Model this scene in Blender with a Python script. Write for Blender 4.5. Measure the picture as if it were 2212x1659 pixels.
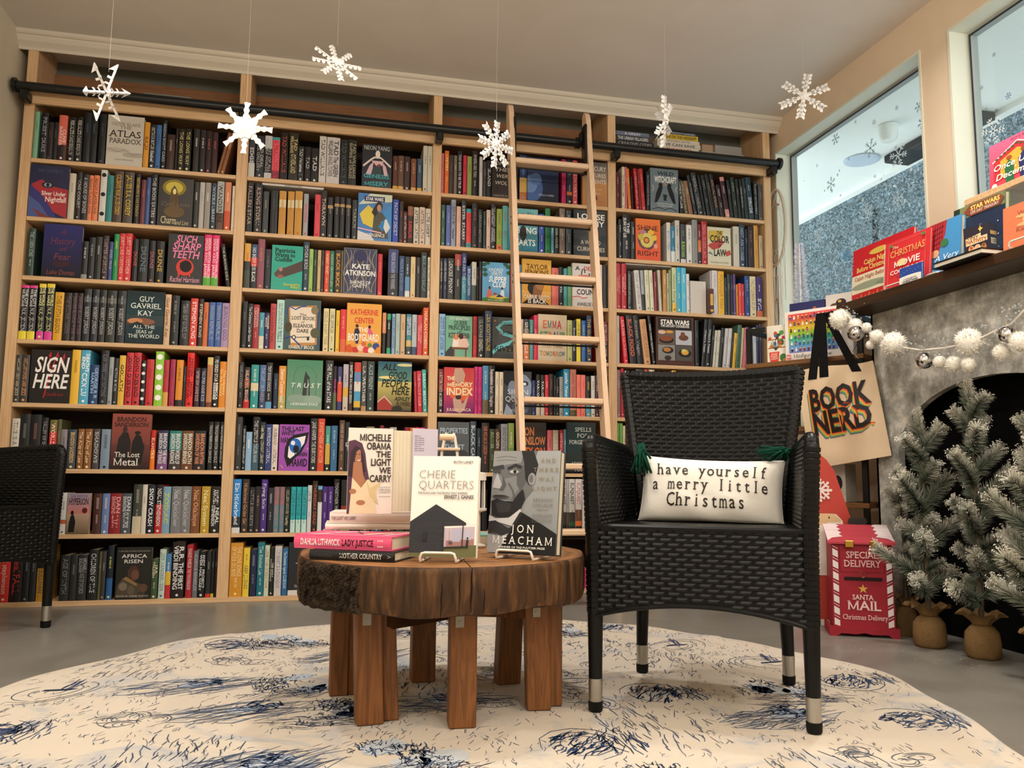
import bpy, math, random
import numpy as np
from mathutils import Vector, Matrix, Euler
R=random.Random(7)
scn=bpy.context.scene
for o in list(bpy.data.objects): bpy.data.objects.remove(o)
COL=scn.collection
# ------------------------------------------------------------------ camera
FPX=1736.7; CAM=(1.4178,-4.0916,0.6146); PIT,ROL,YAW=[math.radians(a) for a in (6.359,-.4702,-12.8554)]
RC=Matrix.Rotation(YAW,3,'Z')@Matrix.Rotation(PIT,3,'X')@Matrix.Rotation(ROL,3,'Y')
cd=bpy.data.cameras.new('camera'); cam=bpy.data.objects.new('camera',cd); COL.objects.link(cam)
cd.sensor_width=36; cd.lens=36*FPX/2212; cd.clip_start=.05; cd.clip_end=200
cam.matrix_world=Matrix.Translation(CAM)@(RC@Matrix.Rotation(math.pi/2,3,'X')).to_4x4()
scn.camera=cam
def ray(x,y): return RC@Vector(((x-1106)/FPX,1,(829.5-y)/FPX))
def onY(x,y,Y=0.):
    d=ray(x,y); return Vector(CAM)+d*((Y-CAM[1])/d.y)
def onX(x,y,X):
    d=ray(x,y); return Vector(CAM)+d*((X-CAM[0])/d.x)
def onZ(x,y,Z=0.):
    d=ray(x,y); return Vector(CAM)+d*((Z-CAM[2])/d.z)
# ------------------------------------------------------------------ light
vs=scn.view_settings; vs.view_transform='Standard'; vs.look='None'; vs.gamma=1; vs.exposure=0.25; vs.use_curve_mapping=False
W=bpy.data.worlds.new('overcast_sky'); scn.world=W; W.use_nodes=True
W.node_tree.nodes['Background'].inputs[0].default_value=(.84,.90,.90,1); W.node_tree.nodes['Background'].inputs[1].default_value=2.2
def lamp(x,y,p,z=2.675,size=.16,col=(1,.955,.895),spread=150):
    l=bpy.data.lights.new('ceiling_downlight','AREA'); l.shape='DISK'; l.size=size; l.energy=p; l.color=col; l.spread=math.radians(spread)
    o=bpy.data.objects.new('ceiling_downlight',l); COL.objects.link(o); o.location=(x,y,z)
for x,y,p in ((.55,-1.62,11),(1.95,-1.62,11),(3.25,-1.75,11)): lamp(x,y,p)
def fill_point(x,y,p,z=2.1):  # added unseen point lights overhead that raise the room's ambient level
    l=bpy.data.lights.new('ambient_fill','POINT'); l.energy=p; l.color=(1,.955,.895); l.shadow_soft_size=.14
    o=bpy.data.objects.new('ambient_fill',l); COL.objects.link(o); o.location=(x,y,z)
for x,y in ((.7,-3.5),(2.0,-3.9),(3.25,-3.5),(.8,-5.4),(3.0,-5.4)): fill_point(x,y,29)
# ------------------------------------------------------------------ materials
def lin(c):
    if isinstance(c,str):
        c=c.lstrip('#')
        if len(c)==3: c=''.join(a*2 for a in c)
        c=[int(c[i:i+2],16)/255 for i in (0,2,4)]
        return tuple(((a+.055)/1.055)**2.4 if a>.04045 else a/12.92 for a in c)
    return tuple(c[:3])
def newmat(n,rough=.6,spec=.4,col=None,metal=0):
    m=bpy.data.materials.new(n); m.use_nodes=True; b=m.node_tree.nodes['Principled BSDF']
    b.inputs['Roughness'].default_value=rough; b.inputs['Specular IOR Level'].default_value=spec; b.inputs['Metallic'].default_value=metal
    if col is not None: b.inputs['Base Color'].default_value=(*lin(col),1)
    return m,m.node_tree.nodes,m.node_tree.links,b
def paint(n,rough=.5,spec=.4,bump=0,sc=200):
    m,N,L,b=newmat(n,rough,spec); a=N.new('ShaderNodeAttribute'); a.attribute_name='Col'; L.new(a.outputs['Color'],b.inputs['Base Color'])
    if bump: addbump(N,L,b,sc,bump)
    return m
def addbump(N,L,b,sc,st,det=4,dist=.002):
    t=N.new('ShaderNodeTexCoord'); n=N.new('ShaderNodeTexNoise'); n.inputs['Scale'].default_value=sc; n.inputs['Detail'].default_value=det
    u=N.new('ShaderNodeBump'); u.inputs['Strength'].default_value=st; u.inputs['Distance'].default_value=dist
    L.new(t.outputs['Object'],n.inputs['Vector']); L.new(n.outputs['Fac'],u.inputs['Height']); L.new(u.outputs['Normal'],b.inputs['Normal'])
def grain(n,cols,scale=(1,1,1),nsc=6,det=6,rough=.5,spec=.35,bump=.0,dist=1.5,pos=None):
    """streaky procedural surface: noise in stretched object coordinates through a colour ramp"""
    m,N,L,b=newmat(n,rough,spec); t=N.new('ShaderNodeTexCoord'); mp=N.new('ShaderNodeMapping'); mp.inputs['Scale'].default_value=scale
    x=N.new('ShaderNodeTexNoise'); x.inputs['Scale'].default_value=nsc; x.inputs['Detail'].default_value=det; x.inputs['Distortion'].default_value=dist
    r=N.new('ShaderNodeValToRGB'); e=r.color_ramp.elements
    pos=pos or [.28+.44*i/(len(cols)-1) for i in range(len(cols))]
    while len(e)<len(cols): e.new(.5)
    for i,c in enumerate(cols): e[i].position=pos[i]; e[i].color=(*lin(c),1)
    L.new(t.outputs['Object'],mp.inputs['Vector']); L.new(mp.outputs['Vector'],x.inputs['Vector']); L.new(x.outputs['Fac'],r.inputs['Fac']); L.new(r.outputs['Color'],b.inputs['Base Color'])
    if bump:
        u=N.new('ShaderNodeBump'); u.inputs['Strength'].default_value=bump; u.inputs['Distance'].default_value=.004
        L.new(x.outputs['Fac'],u.inputs['Height']); L.new(u.outputs['Normal'],b.inputs['Normal'])
    return m
M={}
M['book']=paint('book_cover',.38,.4); M['matte']=paint('matte_print',.75,.2); M['gloss']=paint('gloss_print',.22,.5); M['print']=paint('ink_print',.55,.3)
PINE=['c0976a','d2aa7e','dcb98f','c89f72']
M['pine_x']=grain('pine_along',PINE,(1.2,40,40),2.2,5,.42,.35); M['pine_z']=grain('pine_upright',PINE,(40,40,1.2),2.2,5,.42,.35)
M['birch']=grain('pale_ladder_wood',['d9b592','e6c6a6','dfbd9b'],(30,30,1.5),2,4,.4,.4)
M['birch_x']=grain('pale_rung_wood',['d9b592','e6c6a6','dfbd9b'],(1.5,30,30),2,4,.4,.4)
M['back']=grain('dark_backing',['2a211b','342a22','2f261f'],(3,3,3),3,3,.7,.2)
M['cleat']=grain('cleat_wood',['7a5236','936746','855b3c'],(1.5,30,30),2,4,.6,.25)
M['wall']=grain('cream_wall',['d3cab3','d9d0ba'],(1,1,1),3,2,.8,.2); M['wall_r']=grain('peach_wall',['dcc6aa','e2ccb1'],(1,1,1),3,2,.8,.2)
M['ceil']=grain('ceiling_paint',['dcd3c8','e2dad0'],(1,1,1),2,2,.85,.15)
M['trim']=newmat('trim_paint',.5,.35,'d3c8b6')[0]; M['jamb']=newmat('jamb_paint',.45,.35,'dcdccb')[0]
M['black']=newmat('black_metal',.35,.4,'131414')[0]; M['blackw']=newmat('black_wicker',.36,.28,'070808')[0]
M['chrome']=newmat('polished_metal',.12,.5,'d8d8d8',1)[0]; M['alu']=newmat('brushed_metal',.35,.5,'bcb9b2',1)[0]; M['steel']=newmat('bracket_metal',.45,.5,'8f8a80',1)[0]
M['wire']=newmat('white_wire',.35,.4,'ece6da')[0]; M['paper']=newmat('white_paper',.8,.2,'f4f1ec')[0]
def floor_mat():
    m=grain('grey_concrete_floor',['6f6b63','86827a','7b776f'],(1,1,1),1.6,8,.34,.4,pos=[.3,.5,.7]); return m
M['floor']=floor_mat()
# ------------------------------------------------------------------ mesh builder
class MB:
    def __init__(s): s.v=[];s.f=[];s.c=[];s.M=Matrix()
    def add(s,vs,fs,col=(.5,.5,.5)):
        o=len(s.v); Mx=s.M
        s.v+= [tuple(Mx@Vector(p)) for p in vs]
        if isinstance(col,str): col=lin(col)
        per=isinstance(col,list)
        for i,f in enumerate(fs):
            s.f.append(tuple(a+o for a in f))
            s.c.append([col[a] for a in f] if per else col)
    def box(s,x0,y0,z0,x1,y1,z1,col=(.5,.5,.5)):
        s.add([(x0,y0,z0),(x1,y0,z0),(x1,y1,z0),(x0,y1,z0),(x0,y0,z1),(x1,y0,z1),(x1,y1,z1),(x0,y1,z1)],
              [(0,3,2,1),(4,5,6,7),(0,1,5,4),(1,2,6,5),(2,3,7,6),(3,0,4,7)],col)
    def bbox(s,x0,y0,z0,x1,y1,z1,b=.003,col=(.5,.5,.5)):
        """box with chamfered edges"""
        X=(x0,x0+b,x1-b,x1);Y=(y0,y0+b,y1-b,y1);Z=(z0,z0+b,z1-b,z1)
        vs=[];ix={}
        def g(i,j,k):
            if (i,j,k) not in ix: ix[(i,j,k)]=len(vs); vs.append((X[i],Y[j],Z[k]))
            return ix[(i,j,k)]
        fs=[]
        for k,t in ((0,0),(3,1)):
            q=[g(1,1,k),g(2,1,k),g(2,2,k),g(1,2,k)]; fs.append(tuple(q if t else q[::-1]))
            q=[g(1,k,1),g(2,k,1),g(2,k,2),g(1,k,2)]; fs.append(tuple(q[::-1] if t else q))
            q=[g(k,1,1),g(k,2,1),g(k,2,2),g(k,1,2)]; fs.append(tuple(q if t else q[::-1]))
        for j in (0,3):
            for k in (0,3):
                jj=1 if j==0 else 2;kk=1 if k==0 else 2
                fs.append((g(1,j,kk),g(2,j,kk),g(2,jj,k),g(1,jj,k))); fs.append((g(j,1,kk),g(j,2,kk),g(jj,2,k),g(jj,1,k))); fs.append((g(j,kk,1),g(j,kk,2),g(jj,k,2),g(jj,k,1)))
                for i in (0,3):
                    ii=1 if i==0 else 2; fs.append((g(i,jj,kk),g(ii,j,kk),g(ii,jj,k)))
        s.add(vs,fs,col)
    def tube(s,pts,r,n=8,col=(.5,.5,.5),cap=True,flat=1.):
        pts=[Vector(p) for p in pts]; rs=r if isinstance(r,(list,tuple)) else [r]*len(pts); vs=[];fs=[];up=None
        for i,p in enumerate(pts):
            t=(pts[min(i+1,len(pts)-1)]-pts[max(i-1,0)]); t=t.normalized() if t.length>1e-9 else Vector((0,0,1))
            if up is None: up=t.orthogonal().normalized()
            up=(up-t*up.dot(t)); up=up.normalized() if up.length>1e-6 else t.orthogonal().normalized()
            w=t.cross(up)
            for k in range(n):
                a=2*math.pi*k/n; vs.append(p+(up*math.cos(a)+w*math.sin(a)*flat)*rs[i])
        for i in range(len(pts)-1):
            for k in range(n):
                k2=(k+1)%n; fs.append((i*n+k,i*n+k2,(i+1)*n+k2,(i+1)*n+k))
        if cap: fs.append(tuple(range(n))[::-1]); fs.append(tuple(range((len(pts)-1)*n,len(pts)*n)))
        s.add(vs,fs,col)
    def lathe(s,prof,n=24,col=(.5,.5,.5),cx=0,cy=0,fn=None):
        vs=[];fs=[]
        for i,(r,z) in enumerate(prof):
            for k in range(n):
                a=2*math.pi*k/n; rr=r*(fn(a,z) if fn else 1); vs.append((cx+rr*math.cos(a),cy+rr*math.sin(a),z))
        for i in range(len(prof)-1):
            for k in range(n):
                k2=(k+1)%n; fs.append((i*n+k,i*n+k2,(i+1)*n+k2,(i+1)*n+k))
        fs.append(tuple(range(n))[::-1]); fs.append(tuple(range((len(prof)-1)*n,len(prof)*n)))
        s.add(vs,fs,col)
    def ball(s,c,r,nu=12,nv=8,col=(.5,.5,.5),sc=(1,1,1),jit=0):
        vs=[];fs=[]
        for j in range(nv+1):
            for i in range(nu):
                a=2*math.pi*i/nu;b=math.pi*j/nv; k=r*(1+jit*(R.random()-.5))
                vs.append((c[0]+k*sc[0]*math.sin(b)*math.cos(a),c[1]+k*sc[1]*math.sin(b)*math.sin(a),c[2]+k*sc[2]*math.cos(b)))
        for j in range(nv):
            for i in range(nu):
                i2=(i+1)%nu; fs.append((j*nu+i,(j+1)*nu+i,(j+1)*nu+i2,j*nu+i2))
        s.add(vs,fs,col)
    def grid(s,P,nu,nv,col=(.5,.5,.5)):
        vs=[P(i/nu,j/nv) for j in range(nv+1) for i in range(nu+1)]
        fs=[(j*(nu+1)+i,j*(nu+1)+i+1,(j+1)*(nu+1)+i+1,(j+1)*(nu+1)+i) for j in range(nv) for i in range(nu)]
        s.add(vs,fs,col)
    def prism(s,pts,z0,z1,col=(.5,.5,.5)):
        n=len(pts); s.add([(x,y,z0) for x,y in pts]+[(x,y,z1) for x,y in pts],[tuple(range(n))[::-1],tuple(range(n,2*n))]+[(i,(i+1)%n,(i+1)%n+n,i+n) for i in range(n)],col)
    def mesh(s,name):
        me=bpy.data.meshes.new(name); me.from_pydata(s.v,[],s.f)
        a=me.attributes.new('Col','FLOAT_COLOR','CORNER'); d=[]
        for f,c in zip(s.f,s.c):
            if isinstance(c,list):
                for k in c: d+= [k[0],k[1],k[2],1.]
            else: d+= [c[0],c[1],c[2],1.]*len(f)
        a.data.foreach_set('color',d)
        return me
def obj(name,mb,mat,parent=None,smooth=False,label=None,cat=None,group=None,kind=None,mesh=None):
    me=mesh or mb.mesh(name)
    if mat is not None and not me.materials: me.materials.append(M[mat] if isinstance(mat,str) else mat)
    if smooth:
        me.polygons.foreach_set('use_smooth',[True]*len(me.polygons))
        if smooth!=True: me.set_sharp_from_angle(angle=math.radians(smooth))
    o=bpy.data.objects.new(name,me); COL.objects.link(o)
    if parent: o.parent=parent
    tag(o,label,cat,group,kind); return o
def tag(o,label=None,cat=None,group=None,kind=None):
    for k,v in (('label',label),('category',cat),('group',group),('kind',kind)):
        if v: o[k]=v
    return o
def thing(name,label,cat,loc=(0,0,0),rz=0,group=None):
    o=bpy.data.objects.new(name,None); COL.objects.link(o); o.location=loc; o.rotation_euler=(0,0,rz); o.empty_display_size=.1
    return tag(o,label,cat,group)
def copy_tree(o,parent=None):
    c=o.copy(); COL.objects.link(c)
    if parent: c.parent=parent
    for ch in list(o.children): copy_tree(ch,c)
    return c
# ------------------------------------------------------------------ lettering
class Font:
    SER={'A':'bl br','B':'tl bl','D':'tl bl','E':'tl bl','F':'tl bl','H':'tl bl tr br','I':'tm bm','K':'tl bl tr br','L':'tl bl','M':'tl bl tr br','N':'tl bl tr','P':'tl bl','R':'tl bl br','T':'bm','U':'tl tr','V':'tl tr','W':'tl tr','X':'tl bl tr br','Y':'tl tr bm',
         'h':'tl bl br','r':'tl bl','i':'bm','m':'bl bm br','l':'tm bm','v':'tl tr','y':'tl tr','u':'tl tr br','n':'tl bl br','f':'bm','d':'tr br','k':'tl bl tr br'}
    def __init__(s,off=0,serif=False,mono=0,shear=0):
        s.off=off;s.serif=serif;s.mono=mono;s.shear=shear;s.g={}
        s.cu=bpy.data.curves.new('lettering','FONT'); s.cu.resolution_u=2; s.cu.fill_mode='FRONT'; s.cu.offset=off; s.ob=bpy.data.objects.new('lettering',s.cu)
        s.base=s._w('||')
    def _m(s,t):
        s.cu.body=t; me=s.ob.to_mesh(); v=[tuple(x.co[:2]) for x in me.vertices]; f=[tuple(p.vertices) for p in me.polygons]; s.ob.to_mesh_clear(); return v,f
    def _w(s,t):
        v,_=s._m(t); return max(a[0] for a in v)-min(a[0] for a in v)
    def glyph(s,c):
        if c in s.g: return s.g[c]
        adv=s._w('|'+c+'|')-s.base
        v,f=([],[]) if c==' ' else s._m(c)
        if c=='M' and s.off>-.01:
            w=.075+2*s.off; x0,x1,h=.07,.75,.69; k=w*.95
            v=[(x0,0),(x0+w,0),(x0+w,h),(x0,h),(x1-w,0),(x1,0),(x1,h),(x1-w,h),(x0,h),(x0+k,h),(.41+k*.45,.05),(.41-k*.45,.05),(x1-k,h),(x1,h),(.41+k*.45,.05),(.41-k*.45,.05)]; f=[(0,1,2,3),(4,5,6,7),(11,10,9,8),(15,14,13,12)]; adv=.82
        if v and s.serif:
            x0=min(a[0] for a in v);x1=max(a[0] for a in v);y0=min(a[1] for a in v);y1=max(a[1] for a in v); st=.045
            if c in 'yp': y0=0
            for k in s.SER.get(c,'').split():
                cx={'l':x0+st,'r':x1-st,'m':(x0+x1)/2}[k[1]]; w=.105
                if c in 'AVWYvy': w=.12
                if c=='M': w=.085
                yy=y1-.045 if k[0]=='t' else y0
                n=len(v); v=v+[(cx-w,yy),(cx+w,yy),(cx+w,yy+.05),(cx-w,yy+.05)]; f=f+[(n,n+1,n+2,n+3)]
        if s.mono and v:
            x0=min(a[0] for a in v);x1=max(a[0] for a in v); sc=min(1,.56/(x1-x0)*1.0) if x1-x0>.56 else 1
            v=[((a[0]-(x0+x1)/2)*sc+s.mono/2,a[1]) for a in v]
        if s.mono: adv=s.mono
        if s.shear: v=[(a[0]+s.shear*a[1],a[1]) for a in v]
        s.g[c]=(v,f,adv); return s.g[c]
    def layout(s,t,sp=0):
        """-> verts, faces, width for cap height ~ .69"""
        V=[];F=[];x=0
        for c in t:
            v,f,a=s.glyph(c); o=len(V); V+=[(p[0]+x,p[1]) for p in v]; F+=[tuple(i+o for i in q) for q in f]; x+=a+sp
        return V,F,max(x-sp,.01)
FONTS={'n':Font(.004),'b':Font(.022),'t':Font(-.012),'s':Font(.004,True),'sb':Font(.016,True),'i':Font(.002,shear=.22),'ib':Font(.018,shear=.22),'tw':Font(.004,True,mono=.60),'h':Font(.034)}
def put_text(mb,t,x0,y0,x1,y1,col,font='n',map=None,align='c',sp=0,stretch=1.35):
    """letters of t fitted into the box, mapped by map(x,y)->3-D point"""
    fo=FONTS[font]; V,F,w=fo.layout(t,sp)
    if not V: return
    bw,bh=x1-x0,y1-y0; sy=bh/.69; sx=min(bw/w,sy*stretch)
    if sx<sy*.42: sy=sx/.42
    ox={'c':(x0+x1)/2-w*sx/2,'l':x0,'r':x1-w*sx}[align]; oy=(y0+y1)/2-.345*sy
    mb.add([map(ox+a*sx,oy+b*sy) for a,b in V],F,col)
# ================================================================== the room
SZ=[2.087,1.802,1.517,1.216,.921,.619,.321,.022]; BX=[(0,.928),(.981,1.912),(1.959,2.889),(2.936,3.848)]
XL,XR,YB,YF,ZC=-.085,3.945,.29,-6.6,2.70
def struct(name,boxes,mat,parent=None):
    b=MB()
    for q in boxes: b.box(*q)
    return obj(name,b,mat,parent,kind=None if parent else 'structure')
struct('floor',[(XL-.1,YF-.1,-.1,4.16,YB+.1,0)],'floor'); struct('ceiling',[(XL-.1,YF-.1,ZC,4.16,YB+.1,ZC+.1)],'ceil')
struct('wall_left',[(XL-.1,YF,0,XL,YB,ZC)],'wall'); struct('wall_back',[(XL,YB,0,XR,YB+.1,ZC)],'wall'); struct('wall_front',[(XL,YF-.1,0,4.16,YF,ZC)],'wall')
W1=(-1.172,.03);W2=(-2.75,-1.335);WZ=(1.30,2.515)
struct('wall_right',[(XR,YF,0,4.082,YB,WZ[0]),(XR,YF,WZ[1],4.082,YB,ZC),(XR,W1[1],WZ[0],4.082,YB,WZ[1]),(XR,W2[1],WZ[0],4.082,W1[0],WZ[1]),(XR,YF,WZ[0],4.082,W2[0],WZ[1])],'wall_r')
# crown moulding along the bookcase head
b=MB(); prof=[(.0,2.618),(-.006,2.618),(-.008,2.632),(-.016,2.640),(-.030,2.652),(-.040,2.668),(-.043,2.676),(-.050,2.678),(-.056,2.684),(-.058,2.699),(0,2.699)]
n=len(prof); b.add([(x,y,z) for x in (XL,XR) for y,z in prof],[(i,(i+1)%n,(i+1)%n+n,i+n) for i in range(n)]+[tuple(range(n))[::-1],tuple(range(n,2*n))])
obj('trim_1',b,'trim',kind='structure')
# windows
M['glass']=None
def glass_mat():
    m,N,L,b=newmat('window_glass',.02,.5); t=N.new('ShaderNodeBsdfTransparent'); t.inputs[0].default_value=(.93,.97,.98,1); g=N.new('ShaderNodeBsdfGlossy'); g.inputs['Roughness'].default_value=.02
    x=N.new('ShaderNodeMixShader'); x.inputs[0].default_value=.035; L.new(t.outputs[0],x.inputs[1]); L.new(g.outputs[0],x.inputs[2])
    L.new(x.outputs[0],N['Material Output'].inputs[0]); return m
M['glass']=glass_mat()
DECAL=paint('vinyl_decal',.6,.2); _n=DECAL.node_tree.nodes; _l=DECAL.node_tree.links; _t=_n.new('ShaderNodeBsdfTranslucent'); _m=_n.new('ShaderNodeMixShader'); _m.inputs[0].default_value=.65; _l.new(_n['Attribute'].outputs['Color'],_t.inputs['Color']); _l.new(_n['Principled BSDF'].outputs[0],_m.inputs[1]); _l.new(_t.outputs[0],_m.inputs[2]); _l.new(_m.outputs[0],_n['Material Output'].inputs[0])
def snow_decal(mb,y,z,r,col,rot=0,x=4.043):
    for k in range(6):
        a=rot+k*math.pi/3; dy,dz=math.cos(a),math.sin(a); py,pz=-dz,dy; w=r*.05
        def bar(y0,z0,y1,z1,w):
            l=math.hypot(y1-y0,z1-z0) or 1; ny,nz=-(z1-z0)/l*w,(y1-y0)/l*w
            mb.add([(x,y0-ny,z0-nz),(x,y1-ny,z1-nz),(x,y1+ny,z1+nz),(x,y0+ny,z0+nz)],[(0,1,2,3)],col)
        bar(y,z,y+dy*r,z+dz*r,w)
        for t in (.45,.72):
            for s in (-1,1):
                bar(y+dy*r*t,z+dz*r*t,y+dy*r*(t+.22)+s*py*r*.22,z+dz*r*(t+.22)+s*pz*r*.22,w*.8)
for i,(y0,y1) in enumerate((W1,W2)):
    w=thing('window_%d'%(i+1),None,None)
    w['kind']='structure'
    b=MB(); f=.022
    for q in ((y0,WZ[0],y1,WZ[0]+f),(y0,WZ[1]-f,y1,WZ[1]),(y0,WZ[0]+f,y0+f,WZ[1]-f),(y1-f,WZ[0]+f,y1,WZ[1]-f)): b.box(4.035,q[0],q[1],4.075,q[2],q[3])
    obj('window_frame',b,M['alu'] if 0 else newmat('frame_grey',.4,.4,'a9aba6')[0],w)
    b=MB(); b.box(4.030,y1-f-.004,WZ[0]+f,4.036,y1-f,WZ[1]-f); b.box(4.030,y0+f,WZ[1]-f-.006,4.036,y1-f,WZ[1]-f)
    obj('gasket',b,newmat('dark_gasket',.5,.3,'2b2f33')[0],w)
    b=MB(); b.box(4.050,y0+f,WZ[0]+f,4.054,y1-f,WZ[1]-f); obj('pane',b,M['glass'],w)
    b=MB(); t=.012
    for q in ((XR-.004,y1-t,WZ[0],4.035,y1,WZ[1]),(XR-.004,y0,WZ[0],4.035,y0+t,WZ[1]),(XR-.004,y0+t,WZ[1]-t,4.035,y1-t,WZ[1]),(XR-.03,y0,WZ[0]-.002,4.035,y1,WZ[0]+.02)): b.box(*q)
    obj('jamb',b,'jamb',w)
    b=MB(); rr=random.Random(3+i)
    px=[(1940,335,24,'f2f5f4'),(1873,458,19,'f0f3f4'),(1767,510,16,'f0f4f5'),(1795,397,16,'b9c6c4'),(1940,430,15,'eef2f2'),(1805,300,13,'7fa0a8'),(1985,230,11,'7fa0a0'),(1992,265,12,'7faab0'),(1937,233,5,'3a5c8c'),(1848,263,4,'555f77'),(1888,264,6,'9a9a94'),(1833,343,4,'2f6fc0'),(1765,358,4,'4a6a90'),(1890,381,4,'3a62a0'),(1828,552,12,'58a8d8'),(1788,580,6,'2f78cc'),(1752,548,8,'e8f0f2'),(1880,320,20,'c7d4d0'),(2005,380,16,'eef3f3'),(1930,518,9,'e8f0f0')] if i==0 else [(2145,283,24,'f2f5f4'),(2147,118,4,'3a4c74'),(2120,190,4,'33507c'),(2178,207,6,'46659a'),(2152,239,4,'3a4c74'),(2130,235,3,'888')]
    for x,y,r,c in px:
        p=onX(x,y,4.043)
        if y0+f<p.y<y1-f: snow_decal(b,p.y,p.z,r/FPX*4.3*1.0,c,rr.random())
    if i==0:
        for _ in range(46):
            x,y=rr.uniform(1735,1995),rr.uniform(360,640); p=onX(x,y,4.043); r=rr.choice((.003,.004,.006,.008))
            b.add([(4.043,p.y+r*math.cos(a),p.z+1.3*r*math.sin(a)) for a in [k*math.pi/4 for k in range(8)]],[tuple(range(8))],'e6eef0')
    obj('snowflake_sticker',b,DECAL,w)['kind']='stuff'
# outside: soffit, its fittings, trees
struct('trim_2',[(4.083,-4,2.65,5.04,5,2.72),(5.0,-4,2.62,5.06,5,2.74)],newmat('soffit_paint',.7,.2,'f2f4f0')[0])
struct('ground_outside',[(4.16,-12,-.5,30,30,-.3)],newmat('bounce_white_ground',.9,.2,'dfe4e6')[0])  # unseen ground made white to bounce light up onto the soffit
b=MB(); b.lathe([(.015,2.55),(.038,2.555),(.05,2.575),(.054,2.61),(.054,2.648)],20,cx=4.54,cy=-.2)
obj('soffit_lamp',b,newmat('opal_glass',.3,.4,'f1f3ee')[0],smooth=40,label='white bowl lamp under the eaves seen through the first window',cat='lamp')
b=MB(); b.lathe([(.095,2.636),(.11,2.640),(.11,2.648)],28,cx=4.72,cy=.28)
obj('soffit_disc',b,newmat('pale_blue_disc',.5,.3,'c3cedd')[0],label='flat pale blue round fitting under the eaves outside the window',cat='ceiling light')
b=MB(); b.bbox(4.82,-.5,2.60,5.0,.20,2.648,.006); obj('soffit_box',b,newmat('dark_box',.5,.3,'25292c')[0],label='dark box mounted under the eaves behind the first window',cat='box')
b=MB(); b.grid(lambda u,v: (15+2*v+.6*math.sin(7*u),-14+40*u,-.4+18*v+.5*math.sin(23*u)),40,6); obj('hillside_backdrop',b,grain('wooded_backdrop',['5f7078','74858c','8797a0'],(1,1,1),3,10,.95,.05),kind='structure')  # backdrop added to close bright sky gaps between the firs
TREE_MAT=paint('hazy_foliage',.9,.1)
tp=random.Random(11); tmesh=[]
for v in range(3):
    b=MB()
    for _ in range(42000):
        h=tp.random(); rad=(1-h*h)*1.45+.12; a=tp.random()*6.283; q=rad*math.sqrt(tp.random()); s=.014+.022*tp.random()
        c=Vector((q*math.cos(a),q*math.sin(a),.6+h*7.2-.25*q)); d=Vector((tp.uniform(-1,1),tp.uniform(-1,1),tp.uniform(-1.2,.2))).normalized()*s; e=d.cross(Vector((tp.uniform(-1,1),tp.uniform(-1,1),1))).normalized()*s*.35
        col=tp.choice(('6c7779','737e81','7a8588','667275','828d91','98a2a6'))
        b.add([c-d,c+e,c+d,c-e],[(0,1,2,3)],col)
    tmesh.append(b)
tm=[x.mesh('foliage') for x in tmesh]
for k,(x,y,s) in enumerate(((7.6,2.9,.95),(7.6,6.1,1.0),(7.9,9.5,1.0),(7.6,-.3,.9),(11,4.6,1.15),(11,8.3,1.15),(11,12,1.15),(10.8,1,1.1))):
    t=thing('fir_tree','tall hazy grey-green fir beyond the windows','tree',(x,y,-.3),k*1.3,'trees outside the windows'); t.scale=(s,s,s)
    obj('foliage',None,TREE_MAT,t,mesh=tm[k%3]); bb=MB(); bb.tube([(0,0,0),(0,0,5)],[.14,.04],8); obj('trunk',bb,newmat('tree_bark',.9,.1,'3c3a38')[0],t)
# ================================================================== bookcase
M['cubby']=newmat('grey_cubby_back',.8,.2,'6c6c62')[0]
bc=thing('bookcase','tall pine wall bookcase of four bays filled with books','bookcase')
UX=[-.045]+[BX[i][1] for i in range(4)]; UX2=[0]+[BX[i+1][0] for i in range(3)]+[3.893]
for a,c in zip(UX,UX2):
    b=MB(); b.bbox(a,0,0,c,.262,2.698,.002); obj('upright',b,'pine_z',bc)
for i,(a,c) in enumerate(BX):
    for j,z in enumerate(SZ):
        b=MB(); b.bbox(a+.0005,.002 if j<7 else -.004,z-(.020 if j<7 else .022),c-.0005,.258,z,.0015); obj('shelf',b,'pine_x',bc)
    b=MB(); b.box(a+.0005,.001,2.405,c-.0005,.258,2.425); obj('shelf',b,'pine_x',bc)
    b=MB(); b.box(a,.262,0.03,c,.275,2.405); obj('back_panel',b,'back',bc)
    b=MB(); b.box(a,.262,2.406,c,.275,2.698); obj('back_panel',b,M['cubby'],bc)
    b=MB(); b.box(a+.001,.240,2.505,c-.001,.2615,2.622); obj('cleat',b,'cleat',bc)
b=MB(); b.bbox(-.046,-.021,2.348,3.894,-.0005,2.452,.002); obj('fascia_board',b,'pine_x',bc)
b=MB(); b.bbox(-.046,-.006,0,3.894,.0,.0215,.001); obj('plinth',b,'pine_x',bc)
for a,c in BX:
    b=MB(); b.box(a+.0005,.001,2.6255,c-.0005,.018,2.698); obj('head_board',b,'trim',bc)
# ladder rail
rl=thing('ladder_rail','black metal pipe rail running along the top of the bookcase','rail')
b=MB(); b.tube([(-.065,-.078,2.402),(3.905,-.078,2.402)],.0215,16); obj('pipe',b,'black',rl,smooth=40)
for x in (-.062,3.902):
    b=MB(); b.tube([(x-.008,-.078,2.402),(x+.008,-.078,2.402)],.034,16); obj('end_cap',b,'black',rl,smooth=40)
for x in (-.022,.955,1.936,2.913,3.868):
    b=MB(); b.bbox(x-.019,-.092,2.338,x+.019,-.022,2.386,.006); b.tube([(x,-.094,2.362),(x,-.088,2.362)],.007,8); obj('bracket',b,'black',rl)
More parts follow.
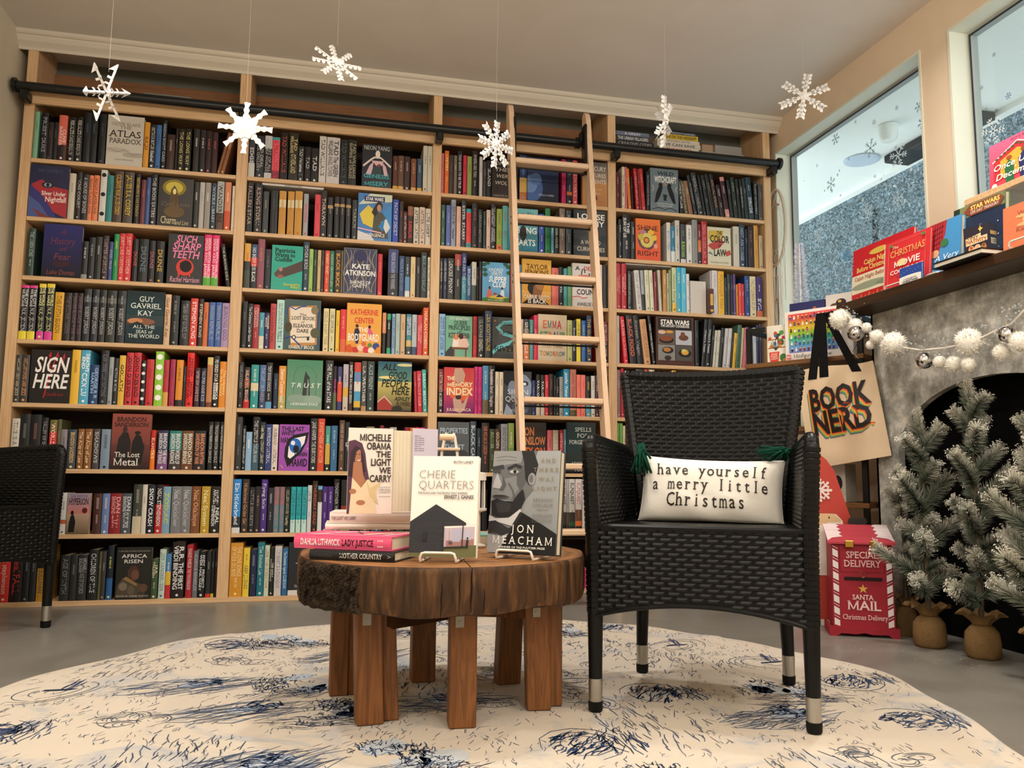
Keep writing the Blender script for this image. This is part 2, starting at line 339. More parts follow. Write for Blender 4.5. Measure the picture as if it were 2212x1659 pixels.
# ladder
ld=thing('library_ladder','pale wooden rolling library ladder leaning on the black rail','ladder',(2.51,-.25,0))
def LY(z): return -.118-.169*(2.55-z)+.25
for s,x in ((-1,2.300),(1,2.722)):
    b=MB(); w=.013; d=.036
    pts=[]
    for z,dd in ((0.0,d),(2.50,d),(2.535,d*.75),(2.552,d*.3)):
        y=LY(z); pts+=[(x-2.51-w,y-dd,z),(x-2.51+w,y-dd,z),(x-2.51+w,y+dd,z),(x-2.51-w,y+dd,z)]
    fs=[(3,2,1,0),(12,13,14,15)]+[(4*k+i,4*k+(i+1)%4,4*k+4+(i+1)%4,4*k+4+i) for k in range(3) for i in range(4)]
    b.add(pts,fs); st=obj('stile',b,'birch',ld)
    b=MB()
    for z in (2.235,1.917,1.601,1.287,.977,.664,.363):
        for dy,dz,r in ((.004,-.004,.004),(-.012,-.012,.004),(.0,-.04,.0075)): b.tube([(x-2.51-w-.0012,LY(z)+dy,z+dz),(x-2.51-w+.001,LY(z)+dy,z+dz)],r,8)
    obj('bolt_hole',b,'black',st)
for z in (2.235,1.917,1.601,1.287,.977,.664,.363):
    b=MB(); y=LY(z); b.bbox(-.197,y-.046,z-.028,.199,y+.036,z,.006); rg=obj('rung',b,'birch_x',ld)
    b=MB(); b.tube([(-.197,y,z-.042),(.199,y,z-.042)],.005,8); obj('tie_rod',b,'black',rg)
for x in (-.192,.194):
    b=MB(); z=2.36; y=LY(z); b.bbox(x-.008,y-.03,2.20,x+.006,y+.03,2.47,.003); pc=(.172,2.402); vs=[(xx,pc[0]+rr*math.cos(k*.3927),pc[1]+rr*math.sin(k*.3927)) for xx in (x-.028,x-.004) for rr in (.0228,.030) for k in range(16)]; b.add(vs,[q for k in range(16) for j in [(k+1)%16] for q in ((16+k,16+j,48+j,48+k),(j,k,32+k,32+j),(k,j,16+j,16+k),(32+j,32+k,48+k,48+j))]); b.bbox(x-.02,y+.0,2.385,x-.006,.1425,2.44,.004); obj('roller_hook',b,'black',ld)
# ================================================================== books: x0 x1 ytop[~lean] colours letters text   (pixels of a crop: ox oy scale)
ROWS=[]
def row(bay,r,ox,oy,s,data): ROWS.append((bay,r,ox,oy,s,data))
row(0,0,0,220,4.096,"""283 325 85 7bb08f 465 -;345 405 95 1b1b1f 99a PRIEST|DUKE;405 455 180 241a1c 644 -;457 498 180 15161a 667 -;500 575 118 2a1a1c:.35/d96b57 ecc CLIVE\\BARKER;588 650 135 141416 ccb FORMALISTS|CHASE BENJAMIN;655 715 135 141416 ccb FORMALISTS|CHASE BENJAMIN;725 785 85 191b20 567 -;787 845 85 191b20 567 -;860 920 90 141619 556 -;F 930 1255 112 c8c2b6 atlas;1260 1308 180 d9962e 521 KAIJU;1310 1365 200 1e2028 ddd OCTAVIA BUTLER|Kindred;1368 1412 205 3f6ca6 124 -;1418 1460 160 15181c bcd ORSON SCOTT CARD;1466 1535 290 3a241a ba9 -;1540 1563 235 2a2422 aa9 -;1565 1620 240 1a1512 e0d48a THE LONG WAY;1622 1680 240 1a1512 e0d48a THE LONG WAY;1700 1752 240 2c2726 ddd -;1758 1808 250 262324 ddd -;1812 1862 260 2a1a1c c66 -;1866 1915 270 3a2020 c66 -;1917 1943 265~80 8a5a3a edb -;1947 1979 265~80 8a5a3a edb -""")
row(0,1,0,220,4.096,"""F 240 585 560 23264a nightfall;592 648 632 c9c0ae 887 -;660 705 620 2b2224 aaa VINE COURT;708 765 640 1f2024 ccc A HOUSE OF BONES;768 806 650 e08055 3a1a10 READY PLAYER ONE;810 858 650 e08055 3a1a10 READY PLAYER ONE;868 925 585 cfcfc8 222 *3;930 985 650 2f7f7c 155 -;990 1070 612 4a3a30 e8b92e CALIBAN'S WAR|JAMES COREY;1080 1165 608 4a4038 e8c22e JAMES S.A. COREY;1180 1225 640 211c1a c9b060 RECURSION|BLAKE CROUCH;1232 1275 690 6a3038 c66 -;1278 1315 670 3f578f 99b -;1318 1375 635 1b1c20 ccc THE BOOK EATERS;F 1385 1695 675 241d16 charm;1700 1748 710 2b2f2a ddd -;1752 1795 712 b9b4ae 888 -;1800 1850 715 9a948c eee -;1855 1900 720 2a3a48 cde INVISIBLE LIBRARY;1905 1968 705 5a4436:.35/a9aaa6 2a2a2a WANDERERS;1975 2030 712 c8502c:.4/d08560 fdb -;2040 2085 745 ddd0bd 987 -""")
row(0,2,0,470,4.096,"""228 290 95 2d3f3a b9cbc0 THE MARSH KING|-;F 360 705 60 26264e fear;712 765 210 8a8a88:.12/202124 ddd -;770 825 175 1e1f24 aaa -;830 885 170 242523 bbb -;890 945 160 2a2020 b99 MASTER of DEVILS;950 985 215 3a4a80 aab STEEL FEAR;990 1035 145 1f8f50 e8d84a -|-;1038 1088 140 cf3038 e9c9b8 JUST LIKE MOTHER;1090 1150 140 cf3038 e9c9b8 JUST LIKE MOTHER;1160 1208 190 1a1716 b44 DUNE;1215 1298 190 191b1c 678 DUNE;1305 1360 205 1a1718 a67 DUNE;1368 1440 210 171616 c9a23e DUNE;F 1470 1785 150 1a1516 teeth;1790 1858 140 5aa83a:.18/e0246c fdd MOON WITCH\\SPIDER KING|MARLON\\JAMES;1862 1925 140 5aa83a:.18/e0246c fdd MOON WITCH\\SPIDER KING|MARLON\\JAMES;2000 2036 235~-58 1d1b1c ccb THE BURNING GIRLS""")
row(0,3,0,470,4.096,"""155 228 598 e8d43c:.15/1c1a1c:.95/e03a8a ccc THE CITY\\WE BECAME|N.K. JEMISIN;232 302 600 e8d43c:.15/1c1a1c:.95/e03a8a ccc THE CITY\\WE BECAME|N.K. JEMISIN;315 378 585 d8409a:.15/1a1a1e:.93/ecd03c dd9 THE WORLD\\WE MAKE|N.K. JEMISIN;385 455 585 d8409a:.15/1a1a1e:.93/ecd03c dd9 THE WORLD\\WE MAKE|N.K. JEMISIN;462 540 660 d9a32c 8a6010 THE FIFTH|SEASON;548 612 665 221d1e 766 THE KILLING MOON;615 660 665 241a1c 756 JONES|BLACK TIDE;663 712 668 241a1c 756 JONES|BLACK TIDE;720 785 630 25282c:.75/55585c:.85/25282c bbb -|ROBERT JORDAN;795 855 635 25282e:.75/4a525c:.85/25282e bbb -|ROBERT JORDAN;862 920 640 262826:.75/55504a:.85/262826 bbb -|ROBERT JORDAN;928 1010 645 282c2a:.75/5c5c54:.85/282c2a bbb -|ROBERT JORDAN;1020 1095 648 22252a:.75/40464c:.85/22252a bbb -|ROBERT JORDAN;F 1100 1435 652 1c3238 kay;1442 1495 680 d9b48f 633 Guy Gavriel Kay;1500 1570 690 17191c 999 -|-;1585 1665 735 1d1f21 999 TIGANA|GUY GAVRIEL KAY;1670 1735 715 d63a2c fff STEPHEN KING;1742 1785 720 2a1712 f0e8d8 STEPHEN KING;1788 1830 750 d06a3a 432 -;1835 1890 750 3f5fa0 9ab DRAGON|REPUBLIC;1895 1948 750 3f5fa0 9ab DRAGON|REPUBLIC;1952 2020 757 a98fb5 6a4a70 BURNING GOD""")
row(0,4,0,730,4.096,"""105 165 150 3a3d3c cb9 ANCILLARY MERCY|ANN LECKIE;168 238 150 3a3836 d96 ANCILLARY SWORD|ANN LECKIE;F 248 608 105 1a1415 sign;612 688 105 e8b83a 852 -;692 775 108 4fa9cc fff DEATH'S\\END|CIXIN LIU;782 858 238 26406c 9bd GEORGE R R\\MARTIN;870 940 110 191c20 778 ALAN MOORE|ILLUMINATIONS;945 985 170 9aa0a4 555 -;990 1030 180 23272a aab KITH & KIN;1035 1090 155 e0b545 2a1c12 GOLIATH;1098 1160 130 c9303c 2a1416 JOHN DIES|END;1165 1228 130 c9303c 2a1416 JOHN DIES|END;1232 1275 200 17171a eee *5;1280 1345 190 c72f36 821 -;1355 1430 120 8fca3a fff *5;1432 1480 195 d8a050:.3/b83040 722 -;1488 1535 190 a62a50 533 -;1545 1605 195 2a2420:.14/e08f2a 642 -;1608 1635 250 2a2a30 888 -;1638 1700 132 e0201c 611 HIDDEN\\PICTURES|JASON\\REKULAK;1712 1758 265 3a1c28 caa INTERVIEW|ANNE RICE;1765 1812 268 1e2238 bbc VAMPIRE|ANNE RICE;1818 1868 172 7a3a2a:.1/c08050:.85/d8c070 a64 -;1872 1925 160 131314 fff FEVERED STAR|REBECCA\\ROANHORSE;1930 2005 210 e08a26 fbe0a0 The Ministry\\for the Future""")
row(0,5,0,730,4.096,"""78 148 712 d0c8bb 444 TIME IS A RIVER;152 240 672 1f2224 888 -;242 340 678 1a1b1d 966 -;345 400 705 1a1a1b aaa VALLEY OF SHADOWS;415 480 725 c8302c:.75/6a6a30 fcc WORLD OF A;485 520 720 5a5a3a 998 -;522 575 810 8a8088 444 -;590 660 810 3a4858 fc6 BRANDON SANDERSON;672 728 805 8a5a2c f2e0c0 The Alloy of Law;735 800 805 8a5a2c f2e0c0 The Alloy of Law;810 868 805 4a4448 bbb SHADOWS;880 962 808 7f92a5 222 -;F 968 1315 672 7a4038 metal;1320 1362 815 e87a20:.5/c02a28 fdb ELANTRIS;1382 1475 818 7a4a80:.45/2a2a50 ddd BRANDON\\SANDERSON|THE WAY\\OF KINGS;1485 1595 822 3a3030:.5/1f7a72 ddd BRANDON\\SANDERSON|WORDS OF\\RADIANCE;1598 1700 822 6a4024 ddc BRANDON\\SANDERSON|OATH\\BRINGER;1705 1810 822 1c1c22 d8906a BRANDON\\SANDERSON|RHYTHM\\OF WAR;1830 1872 742 1a1c18 ddd THE KAIJU PRESERVATION|JOHN SCALZI;1878 1925 742 1a1c18 ddd THE KAIJU PRESERVATION|JOHN SCALZI;1932 1975 742 1a1c18 ddd THE KAIJU PRESERVATION|JOHN SCALZI""")
row(0,6,0,1000,4.096,"""520 575 265 d8d4cc:.25/c05a3a:.35/d0d4cc 777 -;F 578 780 270 c08a78 hyperion;812 885 272 4a2f28 caa -|-;890 955 272 6a80b0 ddd -|-;960 1060 270 8a2428 d99 DAN\\SIMMONS|ILIUM;1062 1150 270 4a5258 ccc DAN\\SIMMONS|OLYMPOS;1162 1240 190 c8bca0:.35/3a4038 ba9 -|-;1242 1285 192 d8cfc0 876 -;1288 1355 195 1f2230 eee SNOW CRASH;1362 1425 195 b8282c:.6/201c20 ddd NEAL|STEPHENSON;1425 1495 210 7aa0b8 cc4 ZODIAC;1503 1592 208 77787c bbb Neal|Quicksilver;1592 1678 208 77787c bbb Neal|Quicksilver;1682 1760 208 7a4a2a c97 Neal|Odalisque;1768 1845 208 b8962e e8d8a0 Neal|System;1852 1945 208 1c1b18 ddd ANATHEM|NEAL\\STEPHENSON""")
row(0,7,0,1000,4.096,"""-20 70 760 d0342c f0d0c0 neal stephenson;75 185 760 1e1718 a33 Neal|FALL;190 245 780 1f2124 888 -;250 305 770 202326 888 -;312 420 740 b8862a:.6/1c1c1e 654 -|MICHAEL\\SULLIVAN;515 600 820 26292a 888 AGE OF MYTH;605 665 820 2a2c2e 888 -;668 755 815 27292b 999 MICHAEL J\\SULLIVAN|AGE OF SWORDS;765 850 770 1a1c1e ccc CHILDREN OF TIME;855 880 785 5a5438 aa9 -;882 920 785 3a3a38 aaa -;930 985 735 2a5a90:.4/18202c dd6 -;F 1010 1325 750 1d1e1a africa;1328 1385 850 3d5238 dca J.R.R.\\TOLKIEN|-;1395 1450 765 bcd0c4 567 JEFF VANDERMEER;1452 1500 805 c03030:.3/d8b040:.6/4a80b0 fff -;1505 1620 700 1e1415 ddd R.R.\\VIRDI|THE FIRST\\BINDING;1635 1690 725 a82430 ddd CHARLES WHEELER|THE TWIN PARADOX;1695 1740 780 6a6c70 bbc ALASTAIR REYNOLDS;1745 1805 785 17181a ccc ANDY\\WEIR|PROJECT\\HAIL MARY;1812 1855 780 c83030:.08/26282a 999 -;1858 1885 770 c8b840:.08/1e1e1c 999 -;1888 1930 765 1c1c1e 888 -""")
row(1,0,500,150,4.809,"""165 235 700 c8c6c0:.35/3a3c46 ddd EDGE;245 330 690 272a33 aaa BAD DEAL\\HOLE GALLERY;335 410 690 c8c8c8:.13/1b1b1e:.7/c8c8c8 bbb WORST OF ALL\\POSSIBLE WORLDS;412 490 705 8a3048:.2/e05a6a:.93/4a9a9a c33 A PSALM|FOR;497 575 660 1c1412 c54 TAD WILLIAMS;588 680 655 2a2a20 cb8 TAD\\WILLIAMS|OTHERLAND;685 745 800 2a2a2c ccc TAD|Volume 1;755 815 805 201a1e bbb TAD;822 895 820 1e1a1c ddd TAD;902 975 695 cfcac6 444 TAD|WILLIAMS;980 1115 708 cbc6c4 444 TAD\\WILLIAMS|The GREEN\\ANGEL TOWER;1118 1200 730 16181c 566 TAD WILLIAMS;1205 1290 735 23241e b5b090 TAD WILLIAMS\\EMPIRE of GRASS;F 1350 1660 785 23272f neon;1672 1725 900 d8a840:.1/5a3428 caa -;1728 1785 898 d8a840:.1/6a4a3a caa -;1790 1850 905 3a2c2a caa -;1860 1915 930 d8a840:.1/7a4a34 caa -;1925 1975 930 d8a840:.1/3a5068 abc -;1985 2030 775 c8c2b0 444 -;2032 2085 775 c8c2b0 444 -""")
row(1,1,500,370,4.809,"""140 210 110 191b1d ca9 FALLEN STAR;225 305 130 191b1d ca9 RISING STORM;315 375 210 3c3e3e 998 -;395 470 200 1a1a1c 555 -;482 555 205 c88f3a:.62/e0cfa0:.8/c88f3a b77a26 -;572 640 210 c88f3a:.62/e0cfa0:.8/c88f3a b77a26 -;648 725 208 c9923c:.62/e0cfa0:.8/c9923c b77a26 -;738 788 235 9fa0a6 c45 DOOKU;855 915 243 d8434e a22 -;918 980 200 1d1c1c cba THRAWN;990 1045 270 1e1e1f:.72/b58f5c:.8/1e1e1f 998 -;1060 1112 265 1e1e1f:.76/b58f5c:.83/1e1e1f 998 -;1118 1168 270 1e1e1f:.76/b58f5c:.83/1e1e1f 998 -;1180 1232 280 26272a:.76/b58f5c:.83/26272a 998 -;1245 1300 300 2a2a2a 998 TARKIN;F 1305 1660 235 3f7ab8 converge;1668 1730 295 2c4aa8 ddd PATH OF DECEIT;1738 1780 315 3a2c2a a33 -;1782 1820 420 5a2020 ddd MEO AFTERMATH;1825 1882 365 2a1a18:.75/8a5a40 d33 -|BLOODLINE;1888 1942 375 c9bfb0 333 AFTERMATH;1948 2005 375 d0bdaa 743 AFTERMATH;2010 2065 390 cbc2b4 333 LIFE DEBT""")
row(1,2,500,370,4.809,"""120 185 750 3a4438:.4/2a2a30:.6/d8a040 c44 -;190 255 760 1c1a1c:.5/d84030:.7/2a4a70 eee NO BODY DIES|BLACK;258 330 705 8a4a5a c96 -;335 398 810 1c1e26 667 -;F 405 730 772 18a08a patricia;733 795 735 1a3a4a dcc OTHER BIRDS|-;797 838 808 9cc060 354 -;840 880 815 2a3a2c 9a8 -;884 920 820 c8b080 854 -;922 955 820 3a2e30 999 -;960 1010 825 d84a32 f8d8b0 ROBERT FROST|-;1012 1058 828 1f7050 bcb ANNA QUINDLEN;1065 1130 820 2c2824 e8a040 BLACK BUCK;1132 1150 825 8a7a50 cc9 -;F 1152 1505 800 2a2a4a kate;1512 1560 860 c8303a e88 -;1620 1725 810 1c1c1e:.5/2a3a70 bbc FREDRIK BACKMAN|THE WINNERS;1735 1790 880 2a4068 89b FREDRIK BACKMAN;1797 1848 888 d8d8d8:.15/5a8ab0:.5/2a3a40 cde -;1855 1905 890 d8c090 a64 -;1912 1958 895 2a2422 aab -;1962 2025 845 20282c 8aa BRAIN|LINWOOD BARCLAY;2032 2065 895 d8cdb8 665 WOMEN TROY|BARKER""")
row(1,3,500,630,4.809,"""95 150 100 1d1e22 666 -;155 210 125 17171a ddd The Christmas Murder Game;213 275 135 a02a30 daa PERSONAL\\LIBRARIAN|-;278 330 218 d8d0b8:.35/4a9aaa fed -;333 385 220 2a2a5a dcb WONDER\\SPACE|-;390 450 125 b84040 733 A Cuckoo Past;455 535 85 b8dcd4 365 SOLUTIONS AND OTHER|PROBLEMS;F 535 915 85 2a4a48 eleanor;945 1000 175 e0cf98 765 COLD SASSY TREE;1008 1065 178 d8cda0 443 MRS JEFFRIES|-;1075 1115 195 e8bc30 964 -;1120 1185 185 d86030:.3/d82a34 f99 -;F 1187 1550 125 e8a02c bodyguard;1560 1600 220 1c1a1a:.5/d88a60 ddd -;1608 1650 230 30a070:.15/1c1c1c:.85/30a070 dfd -;1660 1695 232 88aacc 244 DEAD ROMANTICS;1700 1745 230 a8b8b0 577 -;1750 1800 235 c8a880 765 -;1810 1865 235 3a4a48:.2/c8b060:.35/3a8088 dcd WHEN WE\\LEFT CUBA|-;1870 1920 240 3a4a70:.2/b0b8c0 655 -;1925 1980 245 c8404a e99 NEXT YEAR\\HAVANA;1985 2040 168 d85a28 f4e8d8 HARLAN COBEN""")
row(1,4,500,630,4.809,"""55 112 735 1b1b1f 999 HARLAN COBEN|-;118 180 785 c02020:.2/1c1618:.5/7a3a1c:.72/1c1618 fcb HARLAN|DEAL BREAKER;190 270 760 2a9490:.4/d8c8a0:.58/2a9490 dee -|-;280 345 762 3a4060:.4/4a6a9a abc THE LAST MRS PARRISH;348 412 738 5a9ac0:.15/18181a ddd TROY BOONE KNOCKS|-;425 475 850 1c2a44 89b -;480 555 772 b0a860:.3/d8902c fdc Demon|Copperhead;F 562 935 710 5a9070 trust;965 1045 715 1f2122 eee THE PULL of the STARS;1048 1085 775 5a6a4a:.4/1e1a20 c49 PUNK 57;1092 1140 780 3a3a70:.2/d84a3a:.65/3a3a6a fcc -;1150 1205 755 c8b8a8:.3/d8a840:.5/b8b0b8 766 -;1210 1255 730 3a2420 eee SHUTTER|RAMONA EMERSON;1265 1335 735 1c1c1c:.07/d8b040:.2/4a9ac0:.4/d8d0c8:.6/4a90c0:.8/c83a2c d22 -;1342 1395 722 b08a60:.1/4a4a44 eee L.A. WEATHER;1402 1475 725 2a3a38 bcc ALICE FEENEY|-;F 1512 1865 730 3a6a70 goodpeople;1903 1930 830~-20 b84048 dbb -;1934 1982 825~-20 c82a3c fbb THE FAMILY CLUB;1988 2032 812~-20 4aa8a0 dee SARAH|BEACH""")
row(1,5,480,880,3.771,"""92 150 78 2f3133 888 -|-;155 182 150 1c1e20 eee JOHN GRISHAM|THE JUDGE'S LIST;184 232 200 8fb4d4 fff -;235 290 78 3a5a6a:.5/1c1c1e ddd THE LIFESTYLE|TAYLOR HAHN;295 340 120 1c2a34 dcb Matt Haig|MIDNIGHT LIBRARY;343 395 138 2a3a78 ddd BOYFRIEND MATERIAL;397 445 140 e0d0c8 333 HUSBAND MATERIAL;F 455 700 140 a04ab0 eye;708 768 90 1f1f20 ddd JANE HARPER|THE SURVIVORS;770 825 92 d0482c f0b898 SWEETNESS of WATER;832 872 152 2a2a24:.15/c8a850:.6/4a9a90 dfd -;878 930 150 3a6a94 acd -|-;945 988 105 5a4430 caa HOUSE OF HUNGER|-;992 1030 120 1c2024 ddd THE BEST\\OF;1480 1520 162 8a1c2c d9a WINTER STREET;1522 1560 165 d87028 fbc -;1565 1600 162 c82030 f9a -;1605 1645 165 d0308a f9c -""")
row(1,6,480,880,3.771,"""72 140 585 d8d8d8:.1/2a3038:.3/2f86d0 fff Elin Hilderbrand;150 205 585 3a2f28 c97 Hilderbrand|Golden Girl;210 255 650 23242a 999 LITTLE SECRETS;258 302 645 2a2426 b99 -;305 355 588 4a3080 ddd Flying Solo|-;362 410 655 24242e bbc -|-;412 455 648 5a808a:.6/8a6a70 c77 -|REMINDERS OF HIM;458 498 648 5a808a:.6/8a6a70 c77 -|REMINDERS OF HIM;500 545 648 1c1e1e bb9 COLLEEN HOOVER|Verity;550 590 648 bfe0d8:.28/2fa8b0 123 IT STARTS WITH US|-;595 635 648 bfe0d8:.28/2fa8b0 123 IT STARTS WITH US|-;640 682 648 bfe0d8:.28/2fa8b0 123 IT STARTS WITH US|-;686 720 635 d0d0d4 667 LOVE|-;724 768 600 2a221c c64 THURSDAY DEAD;770 805 640 ddd:.65/3a2f2a:.92/6ab0e0 555 -;808 850 645 4a2a78 cbd -|-;852 895 645 4a2a78 cbd -|-;900 945 585 18181a bbb TOGETHER WE BURN;960 1035 590 5a8a3a:.3/8a2a24:.5/1c1c1e 333 -;1050 1110 600 2a2a30 888 -;1120 1200 600 6a4a3a caa -;1210 1300 610 2f4a5a ccc -;1310 1400 600 5a2a30 ccc -;1410 1480 600 3a3a3a ccc -;1488 1535 600 2a2a2c e8c020 U""")
row(1,7,480,880,3.771,"""52 155 1105 d0902c f0d8a0 THE LOVE SONGS\\OF W.E.B. DU BOIS|-;160 212 1145 e8c840 554 -|ABBY JIMENEZ;218 270 1158 1f2a48 99a -|-;275 332 1100 1f6f80 cdc The Kindest Lie|-;335 373 1125 c8d4bc a54 LOS|THE DIRECTOR;376 412 1145 1f2422 ccb THE ONLY\\GOOD INDIANS;417 475 1130 cbc4c4 667 MY HEART IS A CHAINSAW;480 525 1148 2f6698 def The Romantic Agenda|CLAIRE KANN;F 530 790 1100 23252a darkface""")
row(2,0,920,180,5.027,"""158 192 760 c8707c 622 -;200 245 735 d86a28 fd8 MYSTERY|-;248 295 780 3a3430 765 -;300 335 785 7a6a60 dcb -;340 390 740 211d20 ddd TOO GOOD TO BE TRUE;400 440 785 c8284a 412 -;445 495 795 8a9a50 563 -;500 560 740 1c1a1a dcc WHERE ARE YOU|-;578 612 800 c8c4c0 433 -;618 655 850 3a3838 aaa -;658 712 840 201a1c ccc ISLAND;F 715 1000 815 2c2521 wolves;1015 1095 765 b8703a:.18/d8b060:.5/2c4680 89b -;F 1098 1440 815 1f2c4c stella;1475 1522 800 b01f54 e9a -|-;1530 1588 810 1c1c20:.2/c06a30:.28/1e2838 bbb -|-;1595 1645 820 d05058 fcc TIME IN PARIS;F 1700 1970 840 c08a5a mercury""")
row(2,1,920,410,5.027,"""160 205 165 345a4c 9c8 -|-;215 265 170 5a68a8 aad -;270 320 108 8f98a8 223 MISERABLE|Bill Hader;328 375 182 dcae9c c87 -;380 430 118 2a3038 ddd SISTER|STARRY;434 488 208 2a9aa0:.12/d83a3c:.9/2a9aa0 811 -|-;495 560 150 20181a a66 -|-;565 610 215 232526 9a9 MEXICAN GOTHIC;618 650 235 2f3a38 999 -;655 698 220 d8bcae 855 -;702 755 155 241e1e bbb THE MARRIAGE\\PORTRAIT|MAGGIE\\O'FARRELL;765 825 210 e06a3c:.12/8fa03c 453 -|-;830 888 175 5aa0a0 a33 -|-;F 890 1215 205 4a98a8 celeste;1225 1285 265 2f50a8 ddd -|-;1295 1350 205 1f7a48 143 MISSED;1358 1390 310 5a9aa8 dee -;1398 1440 280 1c1a18 ccb LAVENDER HOUSE;1450 1510 197 7a6a60 d9c8b0 -|-;1522 1580 225 3a4448 bbb -|-;F 1602 1960 205 23262a louise""")
row(2,2,920,410,5.027,"""145 180 745 1f2426 ccc LOUISE PENNY|-;185 225 745 2a2f4a ccc LOUISE PENNY|-;230 300 745 2a2a24 ddd LOUISE PENNY;308 378 700 1e1c1c:.75/a03030 ccb -|-;385 438 692 3a8a98:.5/2a3470 bcd WE ARE THE LIGHT;440 490 830 2a4a78 bcd BRIDGERTON;495 545 785 3a4a40:.4/c8c4b8 433 -;550 570 840 2a2020 c99 -;574 605 780 2a1c1e c44 -;F 610 905 790 5aa0cc supper;910 940 800 8a3a30 dbb -;945 985 800 3a4a3a dbb -;995 1037 815 5a8ab0 234 -|-;F 1040 1360 758 dca03c carrie;1365 1440 850 d86a60 433 -;1445 1488 840 26242a ddd EVELYN;1495 1535 855 4aa0a0 dee -;1540 1585 835 6a9a6a 353 -;F 1590 1915 805 d8d0cc county;1920 1975 820 1c1c1c 444 -""")
row(2,3,920,660,5.027,"""138 205 92 8ab4d4 458 THINGS WE\\NEVER GOT OVER|LUCY SCORE;F 210 500 115 6aa88a queer;508 552 120 c42a2c 511 SPENCER|-;560 630 120 1c1c1e ccb V.E. SCHWAB|VENGEFUL;638 712 60 23262a:.35/2a3a5a e0c040 LISA SCOTTOLINE;F 716 1010 130 1f221f river;1016 1055 150 d0c4bc 766 -;1060 1120 150 d8703c:.45/8a7a70:.75/2a2e34 ddc GREAT|CIRCLE;1125 1165 155 4a9a94 cee -|-;1170 1213 105 d8305a fcc LUCKY;F 1216 1530 100 cbb798 emma;1535 1588 160 b8bc78 764 -|-;1590 1632 165 1c1e22 ddd Emma Straub;1635 1680 148 e8d030 543 LOVE YOU|-;1690 1738 165 2a5a9a bcd -|-;1745 1800 110 1c2a4a db5 THE GUEST LIST;1880 1925 115 c83030 e88 THE PALACE;1930 1985 180 1e1a1c:.5/6a2024 cbb BITTER TASTE OF MURDER""")
row(2,4,920,660,5.027,"""130 185 690 2a1c1c:.5/7a2a28 ccb A BITTER TASTE|of MURDER;F 190 520 675 d04a48 memory;523 562 665 d0307c 301 IT CAME FROM THE CLOSET;565 605 668 d0307c 301 IT CAME FROM THE CLOSET;612 675 655 6a5a40:.3/4a8ab0 cdd -|-;680 745 655 1e2024 dcc Reputation|Sarah Vaughan;750 790 720 d8c8ae 765 -|-;795 838 722 d8c8ae 765 -|-;F 842 1145 715 2a2e38 siren;1148 1190 815 2a3a6a 99b -;1195 1240 750 d8c8b8:.25/1e1a1c ddd YARMOUTH;1245 1288 755 d8c8b8:.25/1e1a1c ddd YARMOUTH;1292 1332 755 c83038 fbb -|-;1338 1385 745 2a1c1c a44 -|-;1390 1410 760 2a3a3a ccc -;1412 1445 790 201e20 cba -;1450 1490 775 9a9894 666 -;1495 1558 692 2a8fb8 fff Jennifer Weiner|-;1565 1632 695 4a5a30:.13/c07a64 a44 Jennifer Weiner|-;1638 1682 752 e8786a d44 -|-;1685 1732 755 e8786a d44 -|-;1738 1790 770 4a9ab8:.45/1e1e1c e8c020 -|-;1795 1835 765 d8d0c8 433 -|-;1840 1880 760 3a2a2a caa -;1925 1990 770 1e1c1c ddd FOR the THRONE""")
row(2,5,920,880,3.95,"""F 95 365 125 55585c properties;372 425 120 3a4a58 ccc BLACK CAKE;432 468 180 1e2a30 8aa -;472 535 132 2a2020 d97a54 OUR WOMAN IN MOSCOW|-;540 585 185 3a4028 9a8 SUMMER|-;588 632 185 4a3020 cba GOLDEN|-;638 695 142 8f9094 445 BAND OF SISTERS|-;700 750 135 6a8a3c:.5/8a9a50 ddc -;F 772 1025 130 26211f winslow;1035 1078 195 e0c8b0:.35/d86a70 433 -;1082 1130 195 b8ae98 d8d0b8 CLAIRE|VALLEY;1140 1172 195 a82430 ebb NIGHTBITCH|RACHEL YODER;1175 1198 188 5a8090 ccc -;F 1200 1450 130 1f2c2e spells""")
row(2,6,920,880,3.95,"""95 160 640 2a2a2e 888 -;165 230 630 3a2a2a 888 -;235 300 650 2a3a3a 888 -;305 380 630 1f1f22 888 -;440 470 690 23202a 888 -;475 520 700 1a1a1c ccc -;560 620 640 2a2a2c 888 -;630 700 640 3a3a30 888 -;710 790 640 23262a 888 -;800 900 640 2a2426 888 -;910 1000 640 1f2428 888 -;1010 1100 640 2a2a2e 888 -;1105 1145 615 222630 777 -;1150 1200 612 222:.1/4a4038:.35/d0ccc8 222 ELFQUEST|-;1203 1220 612 222:.1/5a5038:.35/c0bcb8 443 -;1222 1272 612 222:.08/2a5a38:.16/3a3430:.35/d4d0cc 222 ELFQUEST|-;1276 1330 612 222:.08/d86a2c:.18/6a4a30:.4/d8d0cc b77 ELFQUEST|-;1335 1358 615 d8d4d0 666 -;1362 1392 640 a02030 e99 -""")
row(2,7,920,880,3.95,"""420 500 1240 5a5a4a ddd -;520 620 1240 2a3a4a ddd -;640 760 1230 4a2a2a ddd -;780 900 1240 3a3a3a ddd -;920 1080 1230 5a4a3a ddd -;1100 1220 1240 2a3a3a ddd -;1240 1345 1240 3a2a30 ddd -;1352 1400 1430 c03060 fcd -|-""")
